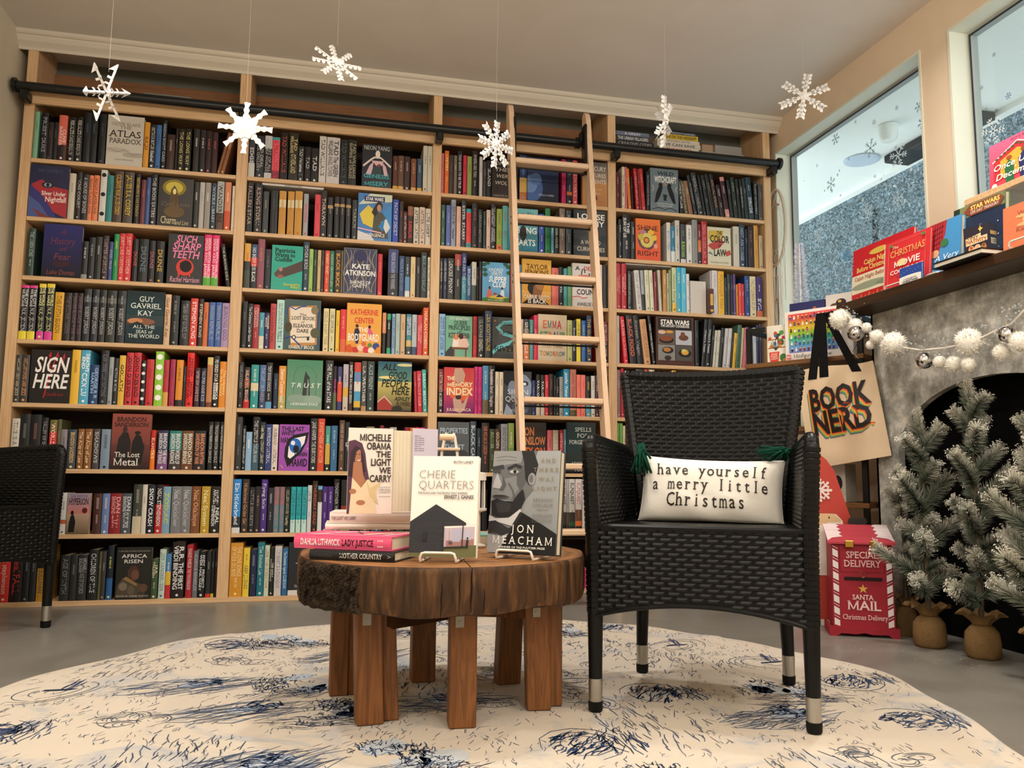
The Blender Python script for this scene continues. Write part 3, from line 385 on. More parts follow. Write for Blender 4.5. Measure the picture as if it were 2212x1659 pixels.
row(3,0,1310,340,5.672,"""122 160 180 5a1c28 daa -|-;192 228 118 d8c8b0 543 Italian Folk Magic;230 256 120 c86a70 fdd -;270 305 140~-30 d8742c fdb -;312 335 240~-20 2a2428 999 -;365 405 140~-38 a8242c eaa AMERICAN BRUJERIA;410 432 150~-35 8a2a30 dbb -;438 482 142~-42 b8302c e99 -|-;490 535 180 1c1e20 aab THE WITCH'S GUIDE TO WANDS;F 540 885 125 6a7880 witch;905 950 270~-30 1c1c1c ccc MAGIC|WILDE;960 1002 290~-60 5a5038 cb9 LOUISIANA KAMAU;1012 1062 290~-80 8a6248 dcb -;1078 1115 220~-105 23272c 999 WITCHCRAFT;1128 1188 190~-110 2c3034 aaa HERBAL MAGIC;1196 1225 220~-90 1f2022 888 -;1238 1280 220~-92 20262a 9aa -|-;1292 1340 210~-100 23201f 998 -;1348 1392 200~-100 1c2428 e0985a ANIMAL SPEAK;1402 1450 340~-70 2a1820 cbb -|-;1462 1515 245~-85 c88a84:.2/3a1c22:.9/c88a84 dbb -;1525 1562 280~-60 1f2428 9aa -;1572 1618 250~-60 26302a ab9 -|-;1626 1660 270~-52 1e2626 aaa -;1668 1700 270~-45 1e2226 ccc YOUR CRYSTAL;1708 1745 260~-48 24302e 9aa -;1752 1812 235~-52 2a3e4a ddd -|DRUIDS;1822 1860 300~-15 23282a bbb PLANT WITCHERY;1868 1918 335 4a4648 888 -""")
row(3,1,1310,340,5.672,"""130 145 830 2a2a2a 999 -;150 190 760 1c1c1e ddd -|-;198 295 705 1a1a1a ddd THE\\SUM OF US|-;302 355 790 22262c ccc -|-;F 358 665 758 e0622f shine;740 788 800 d8d0c8 2a8fc8 STAMPED;793 842 842 d8dcd8:.3/2a7a98 def -|-;845 900 775 c8c4bc 222 -|-;912 975 822 ccc:.1/3a3c42 9c4 -|BIRDING;985 1050 830 d8d4d0 544 -|-;1055 1120 768 8a8a88 666 -;1125 1165 825 2a2a30:.3/c8703a:.6/7a2024 ddd -|-;1172 1238 788 a8242c e99 FREEDOM TO DISCRIMINATE;F 1240 1530 860 d0c9ae color;1560 1632 850 c8c0b0 887 -;1636 1700 830 26384a bbc NOT AN IMAGE;1708 1735 880 23283a bbc -;1742 1810 850 2a2024 965 -|-;1815 1865 840 c8903c 532 -|-;1875 1920 960 b8a080 543 -""")
row(3,2,1310,560,4.916,"""108 155 45 a82430 d88 WITCHES OF\\AMERICA;162 215 48 b02832 e99 WITCHES OF\\AMERICA;228 265 125 26303a bb9 THE GARDENER'S BOTANICAL;325 378 120~-36 d0ccc8 988 Out of Office;382 415 120~-25 24262c:.4/a0a4ac 555 -;422 465 118~-20 d8d4b8 376 -|-;470 508 120~-20 d8d4b8 376 -|-;512 540 140~-10 8a3038 fcc -;562 592 118~-20 c4bcac 644 -|-;602 642 115 b88a4a f5e8c8 -|-;646 666 150 c0b8a0 555 Joyful;668 692 120 8fa070 444 -;700 745 90 e0b840:.2/c8d0a0 555 Intuitive Eating;748 796 88 3aa8cc fe9 -|-;799 850 92 5ab8d4 def -|-;853 885 158 d8d8d8 a33 -|-;F 895 1060 235 cfc6bd plainbook;F 948 1112 322 5a3428 deck;1068 1120 122 d0c8c8 a99 -;1125 1185 122 d0c8cc a99 -|-;1190 1255 130 e0ac30 b8742c YOUNGER YOU;1262 1285 195 23303c 99a -;1290 1320 160 3a3a44 bb8 -;1325 1350 165 1c1c28 99a -;1352 1378 160 5a3a78 ccc -;1382 1402 270 d8842c 533 -;1408 1438 258 d85040 fcc -;1440 1468 265 c83038 fcc -;1475 1525 180 23407c 9ab -|-;1530 1592 185 d8c8a0 754 THE LITTLE BOOK OF JOY;1598 1660 190 c05a30:.15/3a2060 ddd -|EVIL""")
row(3,3,1310,560,4.916,"""110 140 600 b8b4ac 555 -;188 232 610~-48 c8202c eaa RIPE FIGS|YASMIN KHAN;252 325 600~-52 1e1e20 d86a4a BLACK FOOD;332 388 600~-55 1f1f22 999 Korean Vegan;405 470 640~-58 c8966a 8a5a30 TOM COLICCHIO;492 522 600~-60 1e1c1e ddd FEED THESE PEOPLE;F 530 935 618 4a2c22 cookbook;945 985 650 1c1c1e 777 -;1008 1046 640~52 1c1e20 ddd Witch's Feast;1052 1092 640~52 1c1e20 ddd Witch's Feast;1098 1120 700~50 1c1c1c ccc -;1126 1152 755~45 c8c4b4 554 -|-;1156 1186 755~44 c8c4b4 554 -|-;1192 1226 730~48 1f2220 999 -;1232 1268 735~48 c0bcbc 777 -;1272 1306 735~48 ccc8c8 777 -;1311 1330 780~42 2a2422 998 -;1334 1366 785~42 d8ac34 432 -|-;1372 1414 700~42 4a6a54 233 A WOMAN'S|PLACE;1418 1440 730~40 c8b890 544 -;1444 1482 730~40 c86a7a 733 -|-;1488 1530 720 26282c 888 -;1565 1598 730 c0c4cc 556 -;1602 1626 700 1f2848 bbc -;1630 1655 690 23204a bbc -""")
row(3,4,1310,560,4.916,"""108 150 1175 8a6a70 daa -;155 188 1160 b02030 fcc -;200 236 1185 c8c8c4 333 -;240 310 1205 d04a38 fcc -;318 400 1170 3a3c44 ccc -;408 446 1170 c84a30 fcc -;455 515 1172 d0c0a8 544 -;525 592 1203 c02a6a fcc -;600 690 1200 8a8880 333 -;700 746 1175 d8ac34 432 -;752 784 1220 ccc 555 -;790 836 1225 b08a60 432 -;845 930 1220 4a4a50 ccc -;940 1010 1230 6a3a3a ccc -;1020 1100 1220 2a4a5a ccc -;1110 1200 1230 7a6a50 333 -;1210 1300 1220 3a3a3a ccc -;1310 1400 1230 5a2a40 ccc -;1410 1490 1230 26404a ccc -""")
row(3,5,1240,780,3.95,"""365 390 530 6aa050 364 -;393 418 532 78a858 364 -;420 440 552 d8cca8 555 -;442 466 560 3a2420 d97 -|MAN TREES;475 540 560 4a4a4a ccc -;550 620 545 2a3a4a ccc -;630 720 560 6a3030 ccc -;730 800 550 3a4a3a ccc -;810 900 560 2a2a30 ccc -;910 1000 550 7a6a4a 333 -;1010 1100 560 3a2a3a ccc -;1110 1200 550 2a4a4a ccc -;1210 1300 560 5a3a2a ccc -;1310 1400 550 3a3a3a ccc -""")
LIE=[(1,1,566.1,699.3,401,409,.6,'d9d7d2','666','LEGENDS STORIES',.16),(3,2,1350.7,1450.4,571,580,.6,'d8d2cc','b66','SEEKING WISDOM',.16)]
# ================================================================== cover art: r rect, g gradient (bottom,top), e ellipse, p polygon, l line, t text(x0,y0,x1,y1,words,colour,font)
DESC={}; ART={}
def art(k,desc,*items): DESC[k]=desc; ART[k]=items
art('atlas','pale grey cover, dark serif lettering and faint ripples',('e',.3,.3,.35,.05,'b9b2a6'),('e',.75,.22,.3,.05,'aea79b'),('t',.1,.8,.9,.86,'OLIVIE BLAKE','8d867b','s'),('t',.3,.73,.7,.79,'THE','8d867b','s'),('t',.07,.57,.93,.7,'ATLAS','35302b','s'),('t',.07,.44,.93,.54,'PARADOX','4c463f','s'),('t',.25,.1,.75,.13,'AUTHOR OF THE ATLAS SIX','8d867b'),('l',[(.05,.33),(.3,.27),(.5,.31),(.75,.22),(.97,.27)],.012,'8f887c'))
art('nightfall','dark blue cover, red half-face and one staring eye',('p',[(.05,.62),(.3,.72),(.6,.6),(1,.55),(1,.0),(.62,.12),(.35,.3),(.1,.5)],'a8323c'),('p',[(0,.62),(.3,.45),(.55,.22),(.75,0),(0,0)],'3a3a78'),('p',[(0,.4),(.3,.25),(.55,0),(0,0)],'4c5b94'),('p',[(.1,.17),(.5,.03),(.7,.0),(.3,.0)],'7a3a3c'),('e',.47,.62,.16,.06,'30242c'),('e',.47,.62,.1,.04,'8a9aa8'),('e',.47,.62,.04,.038,'15151a'),('t',.2,.86,.85,.92,'RIN CHUPECO','4c5878','s'),('t',.32,.42,.95,.5,'Silver Under','f0dcd4','sb'),('t',.42,.3,.97,.4,'Nightfall','f0dcd4','sb'),('t',.25,.94,.8,.955,'- - - - - - - - - - - -','9a9aa8'))
art('charm','dark cover, glowing yellow lantern figure',('e',.45,.8,.34,.17,'8a7a2a'),('e',.45,.8,.25,.12,'c9b54a'),('p',[(.3,.35),(.36,.75),(.45,.85),(.54,.75),(.62,.35)],'5a4630'),('e',.46,.72,.05,.06,'e8d890'),('e',.48,.3,.3,.12,'6a5436'),('t',.08,.42,.92,.5,'Cyril Lives','7a6a4c','i'),('t',.1,.05,.55,.2,'Charm','d8c8a0','s'),('t',.5,.04,.9,.13,'and Lint','c8b890','i'))
art('fear','violet-blue cover with rust lettering',('g',0,0,1,1,'17171d','2b2a6a'),('t',.4,.82,.6,.9,'A','6a3040','i'),('t',.18,.62,.82,.75,'History','6a3348','i'),('t',.4,.5,.6,.58,'of','6a3348','i'),('t',.28,.33,.72,.45,'Fear','7a3a44','i'),('e',.5,.25,.22,.06,'3a1c26'),('t',.12,.05,.85,.14,'Luke Dumas','8a4440','i'))
art('teeth','black cover, pink brush title and a red crescent',('t',.22,.84,.8,.98,'SUCH','ef86b0','ib'),('t',.12,.69,.9,.83,'SHARP','ef86b0','ib'),('t',.1,.52,.88,.67,'TEETH','ef86b0','ib'),('e',.5,.34,.25,.17,'d8443a'),('e',.52,.36,.17,.12,'1a1516'),('p',[(.35,.42),(.5,.45),(.55,.33),(.45,.28),(.38,.34)],'1a1516'),('p',[(.3,.22),(.34,.1),(.37,.23)],'d8443a'),('p',[(.6,.22),(.64,.12),(.67,.23)],'d8443a'),('t',.08,.04,.92,.15,'Rachel Harrison','e8a8bc','i'))
art('kay','dark teal cover, white capitals over stormy sunset',('g',0,.0,1,.35,'14242c','1c3a42'),('g',0,.55,1,1,'1c3c42','16282e'),('e',.4,.42,.38,.07,'8a5a44'),('e',.25,.43,.2,.05,'c98a5c'),('p',[(.1,.36),(.3,.42),(.45,.38),(.6,.3),(.1,.3)],'1a2a30'),('t',.32,.8,.72,.9,'GUY','e8ece6','s'),('t',.1,.67,.92,.77,'GAVRIEL','e8ece6','s'),('t',.3,.53,.7,.63,'KAY','e8ece6','s'),('t',.2,.29,.78,.35,'ALL THE','dfe4de','s'),('t',.28,.2,.72,.26,'SEAS of','dfe4de','s'),('t',.08,.11,.92,.18,'THE WORLD','dfe4de','s'),('t',.2,.04,.8,.06,'. . . . . . . . . . . .','aab'))
art('sign','black cover, white brush words and a red trident',('l',[(.36,.1),(.52,.6),(.62,.9)],.03,'b8242c'),('l',[(.45,.92),(.47,.7),(.62,.62),(.8,.75),(.8,.88)],.018,'c02830'),('p',[(.42,.88),(.48,.97),(.5,.86)],'c02830'),('p',[(.6,.88),(.66,.98),(.68,.86)],'c02830'),('p',[(.77,.86),(.82,.95),(.84,.84)],'c02830'),('t',.1,.58,.92,.86,'SIGN','f1ece6','ib'),('t',.06,.28,.92,.54,'HERE','f1ece6','ib'),('t',.4,.14,.85,.2,'Claudia Lux','9a2a2c','i'))
art('metal','rust-red cover, two cloaked figures and silver title',('g',0,.45,1,1,'7a4036','9a4a40'),('g',0,0,1,.45,'2a1c1a','6a3832'),('p',[(.1,.1),(.18,.55),(.3,.68),(.42,.66),(.5,.5),(.48,.1)],'241c1c'),('e',.34,.71,.06,.06,'3a2a26'),('p',[(.5,.1),(.54,.5),(.64,.64),(.76,.6),(.86,.4),(.8,.1)],'1c1818'),('e',.67,.66,.08,.03,'1c1614'),('l',[(.86,.48),(.74,.2)],.012,'2a2020'),('t',.12,.86,.88,.94,'BRANDON','2c1a18','sb'),('t',.06,.77,.94,.84,'SANDERSON','2c1a18','sb'),('t',.1,.22,.75,.31,'The Lost','efe6dc','s'),('t',.08,.07,.72,.2,'Metal','efe6dc','s'))
art('hyperion','small cover, sunset sky and dark armoured figure',('g',0,0,1,.5,'6a5a44','b89a80'),('g',0,.5,1,1,'c87a70','9a94a8'),('e',.78,.58,.12,.07,'5a1c1c'),('p',[(.1,.05),(.12,.3),(.18,.45),(.32,.47),(.4,.3),(.36,.05)],'1a1614'),('e',.24,.52,.07,.06,'1a1614'),('t',.12,.9,.88,.97,'DAN SIMMONS','5a4a6a','s'),('t',.06,.72,.94,.88,'HYPERION','241818','sb'))
art('africa','black cover, figure in bronze armour gazing right',('t',.05,.8,.95,.87,'AFRICA','eee8e0','n'),('t',.12,.7,.85,.77,'RISEN','eee8e0','n'),('t',.05,.92,.95,.945,'A NEW ERA OF SPECULATIVE FICTION','9a9488'),('e',.5,.5,.16,.15,'4a3026'),('e',.55,.47,.11,.1,'6a4634'),('p',[(.02,.05),(.06,.28),(.2,.4),(.45,.36),(.7,.3),(.85,.1),(.8,.02)],'4c4234'),('p',[(.2,.4),(.3,.44),(.62,.3),(.6,.25)],'8a6a44'),('e',.22,.25,.12,.08,'76695a'),('e',.45,.18,.1,.09,'5f5444'),('e',.8,.22,.12,.08,'5c4030'),('e',.72,.1,.1,.05,'40362a'),('t',.05,.05,.95,.08,'EDITED BY SHEREE THOMAS','b8b0a4'))
art('neon','dark slate cover, pale figure with outspread arms',('e',.52,.78,.08,.09,'f0e6d8'),('p',[(.3,.62),(.42,.68),(.62,.68),(.72,.62),(.95,.48),(.98,.52),(.74,.66),(.62,.72),(.4,.72),(.28,.66),(.02,.5),(.05,.46)],'e8d8d0'),('p',[(.3,.62),(.72,.62),(.66,.5),(.58,.56),(.5,.48),(.4,.56)],'e0bcc0'),('p',[(.12,.28),(.25,.5),(.38,.6),(.36,.45),(.3,.28)],'d8b8c4'),('p',[(.88,.28),(.8,.5),(.68,.6),(.7,.45),(.75,.28)],'d8b8c4'),('e',.54,.46,.07,.08,'a83c3c'),('e',.5,.38,.16,.12,'3c4a50'),('t',.05,.87,.92,.97,'NEON YANG','e8e6e0','t'),('t',.05,.21,.92,.3,'GENESIS','4aa8b4','b'),('t',.08,.03,.88,.13,'MISERY','4aa8b4','b'))
art('converge','bright blue cover, caped swordsman',('p',[(0,.75),(.35,1),(1,1),(1,.85)],'cfd8c0'),('p',[(.05,.55),(.3,.75),(.55,.6),(.5,.25),(.15,.35)],'e0c850'),('p',[(.6,.5),(1,.8),(1,.3)],'4a90d0'),('p',[(0,.0),(0,.2),(.4,.1),(.5,0)],'d8d4d4'),('p',[(.42,.06),(.46,.5),(.56,.62),(.72,.6),(.86,.46),(.9,.06)],'54544a'),('p',[(.68,.4),(.84,.48),(.96,.3),(.84,.16)],'d8dcdc'),('p',[(.6,.3),(.8,.5),(.74,.2)],'2f80b8'),('e',.62,.74,.1,.1,'3a2e2a'),('e',.62,.7,.065,.075,'b89478'),('p',[(.4,.6),(.52,.78),(.58,.6),(.5,.5)],'3a2e2a'),('l',[(.0,.25),(.7,.17)],.035,'f0b8cc'),('r',.18,.83,.78,.94,'26265e'),('t',.22,.85,.74,.92,'STAR WARS','f2f0ea','b'),('t',.06,.08,.8,.15,'CONVERGENCE','f6f2ea','n'))
art('patricia','teal cover, black title and hairy arm',('p',[(.12,.35),(.2,.28),(.45,.3),(1,.45),(1,.68),(.5,.52),(.2,.45)],'55443e'),('e',.22,.35,.12,.07,'5f4c46'),('e',.3,.46,.06,.05,'b08478'),('e',.3,.3,.09,.04,'a05c54'),('t',.1,.84,.75,.93,'Patricia','14201e','sb'),('t',.1,.74,.75,.83,'Wants to','14201e','sb'),('t',.1,.64,.66,.73,'Cuddle','14201e','sb'),('t',.4,.1,.93,.16,'Samantha','c8d050','sb'),('t',.62,.04,.93,.1,'Allen','c8d050','sb'))
art('kate','indigo cover with gold art-deco scrolls and white capitals',*[('l',[(.5+s*(.05+.42*math.sin(t*.5+k*.7))*1.0 if 0 else .5+s*(.06+.09*k+.07*math.sin(t*.9+k)),.05+t*.09) for t in range(11)],.016,c) for k,c in enumerate(('b9a067','8a8fb0','a89060','9a9cb4','b5a070')) for s in (-1,1)],('e',.5,.84,.2,.12,'34345c'),('t',.25,.55,.78,.65,'KATE','f2f0ec','b'),('t',.06,.4,.96,.51,'ATKINSON','f2f0ec','b'),('t',.2,.22,.82,.29,'SHRINES OF','f2f0ec','n'),('t',.28,.14,.72,.21,'GAIETY','f2f0ec','n'),('l',[(.03,.02),(.03,.98),(.97,.98),(.97,.02),(.03,.02)],.01,'a8a8b8'))
art('eleanor','dark green cover, parchment page, blue ribbon and key',('p',[(.1,.86),(.88,.9),(.92,.12),(.2,.06)],'c08a4c'),('p',[(.15,.84),(.85,.86),(.86,.16),(.2,.14)],'e6d8c4'),('l',[(.05,.7),(.12,.86),(.3,.8),(.45,.86),(.6,.88)],.035,'2f4f94'),('l',[(.0,.22),(.2,.26),(.45,.1),(.6,.02)],.04,'2c4688'),('l',[(.97,.8),(.9,.4),(.97,.1)],.03,'2c4688'),('e',.83,.8,.1,.08,'8a7858'),('e',.85,.35,.12,.1,'5a5a40'),('e',.12,.45,.1,.1,'4a4434'),('l',[(.3,.25),(.72,.27)],.018,'2e2824'),('e',.28,.25,.06,.045,'2e2824'),('e',.28,.25,.035,.028,'e6d8c4'),('r',.64,.2,.7,.26,'2e2824'),('t',.4,.68,.6,.73,'The','6a5a4c','i'),('t',.2,.6,.84,.67,'LOST BOOK','2c2624','s'),('t',.44,.54,.56,.58,'of','6a5a4c','i'),('t',.25,.45,.8,.52,'ELEANOR','2c2624','s'),('t',.35,.35,.68,.42,'DARE','2c2624','s'),('t',.15,.03,.85,.09,'KIMBERLY BROCK','e8e0d0','b'))
art('bodyguard','orange cover, red title, couple above bright flowers',('t',.1,.77,.9,.88,'KATHERINE','d8402f','b'),('t',.22,.6,.78,.71,'CENTER','d8402f','b'),('t',.35,.42,.62,.51,'THE','fbeede','b'),('p',[(.2,.3),(.24,.48),(.33,.5),(.38,.42),(.34,.18),(.28,.18)],'24284a'),('e',.3,.54,.045,.035,'3a2420'),('p',[(.62,.35),(.62,.48),(.68,.5),(.78,.38)],'d85a8a'),('e',.66,.53,.04,.035,'3a1c1c'),('t',.04,.24,.94,.38,'BODYGUARD','fbf2e6','b'),*[('e',x,y,r,r*.7,c) for x,y,r,c in ((.1,.08,.12,'d8582c'),(.27,.05,.09,'c83a30'),(.42,.1,.1,'f0c8b0'),(.58,.06,.1,'d83a44'),(.72,.05,.09,'f0e0d0'),(.86,.14,.1,'3a4a94'),(.95,.06,.1,'e88a30'),(.5,.18,.07,'d86a3a'),(.2,.16,.07,'e89a4a'),(.68,.16,.06,'5a8a3a'))])
art('trust','green misty cover, tower under a glass dome',('g',0,0,1,1,'7c9c86','4c8a68'),('l',[(.2,.28),(.2,.7),(.3,.84),(.5,.89),(.7,.84),(.82,.7),(.82,.28)],.012,'3c6a54'),('e',.5,.2,.45,.1,'8fa696'),('p',[(.44,.28),(.48,.62),(.52,.78),(.58,.7),(.64,.65),(.66,.28)],'343c38'),('p',[(.56,.28),(.58,.62),(.62,.6),(.62,.28)],'77807a'),('e',.3,.22,.26,.08,'8aa090'),('e',.75,.2,.24,.08,'94aa9a'),('t',.1,.44,.94,.53,'T R U S T','eef2ec','i'),('t',.12,.08,.9,.13,'HERNAN DIAZ','e4ebe4','n'))
art('goodpeople','teal-yellow cover, brush title over red barn',('g',0,0,1,.6,'4a4230','d0c070'),('g',0,.6,1,1,'5f8a78','245a70'),('e',.3,.68,.28,.03,'e8d890'),('e',.8,.94,.25,.03,'d8cc94'),('p',[(0,0),(0,.2),(.2,.32),(.42,.15),(.42,0)],'a83c34'),('p',[(0,.2),(.2,.32),(.42,.16),(.42,.13),(.2,.28),(0,.17)],'d8b0a0'),('e',.58,.06,.16,.06,'2e2a22'),('r',0,0,1,.03,'2c2a20'),('t',.12,.83,.55,.96,'ALL','101614','ib'),('t',.3,.66,.85,.8,'GOOD','101614','ib'),('t',.1,.49,.88,.64,'PEOPLE','101614','ib'),('t',.4,.34,.92,.48,'HERE','101614','ib'),('t',.5,.22,.95,.3,'ASHLEY','101614','ib'),('t',.55,.12,.97,.2,'FLOWERS','3a1c14','ib'))
art('eye','purple cover with one big blue cartoon eye',('t',.06,.86,.82,.95,'THE LAST','1c1420','b'),('t',.06,.76,.5,.85,'WHITE','1c1420','b'),('t',.04,.6,.35,.72,'MAN','1c1420','b'),('p',[(.2,.5),(.3,.68),(.5,.78),(.98,.84),(.92,.62),(.75,.4),(.55,.28),(.3,.08),(.18,.3)],'161318'),('p',[(.3,.3),(.32,.52),(.5,.7),(.88,.76),(.84,.6),(.6,.38),(.38,.26)],'f4f2f4'),('e',.54,.54,.2,.16,'2c6cc4'),('e',.57,.47,.1,.08,'10121a'),('e',.46,.6,.07,.05,'f4f4f8'),('l',[(.93,.5),(.97,.45)],.02,'c8d068'),('l',[(.08,.12),(.14,.05)],.02,'c8d068'),('t',.52,.32,.95,.4,'MOHSIN','1c1420','b'),('t',.36,.1,.96,.26,'HAMID','1c1420','b'))
art('darkface','near-black cover resting beside the log table',('r',0,0,1,.1,'d8d4d0'),('t',.1,.15,.9,.2,'BALLAD','9a9aa4','s'),('t',.2,.6,.8,.8,'A','c8c8d0','s'))
art('wolves','dark brown cover, italic white capitals',('t',.1,.82,.7,.9,'ONCE','d8d0c4','i'),('t',.1,.66,.85,.75,'THERE','d8d0c4','i'),('t',.15,.5,.7,.59,'WERE','d8d0c4','i'),('t',.1,.33,.9,.42,'WOLVES','d8d0c4','i'),('t',.05,.03,.95,.08,'CHARLOTTE McCONAGHY','a89c90','s'))
art('stella','navy cover, pale blue shrouded figure',('g',0,0,1,1,'161c2c','2a3a68'),('e',.15,.3,.35,.32,'44639a'),('e',.1,.38,.22,.2,'6a88ba'),('e',.28,.5,.18,.14,'5878ae'),('t',.1,.84,.9,.9,'CORMAC McCARTHY','6f82ac','s'),('t',.35,.13,.85,.17,'STELLA MARIS','b8c0d0','s'))
art('mercury','orange desert cover under grey sky, pale capitals',('g',0,0,1,.55,'b87a48','c8925c'),('g',0,.55,1,1,'a89078','5c5a58'),('e',.5,.18,.1,.06,'5a4030'),('t',.1,.8,.95,.9,'MERCURY','ece4d8','n'),('t',.1,.65,.95,.74,'PICTURES','ece4d8','n'),('t',.1,.51,.95,.6,'PRESENTS','ece4d8','n'),('t',.1,.35,.8,.4,'ANTHONY','d8b890','n'),('t',.15,.26,.75,.31,'MARRA','d8b890','n'),('l',[(.1,.12),(.9,.1)],.01,'8a5a34'))
art('celeste','teal-blue cover with one dark hanging feather',('g',0,0,1,1,'2a7a94','74b8bc'),('t',.05,.82,.85,.92,'Celeste Ng','1c3c44','s'),('t',.03,.42,.97,.56,'MISSING','eef2ee','b'),('t',.06,.14,.92,.28,'HEARTS','eef2ee','b'),('e',.5,.42,.12,.18,'2c282a'),('l',[(.5,.5),(.48,.05)],.012,'2c282a'))
art('louise','black cover of dark leaves, bold white name',*[('e',x,y,.16,.08,'33393c') for x,y in ((.1,.8),(.2,.5),(.08,.3),(.9,.75),(.95,.4),(.85,.1),(.15,.08))],('e',.62,.5,.15,.12,'8a4a34'),('e',.62,.5,.1,.08,'c89a70'),('t',.1,.8,.95,.92,'LOUISE','f2f0ea','b'),('t',.12,.65,.93,.77,'PENNY','f2f0ea','b'),('t',.22,.25,.82,.34,'A WORLD','e0d4c4','n'),('t',.1,.1,.95,.19,'CURIOSITIES','e0d4c4','n'))
art('supper','sky-blue cover, couple picnicking on grass',('p',[(0,0),(1,0),(1,.1),(.5,.16),(0,.08)],'4a7a34'),('p',[(.2,.1),(.7,.07),(.95,.13),(.5,.18)],'e0c050'),('p',[(.15,.1),(.22,.32),(.32,.3),(.36,.14)],'d86a5a'),('e',.27,.35,.04,.04,'4a2c24'),('p',[(.62,.14),(.72,.32),(.8,.3),(.82,.14)],'d8e0e4'),('p',[(.5,.12),(.62,.2),(.8,.13)],'2c3a5c'),('e',.73,.35,.04,.04,'5a3428'),('e',.47,.2,.07,.03,'a8404c'),*[('e',x,y,.09,.05,'2c5a3c') for x,y in ((.05,.93),(.18,.98),(.08,.8),(.95,.9),(.85,.97),(.97,.75),(.1,.68))],('t',.22,.76,.75,.85,'KINDRED','eaf4f6','i'),('t',.3,.66,.72,.75,'SPIRITS','eaf4f6','i'),('t',.22,.5,.88,.64,'SUPPER','fafcfa','ib'),('t',.35,.37,.85,.5,'CLUB','fafcfa','ib'),('t',.2,.02,.8,.06,'AMY E. REICHERT','e8e8c8'))
art('carrie','golden cover, tilted head and white bold title',('g',0,.3,1,1,'d89a34','e6b450'),('e',.45,.36,.26,.17,'1c1816'),('p',[(.35,.14),(.4,.4),(.6,.5),(.76,.44),(.7,.3),(.62,.12)],'8a5c34'),('e',.62,.42,.14,.1,'a87444'),('p',[(0,0),(.2,.1),(.5,.14),(.8,.06),(.95,0)],'241c18'),('t',.15,.78,.88,.89,'TAYLOR','6a4414','b'),('t',.1,.66,.92,.76,'JENKINS','6a4414','b'),('t',.3,.55,.7,.64,'REID','6a4414','b'),('t',.05,.12,.95,.2,'CARRIE SOTO','faf2e4','b'),('t',.2,.02,.82,.11,'IS BACK','faf2e4','b'))
art('county','white cover, red and black capitals',('t',.1,.84,.25,.93,'A','3a3638','b'),('t',.38,.84,.95,.93,'DEATH','c8443c','b'),('t',.4,.68,.95,.78,'IN','3a3638','b'),('t',.1,.52,.9,.62,'DOOR','c8443c','b'),('l',[(.3,.72),(.33,.86),(.4,.88),(.42,.78)],.035,'23262c'),('e',.38,.72,.2,.02,'d87a70'),('t',.14,.28,.95,.4,'COUNTY','3a3638','b'),('l',[(.0,.22),(.2,.24),(.35,.2),(.5,.22)],.03,'d8645c'),('t',.15,.02,.95,.1,'ANNELISE RYAN','2c2a2c','n'))
art('queer','mint cover, two people leaning over a table',('p',[(0,.1),(.2,.25),(.35,.2),(.3,0),(0,0)],'3a3a3c'),('p',[(.25,.22),(.28,.45),(.4,.55),(.75,.5),(.9,.3),(.8,.22)],'ecc8b8'),('r',.25,.18,.85,.23,'7a4a34'),('r',.3,0,.35,.18,'7a4a34'),('r',.74,0,.79,.18,'7a4a34'),('e',.38,.48,.1,.07,'d88a5a'),('e',.58,.5,.09,.07,'4a2a24'),('p',[(.25,.24),(.3,.42),(.48,.4),(.5,.24)],'efe4d8'),('t',.12,.9,.88,.97,'CAT SEBASTIAN','e8efe4','s'),('t',.3,.78,.8,.88,'QUEER','22302a','s'),('t',.1,.66,.92,.76,'PRINCIPLES','22302a','s'),('t',.4,.58,.6,.64,'of','22302a','i'),('t',.1,.46,.9,.58,'KIT WEBB','4a2c30','s'))
art('river','black cover of reeds with a winding turquoise ribbon',*[('l',[(x,y),(x+dx,y+.13)],.012,'4a5a34') for x,y,dx in ((.05,.6,.05),(.12,.62,-.03),(.2,.7,.08),(.25,.45,-.05),(.35,.3,.06),(.5,.12,.05),(.6,.1,-.04),(.7,.35,.05),(.8,.05,.06),(.9,.2,-.05),(.1,.8,.1),(.45,.9,.1))],*[('e',x,y,.03,.02,'b8784c') for x,y in ((.15,.75),(.3,.6),(.5,.25),(.72,.5),(.85,.2),(.1,.9),(.65,.2))],('l',[(.9,.9),(.4,.86),(.2,.74),(.4,.6),(.85,.52),(.6,.36),(.2,.26),(.0,.12)],.13,'6ab8bc'),('t',.3,.8,.85,.88,'ONCE','16282a','s'),('t',.3,.58,.75,.66,'UPON','16282a','s'),('t',.08,.18,.9,.3,'RIVER','16282a','s'))
art('emma','kraft-coloured cover, rainbow letters',*[('t',.15+.17*i,.7,.3+.17*i,.87,c,k,'b') for i,(c,k) in enumerate(zip('EMMA',('d8703c','6a7a80','b03a38','c8384c')))],*[('t',.05+.15*i,.48,.19+.15*i,.62,c,k,'b') for i,(c,k) in enumerate(zip('STRAUB',('4a9a5a','3a8a70','d8803c','4a6a9c','7a5a8a','4a9a4a')))],('t',.12,.28,.85,.38,'THIS TIME','b0987c','b'),*[('t',.06+.11*i,.1,.16+.11*i,.2,c,k,'b') for i,(c,k) in enumerate(zip('TOMORROW',('b88a5a','d8803c','7a6a5c','4a9a6a','c8584a','b8885a','5a7a6a','3a6a8a')))])
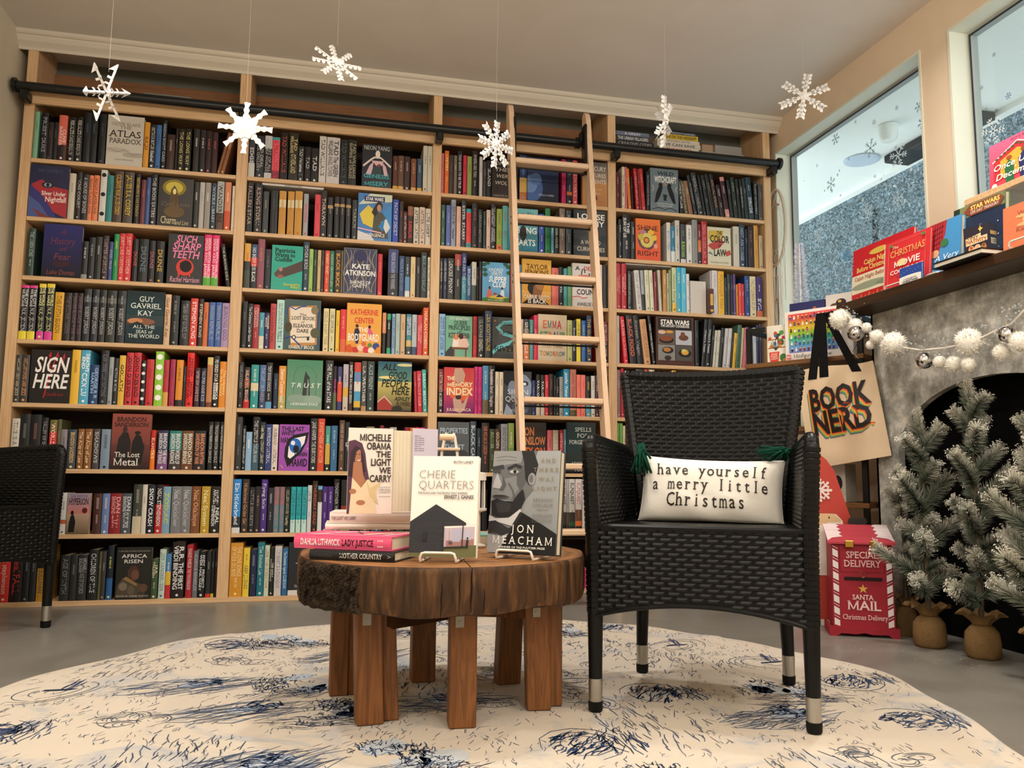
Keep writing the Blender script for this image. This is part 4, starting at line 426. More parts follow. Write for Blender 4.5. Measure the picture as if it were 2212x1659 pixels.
art('memory','red to purple cover, two pale hands, cream title',('g',0,0,1,.5,'6a2a6a','c83a5c'),('g',0,.5,1,1,'d0504c','c83a3a'),('e',.52,.5,.38,.24,'e0643c'),('p',[(.3,.75),(.35,.98),(.6,1),(.7,.85),(.66,.7),(.5,.62)],'c8a08c'),('p',[(.35,.05),(.3,.3),(.45,.42),(.55,.3),(.62,.2),(.78,.38),(.8,.34),(.7,.1),(.55,0)],'c8a490'),('e',.48,.35,.1,.05,'3a2a2a'),('t',.1,.72,.35,.8,'THE','f4dcb0','h'),('t',.1,.58,.94,.68,'MEMORY','f4dcb0','h'),('t',.08,.4,.94,.55,'INDEX','f4dcb0','h'),('t',.1,.05,.9,.11,'JULIAN VACA','f0c8b8','b'))
art('siren','dark cover, blue-grey woman\'s face fading out',('e',.6,.62,.42,.33,'8a97ac'),('e',.75,.72,.14,.06,'2c3038'),('e',.75,.71,.06,.035,'e8ecf0'),('e',.2,.85,.25,.2,'15171c'),('e',.3,.6,.15,.18,'7a879c'),('p',[(0,0),(.1,.25),(.3,.1),(.35,0)],'9aa6b8'),('e',.6,.15,.3,.2,'4a566a'),('t',.12,.47,.9,.58,'SIREN','e8ecf0','t'),('t',.05,.3,.9,.42,'QUEEN','e8ecf0','t'),('t',.2,.07,.85,.13,'NGHI VO','c8d0dc','t'))
art('properties','slate-grey cover with pale blue capitals',('e',.5,.2,.6,.3,'3a3c40'),('t',.06,.77,.95,.88,'PROPERTIES','a8bccc','sb'),('t',.4,.6,.6,.7,'OF','c8ccd0','sb'),('t',.2,.44,.85,.55,'THIRST','a8bccc','sb'))
art('winslow','near-black cover, heavy orange capitals',('t',.1,.74,.6,.9,'DON','c87a4a','h'),('t',.05,.56,.97,.71,'WINSLOW','c87a4a','h'),('t',.05,.35,.97,.5,'CITY ON','d8642c','h'),('t',.2,.18,.85,.31,'FIRE','d8642c','h'))
art('spells','dark green cover, thin pale serif title',('e',.3,.7,.5,.3,'22383a'),('t',.28,.82,.85,.9,'SPELLS','d4d8d0','s'),('t',.35,.7,.75,.78,'FOR','d4d8d0','s'),('t',.08,.57,.97,.65,'FORGETTING','d4d8d0','s'),('t',.15,.15,.85,.22,'ADRIENNE','c0c8c0','s'),('t',.25,.04,.8,.11,'YOUNG','c0c8c0','s'))
art('witch','grey-blue cover, two black ravens and an urn',('t',.12,.85,.94,.93,'WILD','1f2428','ib'),('t',.15,.68,.93,.82,'WITCHCRAFT','ece8e0','b'),('p',[(.14,.2),(.2,.42),(.3,.58),(.42,.62),(.44,.56),(.36,.38),(.24,.22)],'15181a'),('e',.36,.62,.07,.045,'15181a'),('p',[(.9,.2),(.84,.42),(.74,.58),(.62,.62),(.6,.56),(.68,.38),(.8,.22)],'15181a'),('e',.68,.62,.07,.045,'15181a'),('p',[(.44,.4),(.6,.4),(.56,.3),(.58,.26),(.46,.26),(.48,.3)],'1c2022'),('e',.52,.64,.06,.035,'a08068'),('l',[(.06,.6),(.12,.54),(.07,.46)],.02,'c8c4a0'),('l',[(.95,.6),(.89,.54),(.94,.46)],.02,'c8c4a0'),('t',.22,.17,.8,.2,'YOUR PRACTICAL GUIDE','d8d8d4'),('t',.25,.12,.77,.15,'TO MAGICAL HERBS','d8d8d4'),('l',[(.05,.04),(.3,.1),(.5,.05),(.7,.1),(.95,.04)],.02,'1f2428'))
art('shine','orange cover, dark letters around a flower wreath eye',('g',0,0,1,1,'e0583a','e87838'),('e',.45,.5,.38,.26,'6a4a4c'),('e',.3,.66,.14,.07,'b87a84'),('e',.62,.68,.13,.07,'e8b838'),('e',.75,.55,.1,.07,'e8c040'),('e',.4,.22,.13,.06,'d8543a'),('e',.45,.48,.27,.18,'d8c46a'),('e',.43,.48,.12,.08,'3a2c2c'),('e',.43,.48,.09,.06,'e88a3a'),('e',.2,.55,.12,.08,'c8b050'),('e',.8,.35,.08,.06,'e89a90'),('t',.05,.72,.9,.84,'SHINE','4a2420','n'),('t',.05,.1,.92,.22,'RIGHT','4a2420','n'))
art('color','cream cover patched red and ochre, black condensed title',('p',[(.05,.9),(.7,.92),(.6,.65),(.2,.6),(.02,.7)],'c8a848'),('p',[(0,.5),(.2,.4),(.5,.45),(.7,.6),(.55,.7),(.1,.55)],'b84a44'),('p',[(.72,.35),(.95,.42),(1,.3),(.8,.24)],'b84a44'),('p',[(0,.3),(.25,.25),(.1,.35)],'6a8090'),('t',.4,.8,.62,.9,'THE','26221e','b'),('t',.1,.6,.92,.78,'COLOR','26221e','b'),('t',.45,.48,.58,.55,'OF','26221e','b'),('t',.25,.24,.78,.42,'LAW','26221e','b'),('t',.12,.05,.88,.09,'RICHARD ROTHSTEIN','9a9278'))
art('plainbook','plain off-white book turned cover outward',('t',.2,.7,.8,.74,'- - - -','b0a8a0'))
art('deck','small brown card box with yellow label',*[('e',R.random(),R.random(),.09,.06,c) for c in ('6a4434','4a2a20')*8],('r',.22,.3,.82,.78,'d8ac54'),('t',.32,.56,.72,.64,'TAO','b8863c','s'),('t',.28,.46,.76,.53,'ORACLE','b8863c','s'),('r',.25,.04,.82,.13,'d8ac54'))
art('cookbook','brown cookbook cover with four dark food photographs',('r',.06,.74,.94,.97,'1f1a18'),('t',.12,.85,.88,.94,'STAR WARS','f2ece2','h'),('t',.12,.79,.88,.84,'THE LIFE DAY COOKBOOK','f2ece2','b'),('t',.14,.755,.86,.775,'- - - - - - - - -','a89c90'),('r',.05,.43,.49,.73,'6a5a50'),('r',.51,.43,.94,.73,'b8b8c0'),('r',.05,.1,.49,.42,'8a8884'),('r',.51,.1,.94,.42,'55504c'),('e',.27,.52,.19,.07,'1f1a18'),('e',.26,.55,.16,.06,'8a4a30'),('e',.15,.68,.1,.04,'d8b8a0'),('e',.35,.69,.1,.03,'d89a3c'),('e',.72,.58,.13,.06,'6a4230'),('e',.7,.65,.06,.05,'7a4c34'),('e',.3,.31,.15,.07,'2a2420'),('e',.28,.32,.1,.045,'b87a3c'),('e',.3,.15,.09,.05,'3a2c2c'),('e',.75,.26,.17,.08,'1c1a18'),('e',.75,.28,.1,.06,'d8a040'),('e',.72,.31,.06,.035,'c8c870'),('t',.2,.04,.8,.07,'- - - - - - - - - -','9a8878'))
def draw_art(mb,items,map,eps0=.0006):
    """map(u,v,height) -> point; every layer sits a hair above the one below"""
    e=eps0
    for it in items:
        k=it[0]; e+=.00012; mp=lambda a,b,e=e: map(a,b,e)
        cl=lambda v: min(.998,max(.002,v))
        if k in 'rg':
            _,x0,y0,x1,y1=it[:5]; x0,y0,x1,y1=map_cl(x0),map_cl(y0),map_cl(x1),map_cl(y1)
            vs=[mp(x0,y0),mp(x1,y0),mp(x1,y1),mp(x0,y1)]
            if k=='r': mb.add(vs,[(0,1,2,3)],it[5])
            else: a,c=lin(it[5]),lin(it[6]); mb.add(vs,[(0,1,2,3)],[a,a,c,c])
        elif k=='e':
            _,cx,cy,rx,ry,c=it[:6]; mb.add([mp(map_cl(cx+rx*math.cos(t*math.pi/9)),map_cl(cy+ry*math.sin(t*math.pi/9))) for t in range(18)],[tuple(range(18))],c)
        elif k=='p': mb.add([mp(map_cl(a),map_cl(b)) for a,b in it[1]],[tuple(range(len(it[1])))],it[2])
        elif k=='l':
            pts=it[1]; w=it[2]/2; L=[];Rr=[]
            for i,(a,b) in enumerate(pts):
                a2,b2=pts[min(i+1,len(pts)-1)]; a1,b1=pts[max(i-1,0)]; dx,dy=a2-a1,b2-b1; n=math.hypot(dx,dy) or 1
                L.append((a-dy/n*w,b+dx/n*w*.7)); Rr.append((a+dy/n*w,b-dx/n*w*.7))
            m=len(pts); mb.add([mp(map_cl(a),map_cl(b)) for a,b in L+Rr],[(i,i+1,m+i+1,m+i) for i in range(m-1)],it[3])
        elif k=='t':
            _,x0,y0,x1,y1,s,c=it[:7]; put_art_text(mb,s,x0,y0,x1,y1,c,it[7] if len(it)>7 else 'n',mp,map)
def map_cl(v): return min(.998,max(.002,v))
def put_art_text(mb,s,x0,y0,x1,y1,c,font,mp,map):
    a=(map(1,0,0)-map(0,0,0)).length; b=(map(0,1,0)-map(0,0,0)).length
    put_text(mb,s,x0*a,y0*b,x1*a,y1*b,c,font,lambda x,y: mp(x/a,y/b))
def proj(P):
    q=RC.transposed()@(Vector(P)-Vector(CAM)); return 1106+FPX*q.x/q.y,829.5-FPX*q.z/q.y
def solveX(px,Y,Z):
    X=2.
    for _ in range(6):
        a=proj((X,Y,Z))[0]; b=proj((X+.01,Y,Z))[0]; X+=(px-a)/((b-a)/.01)
    return X
PAGE='d9cfb8'
def shade(c,k): return tuple(min(1,a*k) for a in lin(c))
def book_cover(mb,w,h,d,segs,bul=.003):
    """spine (rounded, in coloured bands) and two boards; front at y=0"""
    t=.0022; main=max(segs,key=lambda s:s[1]-s[0])[2]; n=4
    for z0,z1,c in segs:
        vs=[]
        for z in (z0*h,z1*h):
            for i in range(n+1):
                x=-w/2+w*i/n; vs.append((x,-bul*(1-(2*x/w)**2)+bul*.0,z))
        mb.add(vs,[(i,i+1,n+2+i,n+1+i) for i in range(n)],c)
    # spine end edges
    for z,f in ((0,1),(h,-1)):
        vs=[(-w/2+w*i/n,-bul*(1-(2*(-w/2+w*i/n)/w)**2),z) for i in range(n+1)]+[(w/2,.003,z),(-w/2,.003,z)]
        mb.add(vs,[tuple(range(n+3))[::f]],main)
    mb.add([(-w/2+t,.003,0),(w/2-t,.003,0),(w/2-t,.003,h),(-w/2+t,.003,h)],[(0,1,2,3)[::-1]],main)
    for s in (-1,1):
        a,b=(-w/2,-w/2+t) if s<0 else (w/2-t,w/2); mb.box(a,0,0,b,d,h,main)
def book_pages(mb,w,h,d): mb.box(-w/2+.0022,.0035,.003,w/2-.0022,d-.004,h-.0035,PAGE)
def spine_text(mb,w,h,text,col,rr,bul=.003):
    m=lambda tx,ty: Vector((ty,-bul*max(0,1-(2*ty/w)**2)-.0004,-tx))
    if text.startswith('*'):
        n=int(text[1:])
        for i in range(n):
            z=h*(.9-.75*i/max(1,n-1)) ; r=min(w*.38,h*.055); mb.add([(r*math.cos(a*.7854),-bul-.0004,z+r*math.sin(a*.7854)) for a in range(8)],[tuple(range(8))],col if n==5 else ('1a1a1a'))
        return
    if text=='-' or text=='-|-':
        # tiny unreadable print: bars
        for (a,b,k) in ((.9,.62,.3),(.5,.24,.2)) if text=='-|-' else ((.88,.5,.28),):
            put_text(mb,'IIIIIIIIIIII' if rr.random()<.5 else 'III IIIIIII III',-a*h,-w*k*.5,-b*h,w*k*.5,col,'n',m)
    else:
        ch=text.split('|'); L=[max(len(x) for x in c.split('\\'))+1 if c!='-' else 7 for c in ch]; tot=sum(L); z=.93; span=.80
        for c,l in zip(ch,L):
            z2=z-span*l/tot; lines=c.split('\\'); n=len(lines); 
            for i,s in enumerate(lines):
                lh=w*(.52 if n==1 else .34); cy=0 if n==1 else w*(.22 if i==0 else -.2)
                if s=='-': put_text(mb,'IIIIII IIII',-z*h,cy-w*.1,-(z2+.04)*h,cy+w*.1,col,'n',m)
                else: put_text(mb,s,-z*h,cy-lh/2,-(z2+.02)*h,cy+lh/2,col,'n' if len(s)>10 else 'b',m,stretch=1.5)
            z=z2
    if rr.random()<.55:
        r=min(w*.2,.006); zc=h*.055
        pts=[(r*math.cos(a*.7854),-bul-.0005,zc+r*math.sin(a*.7854)) for a in range(8)]; mb.add(pts,[tuple(range(8))],col)
def cname(c):
    import colorsys
    c=c.strip('#'); c=''.join(a*2 for a in c) if len(c)==3 else c
    r,g,b=[int(c[i:i+2],16)/255 for i in (0,2,4)]; h,s,v=colorsys.rgb_to_hsv(r,g,b); h*=360
    if v<.2: return 'black'
    if s<.16: return 'charcoal' if v<.3 else 'grey' if v<.62 else 'pale grey' if v<.82 else 'white'
    if v<.27: return {0:'dark brown',1:'dark green',2:'navy',3:'dark purple'}[0 if h<70 or h>330 else 1 if h<190 else 2 if h<255 else 3]
    if h<14 or h>345: return 'dark red' if v<.6 else 'red' if s>.6 else 'salmon pink'
    if h<42: return ('brown' if v<.65 else 'orange' if s>.62 else 'tan' if s>.3 else 'cream')
    if h<68: return 'olive' if v<.6 else 'yellow' if s>.5 else 'cream'
    if h<165: return 'dark green' if v<.45 else 'green' if s>.35 else 'pale green'
    if h<198: return 'dark teal' if v<.45 else 'teal' if s>.35 else 'pale blue'
    if h<255: return 'dark blue' if v<.5 else 'blue' if s>.45 else 'pale blue'
    if h<300: return 'purple'
    return 'pink'
ORD='first second third fourth fifth sixth seventh eighth ninth tenth eleventh twelfth thirteenth fourteenth fifteenth sixteenth seventeenth eighteenth nineteenth twentieth'.split()
def ordn(n): return ORD[n] if n<20 else 'twenty-'+ORD[n-20] if n<29 else 'thirtieth' if n==29 else 'thirty-'+ORD[n-30]
BAYN=['leftmost bay','second bay','third bay','rightmost bay']; ROWN=['top','second','third','fourth','fifth','sixth','seventh','bottom']
BOOKS=[]
for bay,r,ox,oy,s,data in ROWS:
    z=SZ[r]; lim=(SZ[r-1]-.024 if r else 2.343)-z; prev=BX[bay][0]+.001; n=0; end=BX[bay][1]-.001
    for e in data.split(';'):
        f=e.split(' '); face=f[0]=='F'; f=f[1:] if face else f
        x0,x1=[ox+float(v)/s for v in f[:2]]; yt,_,ln=f[2].partition('~'); yt=oy+float(yt)/s; ln=float(ln)/s if ln else 0
        Y=.006 if face else .012
        a,b=solveX(x0,Y,z),solveX(x1,Y,z)
        if f[3]=='5a3428' and face: Y=-.0
        a=max(a,prev+.0004); b=min(b,end)
        if b-a<.006: b=a+.006
        if b>end: continue
        h=onY((x0+x1)/2+ln*.5,yt,Y).z-z; h=min(max(h,.1),lim-.004)
        dx=ln/FPX*(4.1)*1.02; th=math.atan2(dx,h)
        if face and f[4]=='deck': prev_keep=prev
        prev=b
        BOOKS.append(dict(bay=bay,r=r,n=n,face=face,x=(a+b)/2,w=b-a-.0006,h=h,z=z,th=th,Y=Y,col=f[3],tc=f[4],text=' '.join(f[5:]),area=(x1-x0)*h*(1.35 if face else 1)*(1 if r<7 else .9)))
        n+=1
for i,k in enumerate(sorted(range(len(BOOKS)),key=lambda k:-BOOKS[k]['area'])): BOOKS[k]['rank']=i
NB=len(BOOKS); print('books',NB)
KEEP=300; stuff=MB(); rr=random.Random(5)
for B in BOOKS:
    w,h,th=B['w'],B['h'],B['th']; single=B['rank']<KEEP
    if B['face']:
        t=.026; key=B['tc']; mc,mp_,mt=MB(),MB(),MB()
        if key=='deck': B['Y']-=.03; t=.025
        c=B['col']; mc.box(-w/2,0,0,w/2,.0025,h,c); mc.box(-w/2,t-.0025,0,w/2,t,h,c); mc.box(-w/2,.0025,0,-w/2+.0025,t-.0025,h,c)
        mp_.box(-w/2+.0026,.0026,.003,w/2-.003,t-.0026,h-.003,PAGE)
        draw_art(mt,ART[key],lambda u,v,e: Vector((-w/2+u*w,-e,v*h)))
        lab='face-out book, %s, %s shelf, %s'%(DESC[key],ROWN[B['r']],BAYN[B['bay']])
        if key=='deck': lab=DESC[key]+' standing before white book, third shelf, rightmost bay'
    else:
        d=rr.uniform(.135,.16) if h>.19 else rr.uniform(.105,.125); segs=[]; z0=0
        for q in B['col'].split('/'):
            c,_,u=q.partition(':'); u=float(u) if u else 1.; segs.append((z0,u,c)); z0=u
        mc,mp_,mt=MB(),MB(),MB(); book_cover(mc,w,h,d,segs); book_pages(mp_,w,h,d); spine_text(mt,w,h,B['text'],B['tc'],rr)
        main=max(segs,key=lambda s:s[1]-s[0])[2]; cn,tn=cname(main),cname(B['tc'])
        lab='%s spine with %s lettering, %s book from left, %s shelf, %s'%(cn,tn,ordn(B['n']),ROWN[B['r']],BAYN[B['bay']])
        if B['text'].startswith('*'): lab=lab.replace('lettering','dots')
    T=Matrix.Translation((B['x'],B['Y'],B['z']+.0004+abs(math.sin(th))*w/2))@Matrix.Rotation(th,4,'Y')
    if not B['face'] and not B['text'].startswith('*'):
        mt.v=[(x,y,zz+h if zz<0 else zz) for x,y,zz in mt.v]
    if single:
        o=obj('book',mc,'book',label=lab,cat='book',group='books on the wall shelves'); o.matrix_world=T
        obj('pages',mp_,'matte',o)
        if mt.v: obj('cover_print' if B['face'] else 'title',mt,'print',o)
    else:
        for q in (mc,mp_,mt):
            o=len(stuff.v); stuff.v+=[tuple(T@Vector(p)) for p in q.v]; stuff.f+=[tuple(i+o for i in f) for f in q.f]; stuff.c+=q.c
FR=random.Random(9)
for bay,r in ((1,7),(2,7),(3,5),(3,6),(3,7),(2,6),(1,5),(0,6),(0,7)):
    x=BX[bay][0]+.01
    while x<BX[bay][1]-.05:
        w=FR.uniform(.018,.042); h=FR.uniform(.18,.235); 
        if not any(B['bay']==bay and B['r']==r and B['x']-B['w']/2-.004<x+w and B['x']+B['w']/2+.004>x for B in BOOKS):
            q=MB(); q.M=Matrix.Translation((x+w/2,.02,SZ[r]+.0004)); book_cover(q,w-.0008,h,.15,[(0,1,FR.choice(('2a2a30','5a3030','2a4a5a','8a7a5a','3a4a3a','b8b0a0','7a2a30','2f5f78','c89a3c')))]); book_pages(q,w-.0008,h,.15)
            o=len(stuff.v); stuff.v+=q.v; stuff.f+=[tuple(i+o for i in f) for f in q.f]; stuff.c+=q.c
        x+=w
if stuff.v: obj('shelved_books',stuff,'book',label='narrow remaining spines scattered between the larger books on the wall shelves',cat='books',kind='stuff')
# books lying flat: across the tops of the upright ones, and in the open cubbies above the rail
def flat_book(x0,x1,z0,z1,Y,d,col,tc,text,label,rz=0):
    w=x1-x0; h=z1-z0; mc,mp_,mt=MB(),MB(),MB(); t=min(.002,h*.15)
    mc.box(-w/2,0,0,w/2,d,t,col); mc.box(-w/2,0,h-t,w/2,d,h,col); mc.box(-w/2,0,t,w/2,.003,h-t,col); mp_.box(-w/2+.003,.0031,t+.0001,w/2-.003,d-.004,h-t-.0001,PAGE)
    put_text(mt,text,-w*.45,h*.22,w*.45,h*.78,tc,'b',lambda x,y: Vector((x,-.0005,y)))
    o=obj('book',mc,'book',label=label,cat='book',group='books lying flat on the bookcase'); o.location=((x0+x1)/2,Y,z0); o.rotation_euler=(0,0,rz); obj('pages',mp_,'matte',o)
    if mt.v: obj('title',mt,'print',o)
    return o
def top_of(bay,r,xa,xb): return max([B['z']+B['h']*math.cos(B['th'])+abs(math.sin(B['th']))*B['w'] for B in BOOKS if B['bay']==bay and B['r']==r and B['x']+B['w']/2>xa and B['x']-B['w']/2<xb]+[0])
for bay,r,xa,xb,ya,yb,_,c,tc,tx,d in LIE:
    a,b_=solveX(xa,.02,SZ[r]+.25),solveX(xb,.02,SZ[r]+.25); z0=top_of(bay,r,a,b_)+.0006
    flat_book(a,b_,z0,min(z0+.018,SZ[r-1]-.022),.02,d,c,tc,tx,'thin white book lying flat across upright books, '+('second shelf, second bay' if bay==1 else 'third shelf, rightmost bay'))
CZ=2.4255
def cub(px0,px1,h,z,col,tc,text,label,Y=.02,d=.16): 
    a,b_=solveX(px0,Y,z),solveX(px1,Y,z); flat_book(a,b_,z,z+h,Y,d,col,tc,text,label); return z+h+.0004
cub(310,412,.05,CZ,'77807e','5a6a8a','','pale blue-grey box set lying in the leftmost cubby above the rail')
z=cub(1331,1412,.035,CZ,'2a2a2e','777','COLLECTED ESSAYS','black book at the bottom of the cubby stack beside the upright'); z=cub(1331,1412,.028,z,'1f2022','999','CREATIVE CITIES','charcoal book second from the bottom of the cubby stack beside the upright'); z=cub(1331,1404,.032,z,'3a3c3c','ccc','THE URBAN VILLAGERS','dark grey book with white title in the cubby stack beside the upright'); z=cub(1331,1402,.022,z,'6a7488','ccd','A GREAT','blue-grey book with rust end topping the cubby stack beside the upright')
z=cub(1424,1512,.028,CZ,'d0c8b8','b33','','cream book at the base of the middle cubby stack'); z=cub(1424,1510,.026,z,'d8cdbb','b8242c','THE POWER','white book with red capitals in the middle cubby stack'); z=cub(1420,1513,.028,z,'cfc4b4','555','WE CAN SAVE','beige book with grey capitals in the middle cubby stack'); z=cub(1420,1511,.018,z,'d0c2b0','888','GOLDEN GATES','thin beige book under the yellow one in the cubby stack'); z=cub(1434,1508,.03,z,'c8ac3c','5a4414','LIFE ON THE MISSISSIPPI','yellow book with dark bands in the middle cubby stack'); z=cub(1430,1505,.016,z,'3a4046','aab','LAND WITHOUT BORDERS','dark slate book on top of the middle cubby stack')
z=cub(1516,1608,.05,CZ,'a39c90','777','','lower of two grey boxes in the rightmost cubby'); cub(1545,1602,.045,z,'98928a','666','','upper right grey box in the rightmost cubby'); cub(1517,1540,.04,z,'a88a70','666','','small tan box on the lower grey box in the cubby')
# ================================================================== rug
RCX,RCY,RR=1.80,-1.92,1.295
def rug_r(a): return RR*(1+.012*math.sin(5*a+1)+.014*math.sin(9*a+.5)+.008*math.sin(17*a))
def rug_z(x,y):
    d=math.hypot(x-RCX,y-RCY); a=math.atan2(y-RCY,x-RCX); e=max(0,(d/rug_r(a)-.86)/.14)
    return .006+e*e*(.006+.010*max(0,math.sin(11*a+2)))*(1 if d<rug_r(a)*.985 else .35)
def rug_mat():
    m,N,L,b=newmat('toile_cloth',.9,.1); t=N.new('ShaderNodeTexCoord'); n=N.new('ShaderNodeTexNoise'); n.inputs['Scale'].default_value=2.6; n.inputs['Detail'].default_value=9; n.inputs['Roughness'].default_value=.72; n.inputs['Distortion'].default_value=1.2
    r=N.new('ShaderNodeValToRGB'); e=r.color_ramp.elements; e[0].position=.52; e[0].color=(*lin('d3c7b6'),1); e[1].position=.74; e[1].color=(*lin('93a2b4'),1)
    L.new(t.outputs['Object'],n.inputs['Vector']); L.new(n.outputs['Fac'],r.inputs['Fac']); L.new(r.outputs['Color'],b.inputs['Base Color'])
    w=N.new('ShaderNodeTexNoise'); w.inputs['Scale'].default_value=700; u=N.new('ShaderNodeBump'); u.inputs['Strength'].default_value=.25; u.inputs['Distance'].default_value=.001; L.new(t.outputs['Object'],w.inputs['Vector']); L.new(w.outputs['Fac'],u.inputs['Height']); L.new(u.outputs['Normal'],b.inputs['Normal'])
    return m
b=MB(); NA,NR=180,14; vs=[(RCX,RCY,.006)];fs=[]
rad=[.2,.4,.55,.68,.78,.84,.88,.91,.935,.955,.97,.985,.995,1.0]
for j in rad:
    for k in range(NA):
        a=2*math.pi*k/NA; q=rug_r(a)*j; x,y=RCX+q*math.cos(a),RCY+q*math.sin(a); vs.append((x,y,rug_z(x,y)))
fs=[(0,1+k,1+(k+1)%NA) for k in range(NA)]+[(1+j*NA+k,1+(j+1)*NA+k,1+(j+1)*NA+(k+1)%NA,1+j*NA+(k+1)%NA) for j in range(NR-1) for k in range(NA)]
n=len(vs); vs+=[(x,y,.0006) for x,y,z in vs[-NA:]]; fs+=[(n-NA+k,n+k,n+(k+1)%NA,n-NA+(k+1)%NA) for k in range(NA)]
b.add(vs,fs); rug=obj('round_rug',b,rug_mat(),smooth=True,label='round cream rug printed with blue ink country scenes',cat='rug')
# printed ink: thousands of pen strokes in vignettes
ink=MB(); kr=random.Random(21); INK=['2e4468','3a5078','4c5f80','26324a','2b2f38','5a6a86']
CEL=[0,0]
def stroke(pts,w,c):
    if CEL[0]: pts=[(CEL[0]+(x-CEL[0])*1.15,CEL[1]+(y-CEL[1])*2.0) for x,y in pts]; w*=1.35
    L=[];Q=[]
    for i,(x,y) in enumerate(pts):
        x2,y2=pts[min(i+1,len(pts)-1)];x1,y1=pts[max(i-1,0)];dx,dy=x2-x1,y2-y1;n=math.hypot(dx,dy) or 1; ww=w*(.35+.65*math.sin(math.pi*(i+.5)/len(pts)))
        L.append((x-dy/n*ww,y+dx/n*ww));Q.append((x+dy/n*ww,y-dx/n*ww))
    al=L+Q
    for x,y in al:
        a=math.atan2(y-RCY,x-RCX)
        if math.hypot(x-RCX,y-RCY)>rug_r(a)*.985: return
    m=len(pts); ink.add([(x,y,rug_z(x,y)+.0009) for x,y in al],[(i,i+1,m+i+1,m+i) for i in range(m-1)],c)
def hatch(cx,cy,rx,ry,n,ang,l,w,c,jit=.25):
    for _ in range(n):
        a=kr.random()*6.283;q=math.sqrt(kr.random()); x,y=cx+rx*q*math.cos(a),cy+ry*q*math.sin(a); t=ang+kr.gauss(0,jit); ll=l*kr.uniform(.4,1.3); bend=kr.uniform(-.3,.3)*ll
        dx,dy=math.cos(t),math.sin(t); stroke([(x-dx*ll/2,y-dy*ll/2),(x-dy*bend*.5,y+dx*bend*.5),(x+dx*ll/2,y+dy*ll/2)],w*kr.uniform(.5,1.2),c if isinstance(c,str) else kr.choice(c))
def rings(cx,cy,rx,ry,n,c,w,frac=.6,rot=0):
    for k in range(n):
        a0=kr.random()*6.28; s=(k+1)/n; f=frac*kr.uniform(.5,1.2)*6.28; pts=[]
        for i in range(9):
            a=a0+f*i/8; X,Y=rx*s*math.cos(a),ry*s*math.sin(a); pts.append((cx+X*math.cos(rot)-Y*math.sin(rot),cy+X*math.sin(rot)+Y*math.cos(rot)))
        stroke(pts,w,c)
def blob(cx,cy,rx,ry,c,rot=0,n=14):
    pts=[]
    for i in range(n):
        a=6.283*i/n; q=kr.uniform(.75,1.1); X,Y=rx*q*math.cos(a),ry*q*math.sin(a); pts.append((cx+X*math.cos(rot)-Y*math.sin(rot),cy+X*math.sin(rot)+Y*math.cos(rot)))
    if CEL[0]: pts=[(CEL[0]+(x-CEL[0])*1.15,CEL[1]+(y-CEL[1])*2.0) for x,y in pts]
    if max(math.hypot(x-RCX,y-RCY) for x,y in pts)<RR*.95: ink.add([(x,y,rug_z(x,y)+.0006) for x,y in pts],[tuple(range(n))],c)
cells=[(RCX+i*.30+kr.uniform(-.07,.07)+(.15 if j%2 else 0),RCY+j*.31+kr.uniform(-.06,.06)) for i in range(-5,6) for j in range(-4,5)]
for cx,cy in cells:
    if math.hypot(cx-RCX,cy-RCY)>1.24: continue
    t=kr.choice('AAAABCCCDDFFFGG'); th=kr.uniform(-.4,.4)
    CEL[:]=[cx,cy]
    if t=='A':   # woodland: dense leaf scribble over ground hatching
        for _ in range(3): blob(cx+kr.uniform(-.07,.07),cy+kr.uniform(-.04,.04),kr.uniform(.02,.06),kr.uniform(.012,.03),kr.choice(('bcc3c9','c3c8cc','b2bcc6')),th)
        for _ in range(5): 
            x,y=cx+kr.uniform(-.08,.08),cy+kr.uniform(-.05,.05); hatch(x,y,.045,.028,44,kr.uniform(0,3),.014,.0013,INK,1.1)
        hatch(cx,cy-.05,.13,.03,90,th,.05,.0009,INK,.12)
    elif t=='B': # open water with a sail
        rings(cx,cy,.11,.05,7,'4c5a70',.0011,.45,th); x,y=cx+.01,cy+.005; ink_c='26304a'
        ink.add([(a,b_,rug_z(a,b_)+.001) for a,b_ in ((x-.04,y),(x+.03,y+.004),(x+.05,y+.02),(x-.035,y+.014))],[(0,1,2,3)],ink_c); stroke([(x,y),(x+.012,y+.03),(x+.02,y+.06)],.0018,ink_c); hatch(x+.02,y+.03,.02,.02,14,1.2,.03,.0014,'33456a',.1)
    elif t=='C': # curling clouds
        for _ in range(5): rings(cx+kr.uniform(-.09,.09),cy+kr.uniform(-.05,.05),kr.uniform(.025,.055),kr.uniform(.015,.035),5,'5a6474',.0011,.5)
    elif t=='D': # grass ticks
        hatch(cx,cy,.13,.09,70,1.2+th,.028,.0012,['4a5468','5c6678'],.35)
    elif t=='E': # striped domed tower
        blob(cx,cy,.045,.022,'b0bac6',0,18)
        for k in range(9): hh=.024*math.sin(math.pi*(k+.7)/9.4); stroke([(cx-.045+.01*k,cy-hh),(cx-.042+.01*k,cy),(cx-.045+.01*k,cy+hh)],.0022,'2e3f60')
        stroke([(cx-.05,cy),(cx-.09,cy+.002),(cx-.13,cy)],.003,'2b3c60'); rings(cx-.05,cy,.14,.075,8,'55607a',.0012,.35)
    elif t=='F': # thatched hut among trees
        hatch(cx,cy,.06,.04,70,.3+th,.03,.0018,['26385c','2e4468'],.2); rings(cx,cy,.085,.055,4,'4c5a70',.0012,.7); hatch(cx+.08,cy,.05,.04,40,1.4,.03,.0014,INK,.5)
    else:        # long-shadow hillside
        hatch(cx,cy,.14,.045,90,th+.2,.09,.0012,['4c5f80','5a6a86','7385a0'],.1); hatch(cx+.03,cy+.02,.05,.025,50,th,.02,.002,['26385c','33486e'],.6)
        blob(cx+.02,cy+.01,.06,.015,'b0b9c4',th+.2)
